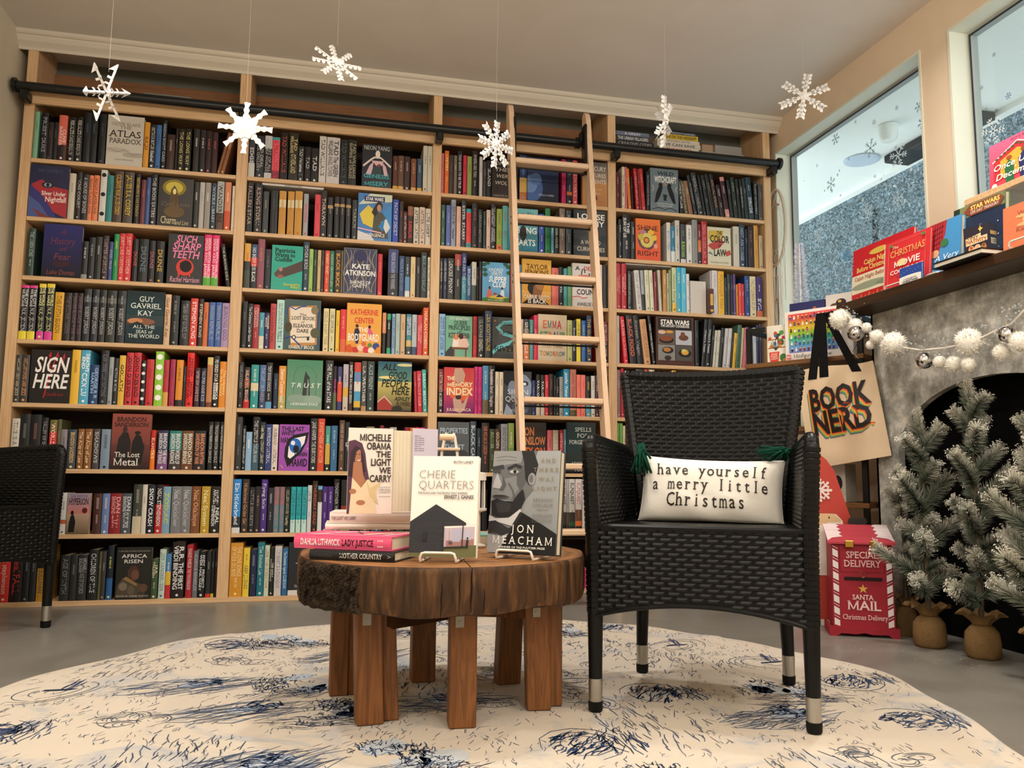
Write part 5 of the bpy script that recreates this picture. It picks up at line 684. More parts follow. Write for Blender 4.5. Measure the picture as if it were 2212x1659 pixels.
CEL[:]=[0,0]
for _ in range(800):
    a=kr.random()*6.283;q=RR*math.sqrt(kr.random()); hatch(RCX+q*math.cos(a),RCY+q*math.sin(a),.06,.04,5,1.3+kr.uniform(-.3,.3),.025,.0010,'5c6678',.4)
obj('ink_drawing',ink,'matte',rug,kind='stuff')
# ================================================================== log table
tb=thing('log_table','low round coffee table made of a thick tree slice on wooden legs','table',(1.733,-1.86,.0072))
TR,TZ0,TZ1=.392,.283,.393; tn=random.Random(4)
ph=[tn.uniform(0,6.28) for _ in range(8)]
def tabr(a):
    r=TR*(1+.008*math.sin(3*a+ph[0])+.006*math.sin(7*a+ph[1])+.004*math.sin(15*a+ph[2]))
    d=math.degrees(a)%360
    if 232<d<320: r-= .002
    if 168<d<196: r*=.985
    return r
b=MB(); NA=220
prof=[(TZ0,.0),(TZ0,.95),(TZ0+.004,.985),(TZ0+.02,.998),(.338,1.0),(TZ1-.014,1.0),(TZ1-.004,.996),(TZ1,.985)]
vs=[];fs=[]
for j,(z,k) in enumerate(prof[1:]):
    for i in range(NA):
        a=2*math.pi*i/NA; r=tabr(a)*k*(1+.0022*math.sin(40*a+z*30)*(1 if 0<j<6 else 0)); zz=z+(.004*math.sin(5*a+ph[3])+.003*math.sin(11*a+ph[4]) if j<3 else 0); vs.append((r*math.cos(a),r*math.sin(a),zz))
m=len(prof)-1
fs=[(j*NA+i,j*NA+(i+1)%NA,(j+1)*NA+(i+1)%NA,(j+1)*NA+i) for j in range(m-1) for i in range(NA)]+[tuple(range(NA))[::-1]]
b.add(vs,fs)
def side_mat():
    m=grain('log_side',['1c110a','3a2614','4f341c','6e4d2b','2b1b0e'],(13,13,1.9),3.2,14,.65,.3,.45,.9,[.25,.42,.55,.68,.8]); return m
slab=obj('slab',b,side_mat(),tb,smooth=50)
def top_mat():
    m,N,L,bs=newmat('log_top',.42,.4); t=N.new('ShaderNodeTexCoord'); w=N.new('ShaderNodeTexWave'); w.wave_type='RINGS'; w.rings_direction='Z'; w.inputs['Scale'].default_value=9; w.inputs['Distortion'].default_value=3; w.inputs['Detail'].default_value=3; w.inputs['Detail Scale'].default_value=1.5
    n=N.new('ShaderNodeTexNoise'); n.inputs['Scale'].default_value=7; n.inputs['Detail'].default_value=8; mx=N.new('ShaderNodeMath'); mx.operation='MULTIPLY_ADD'; mx.inputs[1].default_value=.35; r=N.new('ShaderNodeValToRGB'); e=r.color_ramp.elements; e[0].position=.3; e[0].color=(*lin('5c3a20'),1); e[1].position=.85; e[1].color=(*lin('a87444'),1)
    for q in (w,n): L.new(t.outputs['Object'],q.inputs['Vector'])
    L.new(w.outputs['Fac'],mx.inputs[0]); L.new(n.outputs['Fac'],mx.inputs[2]); L.new(mx.outputs[0],r.inputs['Fac']); L.new(r.outputs['Color'],bs.inputs['Base Color']); return m
b=MB(); b.add([(tabr(2*math.pi*i/NA)*.985*math.cos(2*math.pi*i/NA),tabr(2*math.pi*i/NA)*.985*math.sin(2*math.pi*i/NA),TZ1+.0004) for i in range(NA)]+[(0,0,TZ1+.0004)],[(i,(i+1)%NA,NA) for i in range(NA)]); obj('top_face',b,top_mat(),tb)
# bark left on one side
b=MB(); a0,a1=math.radians(199),math.radians(234); nu,nv=70,26; br=random.Random(8)
rid=[(br.uniform(a0,a1),br.uniform(.006,.016)) for _ in range(24)]
def bark(u,v):
    a=a0+(a1-a0)*u; z=TZ0+.002+(TZ1-.004-TZ0)*v+.0015*math.sin(30*u); k=0
    for ra,w in rid:
        aa=a+.03*math.sin(v*7+ra*40)+.012*math.sin(v*23+ra*9); k+=math.exp(-((aa-ra)/(w))**2)
    rough=.009*min(1,k)+.004*math.sin(u*90+v*31)*math.sin(v*47+u*13)+.003*br.random()
    ed=min(1,min(u,1-u)*14,min(v,1-v)*9+.25); r=tabr(a)-.002+(.003+rough)*ed
    return (r*math.cos(a),r*math.sin(a),z)
b.grid(bark,nu,nv); obj('bark',b,grain('rough_bark',['120d09','2a2018','3d3226','1b140e'],(14,14,6),5,8,.9,.15,.8,1),tb)
for ang,z0,z1,w in ((272,TZ0+.01,TZ1+.0006,.0014),(276.5,.29,.345,.0010),(262,.285,.36,.0011),(268,.30,.392,.0008)):
    b=MB(); pts=[]; a=math.radians(ang)
    L=[];Q=[]
    for i in range(8):
        z=z0+(z1-z0)*i/7; aa=a+.0022*math.sin(i*1.7+ang)+.004*(i/7); r=tabr(aa)*1.0013+.0004
        ww=w/TR*(.3+math.sin(math.pi*(i+.4)/8)); L.append((r*math.cos(aa-ww),r*math.sin(aa-ww),z)); Q.append((r*math.cos(aa+ww),r*math.sin(aa+ww),z))
    b.add(L+Q,[(i,8+i,9+i,i+1) for i in range(7)],'0d0906'); obj('crack',b,'matte',slab)
b=MB(); a=math.radians(272); b.add([(tabr(a)*.98*math.cos(a+d),tabr(a)*.98*math.sin(a+d),TZ1+.0008) for d in (-.004,.004)]+[(.1*math.cos(a+.3),.1*math.sin(a+.3),TZ1+.0008)],[(0,1,2)],'1a100a'); obj('crack',b,'matte',slab)
M['leg']=grain('leg_wood',['573519','704624','85552d','5f3b1e'],(22,22,1.6),2.4,6,.5,.35,.15)
def tleg(x,y,w,d,rz,tilt=(0,0),top=TZ0+.003):
    b=MB(); b.M=Matrix.Translation((x-1.743,y+1.86,0))@Matrix.Rotation(rz,4,'Z')@Matrix.Shear('XY',4,tilt); b.bbox(-w/2,-d/2,0,w/2,d/2,top,.003); return obj('leg',b,'leg',tb)
legs=[(1.548,-2.022,.066,.05,.10,(-.04,0)),(1.600,-1.995,.038,.05,.10,(-.05,.0)),(1.766,-2.085,.066,.06,-.05,(0,0)),(1.985,-1.985,.062,.05,-.1,(-.03,0)),(2.032,-1.955,.045,.05,-.1,(.0,0)),(1.478,-1.745,.05,.05,.05,(0,0)),(1.527,-1.74,.045,.05,.05,(-.02,0)),(1.722,-1.645,.07,.05,.05,(0,0)),(1.962,-1.715,.07,.05,.08,(.04,0))]
for q in legs:
    l=tleg(*q)
for (x,y) in ((1.548,-2.047),(1.766,-2.116),(1.985,-2.011)):
    b=MB(); b.M=Matrix.Translation((x-1.743-.012,y+1.86,.236)); b.bbox(-.011,-.003,0,.011,0,.046,.0008); b.tube([(0,-.0045,.013),(0,-.003,.013)],.0045,8); b.tube([(0,-.0045,.033),(0,-.003,.033)],.0045,8); obj('bracket',b,'steel',tb)
b=MB(); b.tube([(1.585-1.743,-2.02+1.86,.245),(1.99-1.743,-1.74+1.86,.245)],.034,4,flat=.55); obj('cross_beam',b,grain('beam_wood',['3a2415','50331d'],(3,3,3),3,4,.6,.3),tb)
b=MB(); b.tube([(1.49-1.743,-1.76+1.86,.25),(1.96-1.743,-1.97+1.86,.25)],.03,4,flat=.55); obj('cross_beam',b,'leg',tb)
# ------------------------------------------------------------------ things on the table
TT=TZ1+.0072+.0012
def solid_book(name,w,h,t,col,pages=PAGE,label=None,spine_round=False):
    """closed book lying on its back: x = width of the spine side, y = depth (fore-edge), z = thickness. spine faces -y"""
    o=MB(); p=MB(); c=.0028
    o.box(0,0,0,w,h,c,col); o.box(0,0,t-c,w,h,t,col)
    n=6; vs=[]
    for x in (0,w):
        for i in range(n+1):
            z=t*i/n; vs.append((x,-.004*math.sin(math.pi*i/n) if spine_round else -.0012,z))
    o.add(vs,[(i,n+1+i,n+2+i,i+1) for i in range(n)],col); o.box(0,-.001,.0005,w,.0025,t-.0005,col)
    p.box(.004,.003,c+.0001,w-.004,h-.005,t-c-.0001,pages)
    return o,p
def lay(label,P,rz,w,h,t,col,texts,pages=PAGE,top=None,rnd=True):
    o,p=solid_book('book',w,h,t,col,pages,spine_round=rnd); r=obj('book',o,'book',label=label,cat='book',group='books on the log table'); obj('pages',p,'matte',r)
    m=MB()
    for (x0,x1,z0,z1,s,c,f) in texts: put_text(m,s,x0*w,z0*t,x1*w,z1*t,c,f,lambda x,y: Vector((x,-.004*math.sin(math.pi*y/t)*(1 if rnd else .3)-.0008,y)))
    if top: draw_art(m,top,lambda u,v,e: Vector((u*w,v*h,t+e)))
    if m.v: obj('title',m,'print',r)
    r.location=P; r.rotation_euler=(0,0,rz); return r
def tpx(x,y,z): return onZ(x,y,z)
p0=tpx(669,1208,TT); p1=tpx(852,1215,TT); rz=math.atan2(p1.y-p0.y,p1.x-p0.x); w=(p1-p0).length
lay('black book with grey capitals at the bottom of the stack on the log table',(p0.x,p0.y,TT),rz,w,.145,.024,'17181c',[(.05,.28,.3,.62,'TOWNSEND','4a4c54','n'),(.36,.86,.25,.75,'MOTHER COUNTRY','c9c9c6','b'),(.92,.97,.3,.7,'>','888','b')])
z2=TT+.0245; q0=tpx(636,1183,z2); q1=tpx(846,1191,z2); rz2=math.atan2(q1.y-q0.y,q1.x-q0.x); w2=(q1-q0).length
pj=lay('pink hardback lying on the black book on the log table',(q0.x,q0.y,z2),rz2,w2,.15,.034,'ea5c86','e9dfc8' if 0 else [(.07,.48,.28,.72,'DAHLIA LITHWICK','f6f2ee','b'),(.5,.82,.28,.72,'LADY JUSTICE','2a1418','b'),(.86,.92,.25,.75,'III','f4dce0','b')],top=(('p',[(.1,.1),(.25,.3),(.33,.28),(.2,.08)],'f4e8e8'),('p',[(.25,.5),(.5,.85),(.56,.8),(.3,.45)],'f6eaea'),('l',[(.45,.75),(.6,.4),(.75,.5)],.03,'5a4a30'),('p',[(.62,.25),(.8,.75),(.86,.7),(.7,.22)],'f4e0b8'),('p',[(.86,.2),(.97,.8),(.99,.78),(.9,.18)],'f6eaea')))
z3=z2+.0348
LW='efe8dc'
a_=tpx(702,1147,z3); lay('cream hardback under the topmost flat book of the table stack',(a_.x+.0,a_.y+.045,z3),-.03,.235,.155,.016,LW,[],rnd=True)
z4=z3+.0165
a_=tpx(712,1133,z4); u1=lay('cream hardback lying beneath the upright memoir on the log table',(a_.x,a_.y+.05,z4),-.10,.235,.155,.030,LW,[(.02,.3,.3,.62,'THE LIGHT WE CARRY','555','n')],rnd=True)
ZU=z4+.0308
# upright copy on top of the stack, opened a little so spine, fore-edge and flap show
def upright(label,key,P,rz,w,h,t,col,items,lean=0,flap=None,spine_items=None,pages=PAGE,group='books on the log table'):
    o,p,m=MB(),MB(),MB(); c=.0028
    o.box(0,0,0,w,c,h,col); o.box(0,t-c,0,w,t,h,col); o.box(0,c,0,.003,t-c,h,col); p.box(.0032,c+.0001,.003,w-.004,t-c-.0001,h-.003,pages)
    r=obj('book',o,'book',label=label,cat='book',group=group); obj('pages',p,'matte',r)
    draw_art(m,items,lambda u,v,e: Vector((u*w,-e,v*h))); obj('cover_print',m,'print',r)
    r.matrix_world=Matrix.Translation(P)@Matrix.Rotation(rz,4,'Z')@Matrix.Rotation(-lean,4,'X'); return r
SK='b07a5c'
light_items=(('p',[(0,.0),(0,.84),(.14,.86),(.3,.82),(.38,.7),(.42,.55),(.48,.4),(.5,0)],'5b3c50'),('e',.17,.7,.17,.125,'5b3a52'),('e',.22,.665,.085,.085,SK),('p',[(.06,.72),(.16,.79),(.27,.76),(.18,.72),(.14,.6),(.1,.42),(.02,.44)],'3a2a34'),('p',[(.27,.76),(.33,.68),(.4,.5),(.36,.47),(.3,.56)],'3a2a34'),('l',[(.2,.625),(.235,.615),(.27,.63)],.014,'f2e4dc'),('e',.19,.69,.012,.006,'2a1c1c'),('e',.25,.69,.012,.006,'2a1c1c'),('p',[(.12,.6),(.3,.6),(.34,.45),(.4,.38),(.3,.3),(.1,.42)],SK),('p',[(.05,.0),(.1,.42),(.3,.3),(.44,.4),(.72,.36),(.6,.15),(.66,0)],'e6d8b4'),('p',[(.4,.4),(.5,.3),(.75,.37),(.62,.25),(.7,.1),(.5,.2)],'d8c698'),('e',.12,.26,.08,.03,SK),('e',.3,.13,.1,.03,SK),('t',.24,.85,.95,.93,'MICHELLE','3a3230','b'),('t',.4,.75,.95,.83,'OBAMA','3a3230','b'),('t',.62,.66,.95,.73,'THE','3a3230','b'),('t',.5,.56,.96,.64,'LIGHT','3a3230','b'),('t',.7,.47,.96,.54,'WE','3a3230','b'),('t',.48,.37,.97,.45,'CARRY','3a3230','b'),('l',[(.7,.31),(.96,.31)],.006,'777'),('t',.7,.27,.96,.29,'OVERCOMING','777'),('t',.7,.24,.96,.26,'IN UNCERTAIN','777'),('l',[(.7,.2),(.96,.2)],.006,'777'))
b0=tpx(760,1113,ZU); rzm=.18; ht=.222; wf=.118
g='books on the log table'
# front board seen square on, page block swung open behind it, flap of the jacket to the right
r_=MB(); r_.box(0,0,0,wf,.0028,ht,'efe8de'); mem=obj('book',r_,'book',label='upright memoir standing open on the stack, smiling woman on its cover',cat='book',group=g)
pg=MB(); pg.M=Matrix.Translation((wf+.004,-.002,.004))@Matrix.Rotation(.30,4,'Z'); pg.box(.0,0,0,.058,.024,ht-.008,'e8dfc6')
for k in range(5): pg.box(.004+k*.011,-.0006,.001,.0046+k*.011,0,ht-.01,'d8ceb2')
obj('pages',pg,'matte',mem)
fl=MB(); fl.M=Matrix.Translation((wf+.052,.006,0))@Matrix.Rotation(.30,4,'Z'); fl.box(.004,0.0,0,.086,.0015,ht+.004,'d6cfe0')
for k in range(34):
    if k in (8,9,15,16,17,29): continue
    z=ht-.018-k*.0056; put_text(fl,'IIIIII III IIIIII IIII'[:(22 if k%5 else 14)],.010,z,.078,z+.0028,'6a6478','n',lambda x,y: Vector((x,-.0008,y)),align='l')
obj('jacket_flap',fl,'print',mem); m=MB(); draw_art(m,light_items,lambda u,v,e: Vector((u*wf,-e,v*ht))); obj('cover_print',m,'print',mem)
mem.location=(b0.x-.012,b0.y+.06,ZU); mem.rotation_euler=(0,0,rzm)
# two books on wire easels
cher=(('g',0,.12,1,1,'f6f2ea','fbf8f2'),('p',[(0,.0),(1,0),(1,.12),(0,.1)],'6a6a44'),('p',[(.5,.1),(.97,.12),(.97,.3),(.5,.28)],'c8b8c4'),('p',[(.55,.1),(.96,.12),(.96,.18),(.55,.16)],'a87a78'),('r',.64,.15,.76,.27,'b4b4cc'),('r',.8,.17,.92,.27,'c0bcd0'),('p',[(0,.34),(.38,.515),(.84,.335),(.84,.31),(.5,.3),(.5,.04),(0,.04)],'33343a'),*[('l',[(.02,.06+.022*k),(.5,.062+.022*k)],.003,'484a50') for k in range(12)],*[('l',[(.05+.03*k,.345+.0125*k),(.84-.038*k*1.0,.34+.0145*k)],.003,'45474c') for k in range(1,10)],('r',.2,.15,.26,.24,'26272c'),('r',.5,.04,.52,.3,'2a2b30'),('l',[(.79,.1),(.8,.32)],.014,'2a2b30'),('l',[(.5,.09),(.84,.1)],.02,'2c2c30'),('l',[(.86,.09),(.87,.17)],.03,'24242a'),('e',.87,.185,.012,.012,'24242a'),('l',[(.6,.14),(.6,.26)],.004,'7a6a70'),('e',.62,.14,.03,.012,'5a4c50'),('l',[(.84,.33),(1,.315)],.003,'c8c4cc'),('t',.62,.925,.92,.95,'RUTH LANEY','77726c','b'),('t',.1,.77,.66,.855,'CHERIE','a09b93','t'),('t',.1,.665,.94,.75,'QUARTERS','a09b93','t'),('t',.1,.615,.85,.635,'THE PLACE AND THE PEOPLE THAT INSPIRED','77726c','b'),('t',.5,.57,.94,.605,'ERNEST J. GAINES','4a4642','b'))
def cover_from_px(bl,br,tl,z,lean):
    P=tpx(bl[0],bl[1],z); Q=tpx(br[0],br[1],z); rz=math.atan2(Q.y-P.y,Q.x-P.x); w=(Q-P).length
    # height from the top-left pixel, on the leaning cover plane
    n=Vector((-math.sin(rz),math.cos(rz),0)); best=None; d=ray(*tl); up=Vector((n.x*math.sin(lean),n.y*math.sin(lean),math.cos(lean)))
    nn=up.cross(Vector((math.cos(rz),math.sin(rz),0))); t=(P-Vector(CAM)).dot(nn)/d.dot(nn); X=Vector(CAM)+d*t; return P,rz,w,(X-P).dot(up)
def easel(P,rz,w,z,lean,label,t=.024,foot=.05):
    e=thing('book_easel',label,'book stand',(P.x,P.y,z),rz,'white wire book easels'); b=MB(); r=.0032; x0,x1=w*.22,w*.74
    b.tube([(x0,-.004,.003),(x0,-.03,.004),(x0,-.034,.012),(x0+.004,-.034,.022),(x0+.012,-.034,.024),(x1-.012,-.034,.024),(x1-.004,-.034,.022),(x1,-.034,.012),(x1,-.03,.004),(x1,-.004,.003)],r,8); obj('front_lip',b,'wire',e,smooth=50)
    for x in (x0,x1):
        b=MB(); yb=t/math.cos(lean)+.0075; b.tube([(x,-.004,.0032),(x,yb+foot,.0032)],r,8); b.tube([(x,yb,.0036),(x,yb+.12*math.tan(lean),.12)],r,8); obj('side_wire',b,'wire',e,smooth=50)
    b=MB(); b.tube([(x0,yb+.12*math.tan(lean),.12),(x1,yb+.12*math.tan(lean),.12)],r,8); obj('back_wire',b,'wire',e,smooth=50); return e
ln=.14
ZE=TT+.0074+.024*math.sin(ln)
P,rz,w,h=cover_from_px((882,1202),(1028,1205),(889,985),ZE,ln)
upright('white hardback with a grey cabin photograph on a wire easel','',P,rz,w,h,.024,'f4efe6',cher,ln)
easel(P,rz,w,TT,ln,'white wire easel holding the white book with the cabin cover')
G1,G2,G3,G4='8e9092','5c5e60','2a2b2d','17181a'
linc=(('g',0,0,1,1,'84888b','a4a8ab'),('g',0,.0,.12,1,'6c6f72','9a9da0'),('p',[(0,1),(0,.62),(.06,.52),(.5,.5),(.62,.6),(.58,.8),(.66,1)],'707274'),('p',[(.0,1),(.0,.82),(.2,.86),(.42,.88),(.46,1)],'96989a'),('p',[(.0,.8),(.2,.72),(.42,.76),(.46,.66),(.3,.52),(.0,.56)],'85878a'),('p',[(.36,.82),(.5,.86),(.52,.7),(.44,.6),(.38,.66)],'5c5e61'),('l',[(.05,.93),(.2,.945),(.36,.93)],.008,'6c6e70'),('l',[(.05,.9),(.2,.91),(.36,.9)],.006,'747678'),('p',[(.42,1),(.47,.88),(.5,.72),(.56,.66),(.64,.72),(.68,.86),(.6,1)],'26272a'),('p',[(.0,.84),(.16,.86),(.18,.82),(.0,.79)],'3c3d40'),('p',[(.22,.83),(.34,.87),(.44,.85),(.43,.82),(.34,.84),(.24,.8)],'303134'),('e',.33,.79,.1,.028,'6a6c6e'),('e',.33,.79,.065,.016,'c4c6c8'),('e',.34,.79,.026,.016,'1c1d1f'),('e',.07,.79,.06,.02,'4a4b4e'),('p',[(.08,.78),(.16,.66),(.13,.62),(.02,.63),(.04,.7)],'b4b6b8'),('p',[(.16,.76),(.22,.66),(.18,.6),(.12,.61),(.17,.66)],'5a5c5e'),('p',[(.02,.545),(.1,.56),(.22,.555),(.3,.54),(.2,.525),(.06,.525)],'4a4b4d'),('e',.14,.55,.1,.01,'2a2b2d'),('l',[(.26,.68),(.33,.6),(.36,.52)],.02,'5c5e60'),('e',.6,.72,.055,.06,'96989a'),('e',.59,.72,.03,.04,'6c6e70'),('p',[(.02,.5),(.1,.52),(.22,.5),(.34,.5),(.42,.58),(.48,.62),(.52,.52),(.46,.42),(.36,.36),(.2,.33),(.04,.36)],'222325'),('p',[(.08,.48),(.2,.5),(.32,.47),(.3,.4),(.14,.38)],'343537'),('p',[(0,.36),(.1,.33),(.3,.34),(.46,.43),(.5,.36),(.36,.26),(.1,.3),(0,.28)],'c9cbcd'),('p',[(0,.3),(.1,.31),(.3,.24),(.4,.27),(.36,.2),(.24,.16),(.08,.2),(0,.18)],'303133'),('p',[(.0,.18),(.2,.16),(.34,.2),(.22,.06),(.16,.0),(.0,.0)],'a4a6a9'),('p',[(.16,0),(.3,.18),(.38,.26),(.5,.39),(.58,.36),(.8,.28),(1,.2),(1,0)],'141517'),('p',[(.36,.28),(.46,.4),(.5,.39),(.34,.2)],'2a2b2d'),('t',.72,.88,.94,.92,'A N D','8d7f60','n'),('t',.62,.79,.98,.83,'T H E R E','8d7f60','n'),('t',.7,.7,.92,.74,'W A S','8d7f60','n'),('t',.62,.61,.97,.65,'L I G H T','8d7f60','n'),*[('t',.64,y,.92,y+.022,s,'6f6a5e','n') for y,s in ((.51,'A B R A H A M'),(.46,'L I N C O L N'),(.36,'A M E R I C A N'),(.315,'S T R U G G L E'))],('t',.7,.415,.86,.43,'AND THE','6f6a5e'),*[('l',[(.64,y),(.92,y)],.004,'6f6a5e') for y in (.5,.45,.35,.305)],('t',.36,.2,.68,.275,'J O N','f2f0ea','s'),('t',.08,.09,.95,.165,'M E A C H A M','f2f0ea','s'),('t',.18,.05,.85,.068,'WINNER OF THE PULITZER PRIZE','e8e6e0','b'))
ZE=TT+.0074+.036*math.sin(ln)
P,rz,w,h=cover_from_px((1052,1193),(1201,1201),(1064,974),ZE,ln)
upright('grey hardback with a bearded man\'s portrait on a wire easel','',P,rz,w,h,.036,'3a3c3e',linc,ln)
easel(P,rz,w,TT,ln,'white wire easel holding the grey portrait book',.036)
# behind: pale stone jar with a white wire lantern frame and a wooden handle
jp=onY(1035,1190,-1.72); jz=TT
jar=thing('lantern','small white metal lantern with wooden handle behind the table books','lantern',(1.768,-1.74,jz))
b=MB(); b.lathe([(.03,0),(.045,.012),(.055,.05),(.05,.1),(.035,.13),(.022,.14)],24); obj('body',b,grain('pebble_grey',['7a7468','97907f','857d6f'],(1,1,1),18,5,.7,.2),jar,smooth=40)
b=MB()
for x in (-.02,.02): b.tube([(x*1.3,0,.14),(x*1.15,0,.27),(x*.75,0,.318),(x*.5,0,.33)],.006,8,flat=.5)
obj('bracket',b,'wire',jar); b=MB(); b.tube([(-.03,0,.318),(.012,0,.318)],.010,12); obj('handle',b,M['birch_x'],jar,smooth=40); b=MB(); b.bbox(-.062,-.012,.279,.03,.006,.287,.002); obj('shelf_plate',b,M['birch_x'],jar)
wl=thing('wire_cage','small white wire cage standing between the two displayed books','ornament',(1.853,-1.76,jz)); b=MB()
for k in range(8): a=k*math.pi/4; b.tube([(.018*math.cos(a),.018*math.sin(a),.11),(.018*math.cos(a),.018*math.sin(a),.195)],.0014,5)
obj('cage_bar',b,'wire',wl); b=MB(); b.lathe([(.022,.193),(.022,.215),(.004,.217)],16); obj('cap',b,'wire',wl); b=MB(); b.lathe([(.02,0),(.024,.006),(.006,.012),(.006,.1),(.024,.106),(.024,.112)],16); obj('foot',b,'wire',wl)
tbk=MB(); tbk.box(-.03,0,0,.03,.14,.03,'7fb0a4'); tb2=obj('book',tbk,'book',label='thick mint green book lying behind the displayed table books',cat='book',group=g); tb2.location=(1.88,-1.70,TT); q=MB(); q.box(-.0302,-.0006,.004,.0302,0,.026,'d9cfb8'); obj('pages',q,'matte',tb2)
# ================================================================== wicker armchairs
def weave(mb,P,nu,nv,h=.0035,keep=None,fill=1.0):
    """over-under strands: every raised piece spans two columns, rows alternate"""
    def nrm(u,v):
        e=.01; a=Vector(P(min(1,u+e),v))-Vector(P(max(0,u-e),v)); b=Vector(P(u,min(1,v+e)))-Vector(P(u,max(0,v-e))); return a.cross(b).normalized()
    du,dv=1/nu,1/nv
    for j in range(nv):
        for i in range(-1,nu,2):
            c=i+(j%2); u0,u1=max(0,c*du),min(1,(c+1.82)*du)
            if u1-u0<du*.3: continue
            v=(j+.5)*dv; um=(u0+u1)/2
            if keep and not keep(um,v): continue
            N=nrm(um,v); vs=[]
            for s,q in ((0,.0),(.2,.85),(.8,.85),(1,0)):
                for t,k in ((-.44,.45),(0,1),(.44,.45)):
                    vs.append(Vector(P(u0+(u1-u0)*s,min(1,max(0,v+t*dv*fill))))+N*(h*(.15+q*k)))
            mb.add(vs,[(a*3+b_,a*3+b_+3,a*3+b_+4,a*3+b_+1) for a in range(3) for b_ in range(2)])
def panel(mb,P,nu,nv,th):
    """solid sheet: P on the shown face, thickness th behind it"""
    g=[[Vector(P(i/nu,j/nv)) for i in range(nu+1)] for j in range(nv+1)]; n=(g[0][nu]-g[0][0]).cross(g[nv][0]-g[0][0]).normalized()*th
    W_=nu+1; f=[p for r in g for p in r]; bk=[p-n for p in f]; m=len(f)
    fs=[(j*W_+i,j*W_+i+1,(j+1)*W_+i+1,(j+1)*W_+i) for j in range(nv) for i in range(nu)]; fs+=[tuple(m+a for a in q[::-1]) for q in fs]
    ed=[j for j in range(W_)]+[r*W_+nu for r in range(1,nv+1)]+[nv*W_+i for i in range(nu-1,-1,-1)]+[r*W_ for r in range(nv-1,0,-1)]
    fs+=[(ed[(k+1)%len(ed)],ed[k],m+ed[k],m+ed[(k+1)%len(ed)]) for k in range(len(ed))]; mb.add(f+bk,fs)
BK=newmat('wicker_core',.6,.2,'0c0d0d')[0]
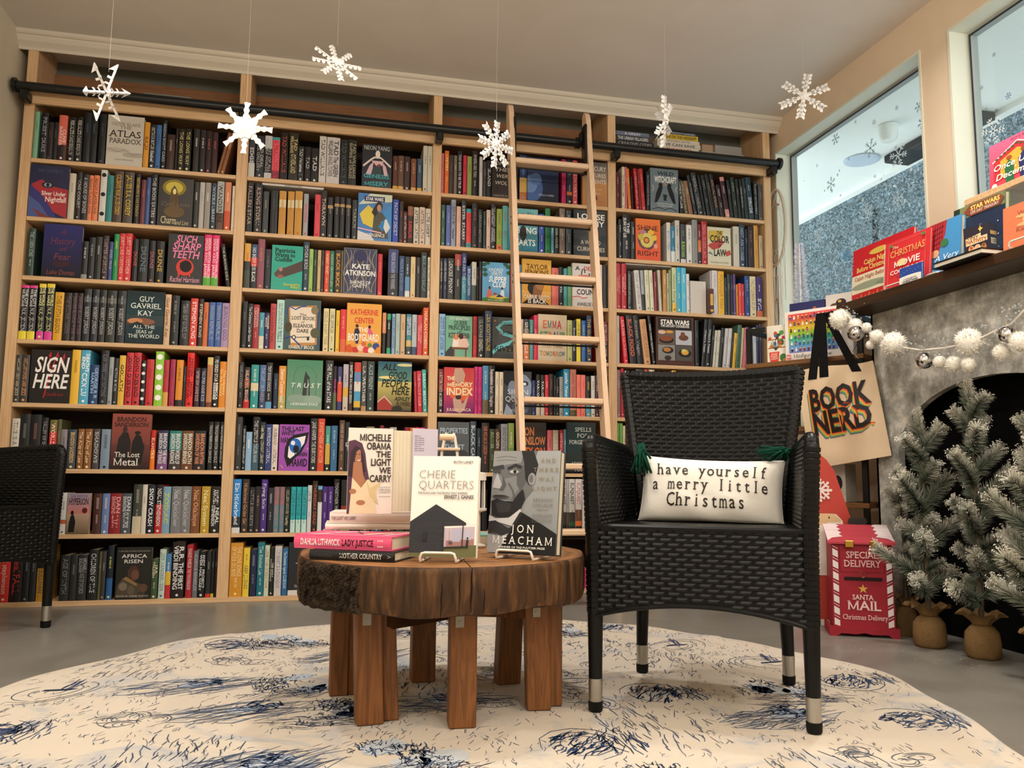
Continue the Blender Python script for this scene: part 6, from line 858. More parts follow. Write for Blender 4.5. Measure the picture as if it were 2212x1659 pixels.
def make_chair(label):
    t=thing('wicker_armchair',label,'armchair',(0,0,0),0,'black wicker armchairs')
    # backrest: wider at the top, leaning back, slightly hollow
    def PB(u,v):
        hw=.205+.067*v; x=(2*u-1)*hw; return (x,.205+.072*v+.02*(1-(2*u-1)**2)-.0,.455+.478*v-.010*(1-(2*u-1)**2)*v)
    b=MB(); panel(b,PB,10,8,.02); bk=obj('backrest',b,BK,t)
    b=MB(); weave(b,PB,26,36,.004); obj('backrest_weave',b,'blackw',bk,kind='stuff')
    b=MB(); weave(b,lambda u,v: tuple(Vector(PB(1-u,v))+Vector((0,.021,0))),26,30,.004); obj('backrest_weave',b,'blackw',bk,kind='stuff')
    b=MB(); pts=[PB(0,v/6) for v in range(7)]+[PB(u/8,1) for u in range(1,8)]+[PB(1,1-v/6) for v in range(7)]; pts=[(x,y+.009,z) for x,y,z in pts]; b.tube(pts,.0165,8); obj('back_rim',b,'blackw',bk,smooth=50)
    b=MB()
    for k in range(0,len(pts)-1):
        p,q=Vector(pts[k]),Vector(pts[k+1]); n=max(2,int((q-p).length/.016))
        for i in range(n): c=p.lerp(q,(i+.5)/n); d=(q-p).normalized()*.0058; b.tube([c-d,c+d],.0182,8)
    obj('rim_wrap',b,'blackw',bk,kind='stuff')
    # seat and aprons
    b=MB(); b.bbox(-.25,-.225,.43,.25,.215,.468,.008); st=obj('seat',b,BK,t)
    b=MB(); weave(b,lambda u,v: (-.25+.5*u,-.228+.44*v,.4685),24,22,.004); obj('seat_weave',b,'blackw',st,kind='stuff')
    arch=lambda u: .240+.040*(1-(2*u-1)**2)
    PF=lambda u,v: (-.272+.544*u,-.236-.006*(1-(2*u-1)**2),arch(u)+(.472-arch(u))*v)
    b=MB(); panel(b,PF,16,3,.016); ap=obj('front_apron',b,BK,t)
    PFs=lambda u,v: (-.272+.544*u,-.2365-.006*(1-(2*u-1)**2),.240+.232*v)
    b=MB(); weave(b,PFs,28,19,.004,keep=lambda u,v: .240+.232*v>arch(u)+.006); obj('apron_weave',b,'blackw',ap,kind='stuff')
    b=MB(); b.tube([PF(i/16,0) for i in range(17)],.006,6); b.tube([(x,y,.472) for x,y,_ in [PF(i/16,1) for i in range(17)]],.0075,6); obj('apron_edge',b,'blackw',ap,smooth=50)
    for s in (-1,1):
        PS=lambda u,v,s=s: (s*(.274-.035*u),-.236+.46*u,.25+.03*(1-(2*u-1)**2)+(.455-.25-.03*(1-(2*u-1)**2))*v)
        b=MB(); f=(lambda u,v: PS(1-u,v)) if s<0 else PS
        panel(b,f,8,2,.014); sd=obj('side_apron',b,BK,t); b=MB(); weave(b,f,18,15,.004); obj('apron_weave',b,'blackw',sd,kind='stuff')
        # arm: woven side panel, thick wrapped front post and top
        PA=lambda u,v,s=s: (s*(.250-.026*u+.018*v),-.215+.43*u,.45+(.245-.012*u)*v)
        inn=PA if s<0 else (lambda u,v: PA(1-u,v))
        b=MB(); panel(b,inn,6,4,.022); am=obj('arm',b,BK,t)
        b=MB(); weave(b,inn,20,22,.004); weave(b,lambda u,v: tuple(Vector(inn(1-u,v))+Vector((s*.023,0,0))),18,18,.004); obj('arm_weave',b,'blackw',am,kind='stuff')
        b=MB(); px=s*.276
        pp=[(s*.266,-.224,.25),(s*.268,-.228,.44),(s*.276,-.230,.62),(s*.280,-.229,.680),(s*.280,-.218,.698),(s*.278,-.19,.701),(s*.268,.0,.692),(s*.256,.15,.684),(s*.250,.215,.674)]
        b.tube(pp,[.019,.0195,.0195,.0185,.0175,.016,.0155,.015,.014],10); obj('arm_frame',b,'blackw',am,smooth=50)
        b=MB()
        for k in range(len(pp)-1):
            p,q=Vector(pp[k]),Vector(pp[k+1]); n=max(1,int((q-p).length/.0135)); r0=.0180 if k<3 else .0145
            for i in range(n): c=p.lerp(q,(i+.5)/n); d=(q-p).normalized()*.0052; b.tube([c-d,c+d],r0+.0035,10,cap=True)
        obj('arm_wrap',b,'blackw',am,kind='stuff')
    for x,y,dx,dy in ((-.265,-.222,0,0),(.265,-.222,0,0),(-.215,.232,.006,-.01),(.215,.232,-.006,-.01)):
        b=MB(); b.tube([(x+dx,y+dy,.27),(x,y,.082)],[.021,.0175],14); lg=obj('leg',b,'black' if 0 else 'blackw',t,smooth=50)
        b=MB(); b.tube([(x,y,.083),(x,y,.026)],[.0185,.0175],16); obj('foot_sleeve',b,'alu',lg,smooth=50)
        b=MB(); b.tube([(x,y,.026),(x,y,.004),(x,y,0)],[.019,.0185,.016],14); obj('foot_cap',b,BK,lg,smooth=50)
    return t
ch=make_chair('black wicker armchair with a lettered cushion beside the log table')
ca=math.radians(-30.9); ux,uy=math.cos(ca),math.sin(ca)
cc=Vector(((2.115+2.57)/2,(-2.038-2.31)/2,0))+Vector((-uy,ux,0))*.222
ch.location=(cc.x,cc.y,.0072); ch.rotation_euler=(0,0,ca)
c2=copy_tree(ch); c2['label']='black wicker armchair cut off by the left edge near the bookcase'
cb=math.radians(56); c2.rotation_euler=(0,0,cb); off=Matrix.Rotation(cb,3,'Z')@Vector((.265,-.222,0)); c2.location=(.362-off.x,-.526-off.y,0.0005)
# cushion
pl=thing('cushion','white lumbar cushion with typewriter lettering and green tassels on the armchair','cushion')
PW,PH,PT=.207,.102,.060
def pil(s,t,f=1):
    e=(1-abs(s)**3.2)*(1-abs(t)**3.2); k=max(0,e)**.55
    px=PW*s*(1-.045*(1-t*t))*(1-.0*abs(t)); py=PH*t*(1-.10*(1-s*s)*(1 if t>0 else .2)); wr=.0022*math.sin(9*s+4*t)*(1-t)*k*(1 if t<-.2 else .2)
    return Vector((px,-f*(PT*k+wr),py))
lean=math.radians(-15); pp=cc+Matrix.Rotation(ca,3,'Z')@Vector((.012,.09,0)); PM=Matrix.Translation((pp.x,pp.y,.568))@Matrix.Rotation(ca,4,'Z')@Matrix.Rotation(math.radians(2.0),4,'Y')@Matrix.Rotation(lean,4,'X'); PMI=PM.inverted()
def rest(v):
    q=PM@v; q.z=max(q.z,.4815); return PMI@q   # squashed flat where it sits on the seat
b=MB(); NU,NV=44,26
for f in (1,-1):
    vs=[rest(pil(-1+2*i/NU,-1+2*j/NV,f)) for j in range(NV+1) for i in range(NU+1)]; q=[(j*(NU+1)+i,j*(NU+1)+i+1,(j+1)*(NU+1)+i+1,(j+1)*(NU+1)+i) for j in range(NV) for i in range(NU)]
    b.add(vs,[x if f>0 else x[::-1] for x in q])
fab,N_,L_,bs=newmat('cushion_cotton',.9,.15,'efe9de'); addbump(N_,L_,bs,420,.3); addb=None
obj('cover',b,fab,pl,smooth=True)
def pmap(x,y):
    s,t=x/PW,y/PH; p=pil(s,t); return Vector((p.x,p.y-.0026,p.z))
for i,(s,x0,x1,y0,y1) in enumerate((('have yourself',-.160,.165,.034,.070),('a merry little',-.174,.170,-.012,.024),('Christmas',-.125,.105,-.060,-.022))):
    b=MB(); put_text(b,s,x0,y0,x1,y1,'2b2320','tw',pmap,stretch=2.2); obj('lettering',b,'print',pl)
tg=random.Random(2); tmat=newmat('green_yarn',.9,.1,'12402f')[0]
for sx in (-1,1):
    b=MB(); c=pil(sx*.99,.99)
    for k in range(34):
        a=tg.uniform(-.9,.9); e=Vector((sx*tg.uniform(-.02,.035)-sx*.012,-.02+tg.uniform(-.03,.012),tg.uniform(-.055,.0)-.008)) if sx<0 else Vector((tg.uniform(-.07,.012),-.02+tg.uniform(-.025,.012),tg.uniform(-.014,.028)))
        m=c+Vector((sx*.004+tg.uniform(-.012,.012),-.02+tg.uniform(-.012,.006),.022+tg.uniform(-.006,.008))); b.tube([c,m,(m+c+e)/2+Vector((0,-.006,.004)),c+e*1.15],.0034,5)
    obj('tassel',b,tmat,pl,smooth=True)
pl.matrix_world=PM
# ================================================================== right-hand corner
def vpl(px,py,p,n):
    d=ray(px,py); n=Vector(n); return Vector(CAM)+d*((Vector(p)-Vector(CAM)).dot(n)/d.dot(n))
# ------------------------------------------------------------------ faux fireplace
fp=thing('fireplace','grey mottled faux fireplace with a black arched opening and dark mantel','fireplace',(3.70,-1.85,0))
FY0,FY1,AC,AH,SPZ,AT=-2.62,-1.085,-1.714,.492,.70,.978
def arch_face(x):
    pts=[(AC+AH,0)]+[(AC+AH*math.cos(t*math.pi/28),SPZ+(AT-SPZ)*math.sin(t*math.pi/28)) for t in range(29)]+[(AC-AH,0)]
    outer=[(FY1,0),(FY1,SPZ)]+[(None,None)]*0
    return pts
b=MB(); ap=arch_face(0); ox=-3.70; oy=1.85
NB_=len(ap); out=[]
for i,(y,z) in enumerate(ap):
    if i==0: out.append((FY1,0))
    elif i==NB_-1: out.append((FY0,0))
    else:
        t=(i-1)/(NB_-3)
        if t<.25: out.append((FY1,SPZ+(1.31-SPZ)*t/.25))
        elif t>.75: out.append((FY0,SPZ+(1.31-SPZ)*(1-t)/.25))
        else: out.append((FY1+(FY0-FY1)*(t-.25)/.5,1.31))
vs=[(0,y+oy,z) for y,z in ap]+[(0,y+oy,z) for y,z in out]+[(.03,y+oy,z) for y,z in ap]
b.add(vs,[(i,i+1,NB_+i+1,NB_+i) for i in range(NB_-1)]+[(i+1,i,2*NB_+i,2*NB_+i+1) for i in range(NB_-1)])
b.box(.0,FY1+oy-.012,0,.24,FY1+oy,1.31); b.box(.0,FY0+oy,0,.24,FY0+oy+.012,1.31)
def stone():
    m,N,L,bs=newmat('mottled_plaster',.8,.2); t=N.new('ShaderNodeTexCoord'); n=N.new('ShaderNodeTexNoise'); n.inputs['Scale'].default_value=8; n.inputs['Detail'].default_value=12; n.inputs['Roughness'].default_value=.78
    r=N.new('ShaderNodeValToRGB'); e=r.color_ramp.elements; e[0].position=.34; e[0].color=(*lin('6c6b66'),1); e[1].position=.66; e[1].color=(*lin('eceae2'),1); k=e.new(.5); k.color=(*lin('adaba3'),1)
    L.new(t.outputs['Object'],n.inputs['Vector']); L.new(n.outputs['Fac'],r.inputs['Fac']); L.new(r.outputs['Color'],bs.inputs['Base Color']); return m
obj('surround',b,stone(),fp)
b=MB(); b.box(.12,FY0+oy+.013,0.001,.13,FY1+oy-.013,1.30); b.box(.03,FY0+oy+.013,1.0,.12,FY1+oy-.013,1.01); obj('firebox',b,newmat('matt_black',.9,.1,'0a0a0a')[0],fp)
b=MB(); b.bbox(-.155,FY0+oy-.05,1.3105,.24,FY1+oy+.02,1.3500,.003); obj('mantel_shelf',b,grain('dark_walnut',['1e120b','33200f','412a17','27170d'],(25,1.4,25),2.2,6,.4,.4),fp)
MZ=1.3504
# ------------------------------------------------------------------ books and boxes on the mantel (covers face the room, -x)
def mantel_book(label,xl,xr,yt,X,t,col,items,lean=.10,yaw=0,name='book',cat='book',mz=None,spine=None,group='things shown on the mantel',wire=False):
    mz=mz or MZ; mz+=(.0072+t*math.sin(lean)) if wire else t*math.sin(lean); pl,pr_=onX(xl,yt+40,X),onX(xr,yt+20,X); h=onX((xl+xr)/2,yt,X+.02).z-mz; w=abs(pl.y-pr_.y)
    o,p,m=MB(),MB(),MB(); c=.003
    o.box(0,0,0,w,c,h,col); o.box(0,t-c,0,w,t,h,col); o.box(0,c,0,.003,t-c,h,spine or col); p.box(.0032,c+.0001,.003,w-.004,t-c-.0001,h-.003,PAGE)
    r=obj(name,o,'book',label=label,cat=cat,group=group if cat=='book' else None); obj('pages' if cat=='book' else 'box_body',p,'matte',r)
    draw_art(m,items,lambda u,v,e: Vector((u*w,-e,v*h))); obj('cover_print',m,'print',r)
    r.matrix_world=Matrix.Translation((X,pl.y,mz+.0004))@Matrix.Rotation(-math.pi/2+yaw,4,'Z')@Matrix.Rotation(-lean,4,'X'); return r,w
def mantel_easel(X,xl,xr,yt,label,t=.014,lean=.10):
    pl,pr_=onX(xl,yt,X),onX(xr,yt,X); w=abs(pl.y-pr_.y); e=easel(Vector((X,pl.y,0)),-math.pi/2,w,MZ,lean,label,t,.03); return e
mantel_book('red picture book with cream band, leftmost on the mantel',1833,1964,518,3.72,.014,'c9222c',wire=True,items=(('r',.0,.26,1,.56,'e6dcbc'),('e',.3,.36,.3,.06,'98a088'),('e',.7,.34,.28,.05,'848f76'),('t',.08,.6,.6,.68,'Before Christmas','f0d878','sb'),('t',.2,.7,.62,.78,'Cajun Night','f0d878','sb'),('e',.45,.86,.16,.05,'d8b850'),('t',.05,.47,.6,.53,'Cajun Night Before','b05a50','sb'),*[('l',[(.08+.07*k,.05),(.12+.07*k,.2+.03*(k%2)),(.16+.07*k,.08)],.02,'e0b048') for k in range(8)]))
mantel_easel(3.72,1838,1900,600,'white wire easel under the leftmost red mantel book')
mantel_book('red cookbook with gold lettering and beaded spine on the mantel',1904,2002,512,3.62,.012,'d8343a',wire=True,items=(*[('e',.015,.04+.03*k,.02,.008,'f4ece4') for k in range(32)],('l',[(.12,.06),(.12,.94),(.93,.94),(.93,.06),(.12,.06)],.008,'e88a80'),('t',.15,.66,.92,.79,'CHRISTMAS','e8b068','s'),('t',.18,.82,.34,.88,'The','f0d8b0','i'),('t',.17,.44,.9,.56,'MOVIE','f6ece0','b'),('t',.17,.31,.9,.39,'COOKBOOK','f6ece0','b'),('e',.42,.51,.1,.07,'f0d8a0'),('t',.17,.22,.8,.26,'DELICIOUS','8a2a2c'),('e',.88,.92,.05,.03,'6a7a4a'),('e',.17,.9,.05,.03,'6a7a4a')))
mantel_easel(3.62,1908,1998,600,'white wire easel under the red mantel cookbook',.012)
mantel_book('small blue and white booklet in front of the red cookbook',1943,1990,577,3.565,.012,'2c4c9c',(('r',0,0,1,.42,'f0ece4'),('e',.5,.42,.5,.06,'f0ece4'),*[('e',.1+.13*k,.62+.07*(k%4),.015,.01,'e8ecf4') for k in range(7)],('t',.1,.08,.9,.2,'CHRISTMAS','2a2a2c','b'),('t',.1,.24,.9,.3,'A CHARLIE BROWN','3a3a3c','b')),.05)
mantel_book('blue romance paperback with script title beside the plaid hat',2001,2068,478,3.645,.02,'4a94cc',wire=True,items=(('p',[(0,1),(.55,1),(.5,.75),(.3,.45),(0,.4)],'b03038'),*[('l',[(.08*k,.42+.04*k),(.08*k+.02,1)],.012,'4a1c20') for k in range(6)],*[('l',[(0,.5+.09*k),(.35+.03*k,.55+.09*k)],.012,'4a1c20') for k in range(5)],('e',.2,.45,.14,.07,'e0a880'),('e',.5,.6,.12,.07,'3a7a4a'),('t',.2,.3,.95,.4,'A Very','eef4f8','i'),('t',.25,.18,.97,.28,'MERRY','eef4f8','i'),('t',.05,.06,.97,.17,'Bromance','eef4f8','i')))
mantel_easel(3.645,2004,2060,600,'white wire easel under the blue mantel paperback',.02)
ho=onX(2037,487,3.82); b=MB(); hp=[(0,-.045,-.175),(0,-.03,-.10),(0,.0,-.05),(0,.004,-.02),(0,.002,0)]
gh=thing('plaid_hat','red plaid pointed hat ornament with a red tip on the mantel','ornament',(3.82,ho.y-.0,MZ)); zz=ho.z-MZ
b.tube([(0,.02,0),(0,.016,zz*.35),(0,.004,zz*.65),(0,-.008,zz*.85)],[.05,.042,.03,.02],14); obj('cone',b,grain('red_plaid',['7c1c24','b0323a','5a1418'],(1,9,9),9,1,.85,.1),gh,smooth=50)
b=MB(); b.tube([(0,-.008,zz*.85),(0,-.010,zz*.9),(0,-.011,zz),(0,-.012,zz*1.05)],[.026,.016,.010,.003],12); obj('tip',b,newmat('red_felt',.7,.2,'b8222c')[0],gh,smooth=50)
mantel_book('large green-spined storybook behind the small nativity box on the mantel',2054,2166,437,3.675,.022,'6a7a50',(('r',0,0,.13,1,'23352c'),('r',.13,0,1,1,'7c8458'),('l',[(.17,0),(.17,.86)],.03,'a8484c'),('r',.26,.0,1,.82,'23304a'),('g',.26,.0,1,.4,'3a4a5c','2a3854'),*[('e',.34+.09*(k%7),.25+.13*(k//7)+.05*(k%3),.012,.01,'c8d4e0') for k in range(21)],('p',[(.32,.3),(.4,.6),(.55,.66),(.75,.55),(.72,.3)],'77828c'),('p',[(.22,.9),(.34,.98),(.9,.98),(1,.92),(.92,.83),(.36,.82)],'8c4434'),('t',.36,.9,.92,.96,'STAR WARS','f0dc70','h'),('t',.36,.845,.9,.885,'LIFE DAY TREASURY','f0e8d0','s')),.06,spine='1f3028')
fb=onX(2012,592,3.5); b=MB(); b.box(0,0,0,.22,.155,.004,'16140f'); b.box(0,0,.018,.22,.155,.022,'16140f'); b.box(0,.151,.004,.22,.155,.018,'16140f')
flb=obj('book',b,'book',label='black book lying flat and jutting over the mantel edge',cat='book',group='things shown on the mantel'); q=MB(); q.box(.004,.004,.0042,.216,.1508,.0178,'e6e0d0'); obj('pages',q,'matte',flb); flb.location=(3.505,onX(2016,592,3.505).y,MZ+.0003); flb.rotation_euler=(0,0,-math.pi/2)
FBZ=MZ+.0226
P=onX(2083,540,3.55); nb=thing('nativity_box','small dark card box with gold star on the flat black book','box',(3.55,P.y,FBZ),-math.pi/2+.25)
b=MB(); b.box(0,0,0,.088,.05,.10,'2a2430'); obj('carton',b,'book',nb); m=MB(); draw_art(m,(('p',[(.08,.6),(.7,.72),(.7,.6),(.95,.62),(.95,.42),(.08,.34)],'e8cfa0'),('t',.12,.56,.6,.66,'TINY','6a3a24','b'),('t',.1,.42,.92,.54,'NATIVITY','a8442c','b'),('p',[(.6,.86),(.66,.9),(.68,.98),(.72,.9),(.8,.86),(.72,.82),(.68,.74),(.65,.82)],'f0c060'),('e',.3,.2,.12,.14,'e8b078'),('e',.55,.18,.14,.16,'e8c8a0'),('e',.8,.2,.1,.14,'c8884c'),('e',.3,.26,.06,.06,'c8503c'),('e',.55,.26,.06,.06,'e0b090'),('e',.8,.27,.05,.06,'7a4c34')),lambda u,v,e: Vector((u*.088,-e,v*.10))); draw_art(m,(('r',.2,.3,.8,.5,'e8dcc0'),('r',.15,.62,.85,.75,'c8a060'),*[('l',[(.24+.07*k,.32),(.24+.07*k,.48)],.03,'2a2430') for k in range(8)]),lambda u,v,e: Vector((.088+e,u*.05,v*.10))); obj('carton_print',m,'print',nb)
mantel_book('salmon orange hardback with pale hand drawing at the right frame edge',2163,2290,432,3.585,.024,'e8825a',wire=True,items=(('e',.55,.6,.2,.12,'f0b880'),('e',.45,.7,.22,.05,'f0b880'),('e',.5,.5,.25,.05,'f0b880'),('e',.6,.4,.12,.16,'f0b880'),('t',.12,.72,.8,.82,'Winter','a85a40','n'),('t',.1,.36,.9,.46,'Katherine','a85a40','n'),('t',.4,.22,.9,.31,'May','a85a40','n')),lean=.06)
mantel_easel(3.585,2175,2290,545,'white wire easel under the orange book at the right frame edge',.024,.06)
# shelf across the second window with one pink paperback
ws=MB(); ws.bbox(3.71,-2.75,1.622,3.944,-1.625,1.645,.002); obj('window_shelf',ws,'pine_x',label='wooden shelf board across the second window holding a pink paperback',cat='shelf')
mantel_book('pink winter paperback with a couple in a chalet on the window shelf',2133,2262,292,3.765,.022,'e05068',(('g',0,0,1,1,'d83a48','e8688c'),('p',[(.08,.62),(.5,.86),(.95,.6),(.95,.2),(.08,.2)],'c8343c'),('p',[(.2,.6),(.5,.74),(.8,.58),(.8,.25),(.2,.25)],'e8ac40'),('l',[(.06,.62),(.5,.88),(.96,.6)],.03,'f4ece8'),*[('e',.14+.07*k,.66+.17*(1-abs(k-5)/5),.03,.02,'4a5a34') for k in range(11)],('p',[(.3,.1),(.28,.45),(.36,.56),(.44,.45),(.44,.1)],'2c6a44'),('e',.36,.6,.05,.04,'a85434'),('p',[(.55,.1),(.52,.5),(.6,.62),(.72,.5),(.7,.1)],'2a3264'),('e',.61,.66,.05,.04,'8a5434'),('t',.04,.42,.94,.54,'Once Upon','f6ece0','ib'),('t',.42,.36,.52,.41,'a','f6ece0','ib'),('t',.04,.22,.94,.34,'December','f6ece0','ib'),('t',.3,.92,.95,.96,'AMY E. REICHERT','7a2030','n'),('e',.1,.12,.05,.06,'f0e4e0')),.05,mz=1.6455,group='things shown in the second window')
# ------------------------------------------------------------------ corner etagere
EA=math.atan2(-.47,.30); ex=Vector((math.cos(EA),math.sin(EA),0)); eb=Vector((-math.sin(EA),math.cos(EA),0)) # along the front, and backward
EO=Vector((3.385,-.575,0)); EW,ED=.555,.265
et=thing('etagere','black metal frame shelf with wooden boards in the corner','shelf unit',(EO.x,EO.y,0),EA)
for x,y in ((.012,.012),(EW-.012,.012),(.012,ED-.012),(EW-.012,ED-.012)):
    b=MB(); b.box(x-.011,y-.011,0,x+.011,y+.011,1.325); obj('post',b,'black',et)
for z in (1.30,):
    for q in ((.023,.002,EW-.023,.020),(.023,ED-.02,EW-.023,ED-.002),(.002,.023,.020,ED-.023),(EW-.02,.023,EW-.002,ED-.023)):
        if q[1]<.01: continue
        b=MB(); b.box(q[0],q[1],z,q[2],q[3],z+.022); obj('rail',b,'black',et)
b=MB(); b.box(.023,.002,1.30,.10,.018,1.322); obj('rail',b,'black',et)
for z in (1.15,.84,.50,.16):
    b=MB(); b.bbox(-.004,-.004,z-.022,EW+.004,ED+.0,z,.002)
    s_=obj('board',b,grain('board_wood',['5a3d22','7a5431','8a6038'],(1.2,20,20),2.5,5,.5,.3),et)
ZE2=1.1505
def epl(px,py,back): return vpl(px,py,EO+eb*back,eb)
def boxed(label,x0,x1,back,z,h,t,col,items,side=None,name='puzzle_box',cat='puzzle box'):
    r=thing(name,label,cat,tuple(EO+ex*x0+eb*back+Vector((0,0,z))),EA,'boxed puzzles'); w=x1-x0
    b=MB(); b.bbox(0,0,0,w,t,h,.0015,col); obj('carton',b,'book',r); m=MB(); draw_art(m,items,lambda u,v,e: Vector((u*w,-e,v*h)))
    if side: draw_art(m,side,lambda u,v,e: Vector((-e,t-u*t,v*h)))
    obj('carton_print',m,'print',r); return r
def ecoord(px,py,back): return (epl(px,py,back)-EO).dot(ex)
pr=random.Random(31); RB=['dd4a4c','e05a60','e89a3c','e8d23c','a8d048','4ab870','5ab4c8','6a9ad8','7a80c4']
mini=[('g',.07,.16+.78*(k)/8,.94,.16+.78*(k+1)/8,RB[8-k],RB[7-k]) for k in range(8)]
for j in range(6):
    for i in range(11):
        x,y=.13+.074*i,.215+.127*j; c=pr.choice(('2a2a30','f0ece0','8a3a2c','3a5a8c','c8a83c','4a7a4a','b85a8a','e8e0d0','5a3a2c')); mini+= [('r',x-.018,y-.03,x+.018,y+.018,c),('e',x,y+.034,.015,.014,pr.choice(('e8c050','c89060','3a2a24','f0e0c8')))]
mini+= [('r',.05,.03,.13,.12,'c8343a'),('t',.055,.05,.125,.1,'LEGO','f4e8e0','h'),('t',.18,.04,.85,.12,'Minifigure Rainbow','3a3634','n')]
boxed('white puzzle box with rainbow rows of tiny figures on the corner shelf',ecoord(1697,770,.035),ecoord(1819,756,.035),.035,ZE2,.235,.05,'ece4dc',mini)
plants=[('r',.05,.62,.97,.64,'b8542c'),('r',.05,.4,.97,.42,'b8542c')]+[('e',pr.uniform(.1,.9),y+pr.uniform(.06,.16),pr.uniform(.05,.12),pr.uniform(.04,.07),c) for y in (.66,.44) for c in ('3a7a3c','5a9a4a','2c5a34','4a6aa0','c8583c')]+[('r',x,y,x+.14,y+.06,c) for x,y,c in ((.1,.64,'d8703c'),(.45,.64,'5a3a2c'),(.75,.64,'c83a5a'),(.15,.42,'d8882c'),(.6,.42,'e0a04a'))]+[('l',[(.45,.35),(.45+.25*math.cos(a),.5+.14*math.sin(a))],.02,'2c3a2c') for a in (0,.5,1.,1.6,2.2,2.7,3.1)]+[('p',[(.18,.04),(.12,.3),(.62,.3),(.56,.04)],'dd4430'),('t',.2,.22,.54,.27,'CRAZY','f4d8c8','b'),('t',.2,.16,.54,.21,'PLANT','f4d8c8','b'),('t',.2,.1,.54,.15,'LADY','f4d8c8','b'),('e',.8,.14,.16,.1,'3a7a3c'),('e',.9,.06,.12,.06,'d8803c')]
boxed('cream puzzle box with potted plants at the left of the corner shelf',ecoord(1645,790,.06)+.03,ecoord(1697,775,.06)+.01,.062,ZE2,.185,.045,'f0e8d8',plants)
boxed('navy puzzle box with small figures peeking out behind the rainbow box',ecoord(1706,680,.09),ecoord(1782,665,.09),.088,ZE2,.285,.03,'23265a',[('e',.25,.82,.1,.03,'4a5a54'),('r',.2,.7,.3,.82,'5a6a60'),('r',.65,.7,.8,.84,'8a3a3c'),('e',.72,.87,.05,.03,'a85a48'),('l',[(.45,.66),(.45,1)],.006,'4a4c7a')])
boxed('pale puzzle box with chocolates photographed on it behind the rainbow box',ecoord(1784,660,.09),ecoord(1840,650,.09),.088,ZE2,.30,.03,'cdc4bc',[('e',.35,.8,.2,.06,'5a3a2c'),('e',.6,.86,.2,.06,'2a201c'),('e',.75,.74,.2,.06,'4a3226'),('e',.5,.7,.2,.05,'6a4430'),('e',.55,.88,.07,.02,'c89a4a'),('e',.2,.7,.12,.04,'7a4c34')])
# stock on the lower boards
lr=random.Random(14)
for z,hh in ((.8405,.24),(.5005,.24),(.1605,.24)):
    x=.04; bi=0
    while x<EW-.08:
        w=lr.uniform(.06,.14)
        if x+w>EW-.03: break
        h=lr.uniform(.15,hh); c=lr.choice(('c8c0b4','6a8a5a','c87a70','3a3a40','b8a888','8a5a4a','d8d0c4','55707a'))
        k=boxed('%s gift box, %s from the left on the %s board of the corner shelf'%(cname(c),ORD[bi],{.8405:'second',.5005:'third',.1605:'lowest'}[z]),x,x+w,.03,z,h,.12,c,[('e',.5,.5,.3,.2,lr.choice(('e8e0d0','4a7a4a','b8543c','2a2a30'))),('r',.15,.1,.85,.16,'eee')],name='gift_box',cat='box'); k['group']='boxes on the lower corner shelves'; x+=w+.012; bi+=1
# white tinsel tree on the top board
tt=thing('tinsel_tree','small white tinsel tree on the corner shelf before the window','tree',tuple(EO+ex*.20+eb*.186+Vector((0,0,ZE2)))); b=MB()
for k in range(5200):
    h=lr.random()**.9; r=(.012+.034*(1-h)**.7)*(.55+.45*lr.random()); a=lr.random()*6.283; c=Vector((r*math.cos(a),r*math.sin(a),.04+.56*h)); d=Vector((math.cos(a),math.sin(a),lr.uniform(-.2,.9))).normalized()*.013; e=Vector((lr.uniform(-1,1),lr.uniform(-1,1),lr.uniform(-1,1))).normalized()*.0012
    b.add([c-e,c+d,c+e],[(0,1,2)],lr.choice(('e8e8f4','dadaf0','f6f6fc','c8c8e4')))
obj('tinsel',b,'gloss',tt,kind='stuff'); b=MB(); b.tube([(0,0,0),(0,0,.6)],.004,6); b.lathe([(.045,0),(.045,.008),(.008,.012)],16); obj('stem',b,'wire',tt)
# dream catcher on the end of the bookcase
DX=3.919; hc=onX(1674,492,DX); dc=thing('dream_catcher','cream wrapped hoop with strings and gold beads hanging beside the bookcase','wall hanging',(DX,hc.y,hc.z))
rv=(onX(1674,410,DX).z-onX(1674,575,DX).z)/2; rh=.11; b=MB(); b.tube([(.0,rh*math.cos(a*math.pi/16),rv*math.sin(a*math.pi/16)) for a in range(33)],.0085,8,cap=False); obj('hoop',b,newmat('cream_cord',.9,.1,'cdbfae')[0],dc,smooth=True)
b=MB()
for k in range(12):
    a=k*.5236; c_=a+1.9; b.tube([(0,rh*math.cos(a),rv*math.sin(a)),(0,rh*math.cos(c_),rv*math.sin(c_))],.0007,4)
obj('web',b,newmat('thread',.8,.1,'d8cfc0')[0],dc)
for k in range(22):
    y=lr.uniform(-.11,.12); L_=lr.uniform(.25,.55); z0=-rv*math.sqrt(max(0,1-(min(.105,abs(y))/rh)**2)); b=MB(); b.tube([(lr.uniform(-.006,.006),y,z0),(lr.uniform(-.008,.008),y+lr.uniform(-.012,.012),z0-L_*.5),(lr.uniform(-.006,.006),y+lr.uniform(-.01,.01),z0-L_)],.0022,4); obj('fringe_strand',b,newmat('fringe',.9,.1,'e4ddd0')[0] if k==0 else bpy.data.materials['fringe'],dc)
for k in range(16):
    b=MB(); b.ball((-.008,lr.uniform(-.09,.11),-rv-lr.uniform(.0,.45) if k>5 else lr.uniform(-.15,.15)),.0075,8,6); obj('bead',b,newmat('gold_bead',.35,.5,'a87a48')[0] if k==0 else bpy.data.materials['gold_bead'],dc,smooth=True)
fe=random.Random(6); b=MB()
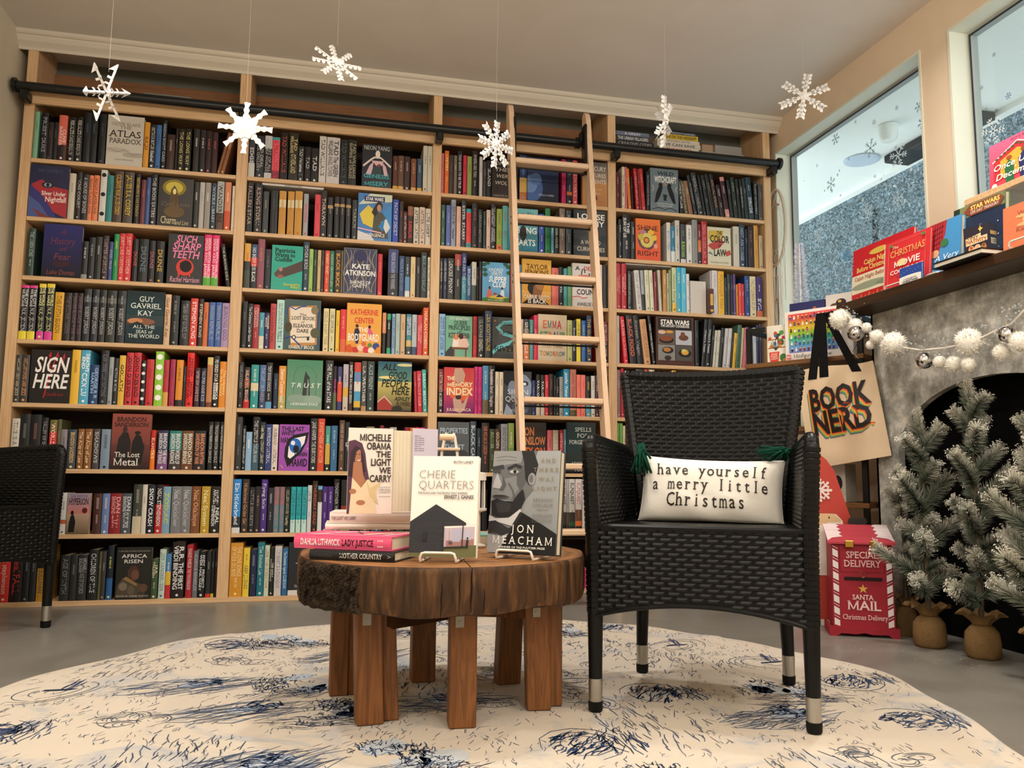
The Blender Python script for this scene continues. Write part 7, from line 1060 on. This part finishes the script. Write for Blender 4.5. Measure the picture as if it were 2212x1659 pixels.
for k in range(700):
    t=fe.random(); c=Vector((fe.uniform(-.012,.012),fe.uniform(-.05,.04)*(1-.4*t),-rv-.42-.3*t)); d=Vector((fe.uniform(-.3,.3),fe.uniform(-1,1),-1.4)).normalized()*.05; b.add([c+Vector((0,-.0009,0)),c+d,c+Vector((0,.0009,0))],[(0,1,2)],fe.choice(('b8b0a4','cbc5ba','9c958a')))
obj('feather',b,'matte',dc,kind='stuff')
# ------------------------------------------------------------------ tote bag hanging at the mantel end
TO=EO-eb*.075
def tpl(px,py): return vpl(px,py,TO,eb)
tl,tr,br_,bl=tpl(1721,806),tpl(1885,775),tpl(1926,984),tpl(1752,1014)
tote=thing('tote_bag','natural canvas tote bag lettered in rainbow-shadowed black, hung by black straps','bag',tuple((bl+br_)/2),EA)
Mi=(Matrix.Translation((bl+br_)/2)@Matrix.Rotation(EA,4,'Z')).inverted()
c4=[Mi@p for p in (bl,br_,tr,tl)]
def tote_p(u,v,f=0):
    p=c4[0].lerp(c4[1],u).lerp(c4[3].lerp(c4[2],u),v); bul=.022*math.sin(math.pi*u)*math.sin(math.pi*min(1,v*1.1)*.9)+.004*math.sin(9*u+5*v)*math.sin(math.pi*v)+.004*math.sin(13*v+3*u)*(1-v)
    if v>.98: p=p+Vector((0,0,.010*math.sin(math.pi*u*1.6+.4)))
    return Vector((p.x,p.y-bul*(1 if f==0 else -.6)-.002*(1 if f==0 else -1),p.z))
b=MB(); b.grid(lambda u,v: tote_p(u,v),24,24); b.grid(lambda u,v: tote_p(1-u,v,1),24,24)
for e in ((lambda t: (0,t)),(lambda t: (1,t)),(lambda t: (t,0))):
    b.grid(lambda u,v: tote_p(*e(u),0).lerp(tote_p(*e(u),1),v),24,1)
cv,N_,L_,bs=newmat('canvas',.9,.1,'dcc2a2'); addbump(N_,L_,bs,500,.35); obj('canvas',b,cv,tote,smooth=60)
b=MB()
def tmap(e): return lambda x,y: tote_p(min(.99,max(.01,x)),min(.99,max(.01,y)))+Vector((0,-.0012-e,0))
OFF=[(.042,.048,'6a5a90'),(.036,.041,'5a9a70'),(.029,.033,'8ab050'),(.022,.025,'e0b040'),(.015,.017,'e88a3c'),(.008,.009,'d0482c'),(0,0,'1d1715')]
for k,(dx,dy,c) in enumerate(OFF):
    for s,x0,x1,y0,y1 in (('BOOK',.13,.88,.57,.79),('NERD',.13,.88,.33,.55)):
        st=5 if k<6 else 1
        for q in range(st): put_text(b,s,x0-dx+q*.0013,y0-dy+q*.0016,x1-dx+q*.0013,y1-dy+q*.0016,c,'h',tmap(.0007*k+.0001*q),stretch=2.2)
for k,(s,c) in enumerate(((.030,'d0482c'),(.022,'e8a040'),(.012,'5a9a70'))): b.add([tmap(.0006*k)(.865+s*math.sin(t*.314)**3,.345-.008*k+.8*s*(13*math.cos(t*.314)-5*math.cos(t*.628)-2*math.cos(t*.942)-math.cos(t*1.256))/16) for t in range(20)],[tuple(range(20))],c)
obj('lettering',b,'print',tote)
hk=Mi@tpl(1776,676)
for (u0,u1) in ((.16,.40),(.62,.88)):
    pass
for u0,f in ((.22,0),(.38,1),(.80,0)):
    b=MB(); p=tote_p(u0,.97,0); w=.020
    a_,c_=Vector((p.x,p.y-.003,p.z-.03)),Vector((hk.x+(-.012,.0,.012)[(u0>.3)+(u0>.5)],hk.y-.004*f,hk.z))
    dirx=Vector((w,0,0)); b.add([a_-dirx,a_+dirx,c_+dirx*.8,c_-dirx*.8]+[q+Vector((0,.003,0)) for q in (a_-dirx,a_+dirx,c_+dirx*.8,c_-dirx*.8)],[(0,1,2,3),(7,6,5,4),(0,4,5,1),(1,5,6,2),(2,6,7,3),(3,7,4,0)]); obj('strap',b,newmat('black_webbing',.85,.1,'151414')[0] if u0<.3 else bpy.data.materials['black_webbing'],tote)
b=MB(); hw=Mi.inverted()@hk; b.tube([hw+Vector((0,0,-.006)),(hw.x,hw.y+.02,hw.z-.006),(3.56,-1.066,1.33)],.005,8); obj('coat_hook',b,'black',label='small black hook at the mantel end holding the tote straps',cat='hook')
# ------------------------------------------------------------------ painted santa board
sp=onZ(1782,1352,0); sa=-math.radians(20); sn=thing('painted_figure_board','tall painted wooden bearded figure in a red hat behind the mailbox','decoration',(sp.x,sp.y,0),sa)
sz=lambda py: CAM[2]-(py-1030)*((sp-Vector(CAM)).length*.985)/FPX; k_=(sp-Vector(CAM)).length/FPX
HAT=sz(985); half=.125
outl=[(-half,.0),(half,.0),(half,.22),(half+.004,sz(1150)),(half-.004,sz(1117)),(.085,sz(1060)),(.06,sz(1020)),(.03,sz(998)),(0,HAT),(-.03,sz(998)),(-.06,sz(1020)),(-.085,sz(1060)),(-half+.004,sz(1117)),(-half,.22)]
b=MB(); b.add([(x,0,z) for x,z in outl]+[(x,.012,z) for x,z in outl],[tuple(range(len(outl))),tuple(range(len(outl),2*len(outl)))[::-1]]+[((i+1)%len(outl),i,len(outl)+i,len(outl)+(i+1)%len(outl)) for i in range(len(outl))],'c2473c'); obj('board',b,'print',sn)
H=HAT; A=lambda x,py: ((x+half)/(2*half),sz(py)/H)
def sk(x,py): return A(x,py)
b=MB(); fz=sz(1112)/H
items=[('p',[A(-.075,1105),A(.06,1105),A(.085,1118),A(.09,1150),A(.09,1190),A(.05,1225),A(-.06,1225),A(-.09,1190),A(-.09,1118)],'f0e4d8'),('p',[A(-.085,1104),A(.05,1104),A(.08,1117),A(.078,1121),A(-.085,1121)],'e8c090'),('e',*A(-.002,1121),.11,.018,'e8c090'),('e',*A(-.034,1112),.012,.006,'1c1814'),('e',*A(.031,1112),.012,.006,'1c1814'),('r',.0,.0,1,sz(1310)/H,'e6dccb'),('r',.05,.0,.42,.03,'c2473c'),('r',.58,.0,.95,.03,'c2473c')]
cx,cy=A(0,1058)
for t in range(8):
    a=t*math.pi/4; e=(.17*math.cos(a),.17*math.sin(a)*.36); items+= [('l',[(cx,cy),(cx+e[0],cy+e[1])],.022,'f2ded4'),('e',cx+e[0],cy+e[1],.022,.008,'f2ded4')]
    for s in (-1,1): items.append(('l',[(cx+e[0]*.6,cy+e[1]*.6),(cx+.15*math.cos(a+s*.4),cy+.15*math.sin(a+s*.4)*.36)],.016,'f2ded4'))
draw_art(b,items,lambda u,v,e: Vector((-half+u*2*half,-e,v*H)),.0008); obj('painting',b,'print',sn)
hb=thing('heart_board','dark heart on a red stake beside the painted red-hat figure','decoration',tuple(onZ(1872,1368,0)+Vector((.045,.09,0))),sa); hz=.40
b=MB(); hp=[(.034*math.sin(t*.314)**3*1.1,hz+.022+.028*(13*math.cos(t*.314)-5*math.cos(t*.628)-2*math.cos(t*.942)-math.cos(t*1.256))/13) for t in range(20)]; b.add([(x,0,z) for x,z in hp]+[(x,.01,z) for x,z in hp],[tuple(range(20))[::-1],tuple(range(20,40))]+[(i,(i+1)%20,20+(i+1)%20,20+i) for i in range(20)],'3b3532'); obj('heart',b,'print',hb)
b=MB(); b.box(-.03,.002,0,.03,.010,hz-.015,'d8493c'); obj('stake',b,'print',hb)
# ------------------------------------------------------------------ red letter box
ma=math.atan2(-.112,.218); m0=Vector((3.342,-1.232,0)); mbx=thing('christmas_mailbox','red wooden christmas mailbox with candy stripes beside the small fir trees','mailbox',(3.458,-1.292,0),ma); MR='9e2433'
b=MB(); b.prism([(-.124,.02),(.128,.02),(.128,-.006),(-.124,-.006)][::-1],0,.001,MR) if 0 else None
pts=[(-.126,0),(-.126,.036),(.126,.036),(.126,0),(.10,0),(.085,.012),(.03,.010),(.0,.016),(-.03,.010),(-.085,.012),(-.10,0)]
b.add([(x,-.008,z) for x,z in pts]+[(x,.006,z) for x,z in pts],[tuple(range(11))[::-1],tuple(range(11,22))]+[(i,(i+1)%11,11+(i+1)%11,11+i) for i in range(11)],MR); b.box(-.126,.006,0,-.118,.16,.036,MR); b.box(.118,.006,0,.126,.16,.036,MR); obj('plinth',b,'print',mbx)
b=MB(); w0,w1=.112,.110; b.add([(-w0,0,.036),(w0,0,.036),(w1,0,.352),(-w1,0,.352),(-w0,.15,.036),(w0,.15,.036),(w1,.15,.405),(-w1,.15,.405)],[(0,1,2,3),(1,5,6,2),(5,4,7,6),(4,0,3,7),(0,4,5,1),(3,2,6,7)],MR); obj('body',b,'print',mbx)
b=MB(); b.add([(-.124,-.012,.352),(.124,-.012,.352),(.120,.155,.412),(-.120,.155,.412),(-.124,-.012,.359),(.124,-.012,.359),(.120,.155,.419),(-.120,.155,.419)],[(3,2,1,0),(4,5,6,7),(0,1,5,4),(1,2,6,5),(2,3,7,6),(3,0,4,7)],'b8404c'); rf=obj('roof',b,'print',mbx)
b=MB(); rm=lambda u,v,e: Vector((-.122+.244*u,-.011+.165*v,.3595+.060*v+e)); zz=[.0,.22,.3,.42,.5,.62,.7,.82,.9,1.0]; 
draw_art(b,(('p',[(0,.06)]+[(.2+.05*(i%2)-(.12 if i==0 else 0),v) for i,v in enumerate(zz[1:])]+[(0,1)],'ead8d8'),('p',[(1,.06)]+[(.8-.05*(i%2)+(.12 if i==0 else 0),v) for i,v in enumerate(zz[1:])]+[(1,1)],'ead8d8'),('l',[(0,.33),(1,.33)],.004,'7a2028'),('l',[(0,.64),(1,.64)],.004,'7a2028')),rm); obj('snow_paint',b,'print',rf)
fm=lambda u,v,e: Vector((-.111+.222*u,-e-.0004,.037+.315*v)); b=MB()
it=[('r',.13,.66,.87,.66,MR)]
for s in (0,1):
    for k in range(7):
        y=.02+.14*k; x0,x1=(.02,.11) if s==0 else (.98,.89); it.append(('p',[(x0,y),(x1,y-.03 if y>.03 else 0),(x1,y+.05),(x0,y+.085)],'ece0de')); it.append(('l',[(x0,y+.115),(x1,y+.08)],.01,'ece0de'))
it+= [('l',[(.14,.66),(.86,.66)],.008,'6a141e'),('l',[(.14,.66),(.14,.98)],.008,'6a141e'),('l',[(.86,.66),(.86,.98)],.008,'6a141e'),('r',.2,.56,.82,.60,'17090b'),('t',.24,.83,.76,.91,'SPECIAL','e6b8b4','sb'),('t',.2,.725,.8,.805,'DELIVERY','e6b8b4','sb'),('p',[(.5+(.085 if k%2==0 else .035)*math.sin(k*math.pi/5),.46+(.06 if k%2==0 else .024)*math.cos(k*math.pi/5)) for k in range(10)],'d8a24a'),('t',.32,.33,.66,.39,'SANTA','eec8c4','sb'),('t',.23,.205,.78,.315,'MAIL','eec8c4','sb'),('t',.15,.09,.88,.15,'Christmas Delivery','eec8c4','s')]
draw_art(b,it,fm); obj('front_lettering',b,'print',mbx)
for x in (-.045,.045):
    b=MB(); b.bbox(x-.016,-.018,.340,x+.016,-.0125,.366,.002); obj('hinge',b,newmat('brass',.3,.5,'c8a04c',1)[0] if x<0 else bpy.data.materials['brass'],mbx)
b=MB(); b.tube([(.011*math.cos(a*.5236),-.005,.236+.011*math.sin(a*.5236)) for a in range(13)],.0014,6,cap=False); obj('ring_pull',b,newmat('ring_metal',.35,.5,'b0745c',1)[0],mbx)
# ------------------------------------------------------------------ frosted fir trees in burlap
NEED=paint('frosted_needles',.8,.15); BUR=grain('burlap',['6a5234','8a6d48','7c613f'],(60,60,60),3,4,.95,.1,.4); fr=random.Random(17); BR=[]
for v in range(7):
    b=MB(); n=620; Lb=1.0
    for k in range(n):
        t=fr.random()**.85; a=fr.random()*6.283; sp_=.32*(1-.15*t) if t<.93 else .24
        base=Vector((t,0,.02*math.sin(t*5+v))); rad=Vector((.55+.5*t,math.cos(a)*.8,math.sin(a)*.8)).normalized(); tip=base+rad*sp_*fr.uniform(.6,1.0); sd=rad.orthogonal().normalized()*.016
        sd.rotate(Matrix.Rotation(fr.random()*3.14,3,rad)); fro=min(1,max(0,(t-.15)*1.0+fr.uniform(-.3,.3)+.25*math.sin(a)))
        g=Vector(lin(fr.choice(('3e5140','4a5d4a','566a55')))); wv=Vector(lin(fr.choice(('e2ddcd','d3cebd','efeadc')))); c0=tuple(g.lerp(wv,max(0,fro-.35)*.9)); c1=tuple(g.lerp(wv,min(1,.25+.95*fro)))
        b.add([base-sd,base+sd,tip],[(0,1,2)],[c0,c0,c1])
        if fro>.6 and fr.random()<.5: b.add([tip-sd*1.6,tip+rad*.02,tip+sd*1.6],[(0,1,2)],'efe9da')
    b.tube([(0,0,0),(.5,0,.02*math.sin(2.5+v)),(.95,0,.02*math.sin(4.75+v))],[.022,.016,.008],5,'5a4a36'); BR.append(b.mesh('branch'))
FIRP=[]
MBI=(Matrix.Translation((3.458,-1.292,0))@Matrix.Rotation(ma,4,'Z')).inverted()
def reach(x,y,z,ang,el,s,w):
    """shorten a branch that would run into the fireplace, the letter box or the neighbouring fir"""
    while s>.035:
        ok=True
        for q in (.35,.6,.85,1.1,1.28):
            tx,ty,tz=x+s*q*math.cos(el)*math.cos(ang),y+s*q*math.cos(el)*math.sin(ang),z+s*q*math.sin(el); m=.036
            if tx>3.70-m and not (tz<.85 and abs(ty-AC)<AH-.07 and tx<3.805-m): ok=False
            l=MBI@Vector((tx,ty,tz))
            if -.126-m<l.x<.126+m and -.02-m<l.y<.17+m and l.z<.43+m: ok=False
            for nx,ny in FIRP:
                if (nx,ny)!=(x,y) and math.hypot(tx-nx,ty-ny)<math.hypot(tx-x,ty-y)+.05: ok=False
        if ok: return s
        s*=.9
    return 0
def fir(label,x,y,H,seed,r0=.2,bz=.13,potr=.055):
    t=thing('frosted_fir',label,'christmas tree',(x,y,0),0,'small frosted fir trees'); q=random.Random(seed)
    b=MB(); b.tube([(0,0,bz-.02),(.004,0,H*.55),(0,0,H*.96)],[.010,.008,.003],7,'5f5442'); obj('trunk',b,'matte',t)
    z=bz+.055; k=0; ang=q.random()*6
    while z<H*.93:
        f=(z-bz)/(H-bz); L=(r0*(1-f)**.8+.05)*q.uniform(.8,1.15); ang+=2.4+q.uniform(-.3,.3); w=.165+.05*q.random(); s=max(.085,L); el=.42+.65*f+q.uniform(-.15,.15); s=reach(x,y,z,ang,el,s,w); dz=(.033 if f<.5 else .038)*(.8+.4*f)
        if s==0: z+=dz*.6; k+=1; continue
        o=bpy.data.objects.new('branch',BR[k%7]); w=min(w,s*1.9)
        if not BR[k%7].materials: BR[k%7].materials.append(NEED)
        COL.objects.link(o); o.parent=t; o.location=(0,0,z); o.rotation_euler=Euler((q.random()*6,-el,ang)); o.scale=(s,w,w)
        z+=dz; k+=1
    o=bpy.data.objects.new('branch',BR[0]); COL.objects.link(o); o.parent=t; o.location=(0,0,H*.86); o.rotation_euler=Euler((0,-1.5,ang)); o.scale=(H*.14,.10,.10)
    b=MB(); b.lathe([(potr*.85,.0),(potr,.012),(potr*1.04,.05),(potr*.98,.085),(potr*.7,.104),(potr*.5,.112)],22,fn=lambda a,z: 1+.035*math.sin(6*a+z*40)+.02*math.sin(11*a)); pt=obj('burlap_pot',b,BUR,t,smooth=60)
    b=MB(); NA=40; vs=[]
    for j,(r,zz) in enumerate(((potr*.5,.110),(potr*.62,.125),(potr*.95,.145),(potr*1.25,.150))):
        for i in range(NA): a=6.283*i/NA; rr_=r*(1+.16*math.sin(7*a+seed)*(j/3)+.1*q.random()*(j==3)); vs.append((rr_*math.cos(a),rr_*math.sin(a),zz+.008*math.sin(9*a)*j/3))
    b.add(vs,[(j*NA+i,j*NA+(i+1)%NA,(j+1)*NA+(i+1)%NA,(j+1)*NA+i) for j in range(3) for i in range(NA)]); obj('collar',b,BUR,pt,smooth=True)
    b=MB(); b.tube([(potr*.52*math.cos(i*.314),potr*.52*math.sin(i*.314),.113) for i in range(21)],.003,6,cap=False); obj('twine',b,newmat('twine',.9,.1,'6a4c2c')[0] if 'twine' not in bpy.data.materials else bpy.data.materials['twine'],pt)
    return t
def px_base(x,y): p=onZ(x,y,0); d=Vector((p.x-CAM[0],p.y-CAM[1],0)).normalized(); return p+d*.055
FS=[('frosted fir in burlap between mailbox and the taller fir',px_base(2010,1403),.86,3,.17,.055),('tallest frosted fir in burlap, front right of the fireplace',px_base(2125,1428),.945,8,.21,.055),('frosted fir standing behind the shorter one, pot half hidden',px_base(1972,1376)+Vector((-.03,-.008,0)),.60,12,.08,.042),('frosted fir mostly beyond the right frame edge',Vector((3.56,-2.02,0)),.80,15,.20,.055)]
for q in FS: FIRP.append((q[1].x,q[1].y))
for lb,pt,H_,sd_,r_0,pr0 in FS: fir(lb,pt.x,pt.y,H_,sd_,r_0,potr=pr0)
# fallen flock flakes on the floor
b=MB()
for k in range(60):
    x,y=fr.gauss(3.5,.1),fr.gauss(-1.62,.16); r=fr.uniform(.001,.004); b.add([(x+r*math.cos(a),y+r*math.sin(a)*.8,.001) for a in (0,1.2,2.5,3.7,5)],[(0,1,2,3,4)],'e6e2d8')
obj('flock_specks',b,'matte',label='white specks of flocking fallen on the floor around the burlap pots',cat='flocking',kind='stuff')
# ------------------------------------------------------------------ pompom garland
GX=3.515; gl=thing('pompom_garland','white pompom and bell garland strung along the mantel front','garland',(GX,-1.5,1.2)); go=Vector((GX,-1.5,1.2))
gp=lambda x,y,d=0: onX(x,y,GX-d)-go
rope=[(1818,668),(1838,690),(1870,712),(1905,740),(1945,750),(1990,757),(2040,752),(2095,742),(2150,716),(2185,700),(2212,672),(2260,630)]
b=MB(); b.tube([gp(*q) for q in rope],.0042,7); obj('cord',b,newmat('white_cord',.9,.1,'d8cfc2')[0],gl,smooth=True)
pm,N_,L_,bs=newmat('pompom_wool',1.,.05,'f2ece0'); bs.inputs['Sheen Weight'].default_value=.3; pq=random.Random(77)
for x,y,r in ((1814,690,27),(1848,702,17),(1872,707,12),(1894,727,17),(1930,742,28),(2093,738,28),(2030,782,14),(2060,786,17),(2092,788,15),(2164,761,17),(2203,738,20),(1990,786,12),(1880,745,11)):
    c=gp(x,y,.01); rr_=r/FPX*3.0; b=MB(); b.ball(c,rr_*.86,16,12,jit=.12)
    for k in range(420):
        d=Vector((pq.gauss(0,1),pq.gauss(0,1),pq.gauss(0,1))).normalized(); a_=c+d*rr_*.78; t=c+d*rr_*pq.uniform(.95,1.1); s=d.orthogonal().normalized()*rr_*.05; s.rotate(Matrix.Rotation(pq.random()*3,3,d)); b.add([a_-s,a_+s,t],[(0,1,2)])
    obj('pompom',b,pm,gl,smooth=True)
for x,y,r in ((1848,720,19),(1997,779,17),(2175,724,16)):
    c=gp(x,y,.02); rr_=r/FPX*3.0; b=MB(); b.ball(c,rr_,20,14); be=obj('jingle_bell',b,'chrome',gl,smooth=True); b=MB(); b.ball((c.x-rr_*.2,c.y+rr_*.05,c.z-rr_*.25),rr_*.83,10,8,sc=(1,.12,.75)); b.ball((c.x-rr_*.9,c.y+.0*rr_,c.z-rr_*.1),rr_*.18,8,6); obj('bell_slot',b,newmat('slot_black',.6,.2,'0c0c0c')[0],be,smooth=True); b=MB(); b.tube([c+Vector((0,0,rr_)),c+Vector((0,0,rr_+.012))],.002,6); obj('bell_loop',b,'chrome',be)
cl=newmat('clear_bead',.05,.5,'eef2f4')[0]; cl.node_tree.nodes['Principled BSDF'].inputs['Transmission Weight'].default_value=.8; b=MB()
for k in range(230):
    i=pq.randrange(len(rope)-1); t=pq.random(); x=rope[i][0]*(1-t)+rope[i+1][0]*t; y=rope[i][1]*(1-t)+rope[i+1][1]*t+pq.gauss(-6,15); b.ball(gp(x,y,pq.uniform(-.01,.03)),pq.choice((.0018,.0025,.0035,.0045)),6,4)
obj('clear_beads',b,cl,gl,smooth=True,kind='stuff')
b=MB(); b.tube([gp(1850,745),gp(1842,760),gp(1856,775),gp(1850,770)],.003,6); obj('ribbon_end',b,'chrome',gl)
# ------------------------------------------------------------------ paper snowflakes on threads
def arm_shapes(kind,q):
    """polygons (u along the arm 0..1, v half-width) of one arm"""
    if kind=='bump': return [[(.1,-.05),(1,-.035),(1,.035),(.1,.05)]]+[[(c+.075*math.cos(a*.7854),s*.07+.065*math.sin(a*.7854)) for a in range(8)] for c in (.34,.55,.75,.93) for s in (-1,1)]
    if kind=='tooth': return [[(.2,-.16),(.36,-.10),(.46,-.15),(.56,-.08),(.68,-.13),(.78,-.08),(.97,-.16),(1,.08),(.8,.05),(.7,.10),(.58,.06),(.46,.12),(.36,.09),(.2,.16)]]
    if kind=='arrow': return [[(.1,-.05),(.82,-.045),(.82,.045),(.1,.05)],[(.72,-.16),(1.0,-.02),(1.0,.02),(.72,.16),(.78,0)],[(.45,-.13),(.53,-.13),(.53,.13),(.45,.13)],[(.25,-.15),(.31,-.13),(.31,.13),(.25,.15)]]
    P=[[(.05,-.085),(1,-.06),(1,.06),(.05,.085)]]
    for c,l in ((.35,.13),(.55,.17),(.75,.15),(.9,.16)):
        for s in (-1,1): P.append([(c-.06,0),(c+.06,0),(c+l*.8+.05,s*l),(c+l*.8-.07,s*(l+.03))])
    return P
PAPM=M['paper']
def flake(label,px,py,Y,kind,n,r,rot,spin=0,core=.22,fold=.35):
    c=onY(px,py,Y); t=thing('paper_snowflake',label,'snowflake',tuple(c),0,'paper snowflakes'); t.rotation_euler=rot; Rm_=Euler(rot).to_matrix()
    b=MB(); th=.0005
    m=2*n; b.add([(core*r*(1 if i%2 else .8)*math.cos(spin+i*math.pi/n),(-th if i%2 else -th-.012*fold),core*r*(1 if i%2 else .8)*math.sin(spin+i*math.pi/n)) for i in range(m)]+[(0,-.012,0)],[(i,(i+1)%m,m) for i in range(m)])
    obj('centre',b,PAPM,t)
    for k in range(n):
        a=spin+2*math.pi*k/n; ca_,sa_=math.cos(a),math.sin(a); b=MB()
        for poly in arm_shapes(kind,k):
            for s in (-1,1):  # crease along the arm: each half tilts back
                def clip(p):
                    o=[]
                    for i in range(len(p)):
                        A_,B_=p[i],p[(i+1)%len(p)]
                        if s*A_[1]>=-1e-9: o.append(A_)
                        if s*A_[1]*s*B_[1]<0: f=A_[1]/(A_[1]-B_[1]); o.append((A_[0]+f*(B_[0]-A_[0]),0))
                    return o
                q=clip(poly)
                if len(q)<3: continue
                vs=[((u*ca_-v*sa_)*r,(abs(v)*fold-.02)*r,(u*sa_+v*ca_)*r) for u,v in q]; m=len(vs)
                b.add(vs+[(x,y+.0005,z) for x,y,z in vs],[tuple(range(m)),tuple(range(m,2*m))[::-1]])
        if b.v: obj('arm',b,PAPM,t)
    th_=MB(); top=Vector((c.x,c.y,ZC)); ti=Rm_.inverted()@(top-c); tk=Rm_.inverted()@Vector((0,0,r*.7)); th_.tube([tuple(tk),tuple(ti)],.0004,4); obj('thread',th_,newmat('thread_white',.8,.2,'d8d0c4')[0] if 'thread_white' not in bpy.data.materials else bpy.data.materials['thread_white'],t)
flake('leftmost paper snowflake with arrow-tipped arms turned edgewise',232,200,-.95,'arrow',6,.118,(.25,.1,1.15),.52,.16,.9)
flake('paper snowflake with knobbly arms hanging highest against the crown moulding',728,135,-.95,'bump',8,.102,(-.45,.1,.25),.2,.26,.6)
flake('broad eight-armed paper star in front of the first upright',530,276,-.95,'tooth',8,.104,(0,.0,-.12),.0,.46,.3)
flake('branching paper snowflake overlapping the left ladder stile',1072,312,-.80,'dend',8,.098,(.1,.1,.55),.1,.16,.4)
flake('thin curled paper snowflake seen almost edge on by the rightmost cubby',1438,262,-.80,'dend',6,.108,(.2,.35,.95),.3,.14,1.0)
flake('rightmost paper snowflake with antler-like arms near the window',1737,207,-.85,'dend',6,.112,(-.1,.12,-.5),.45,.2,.4)
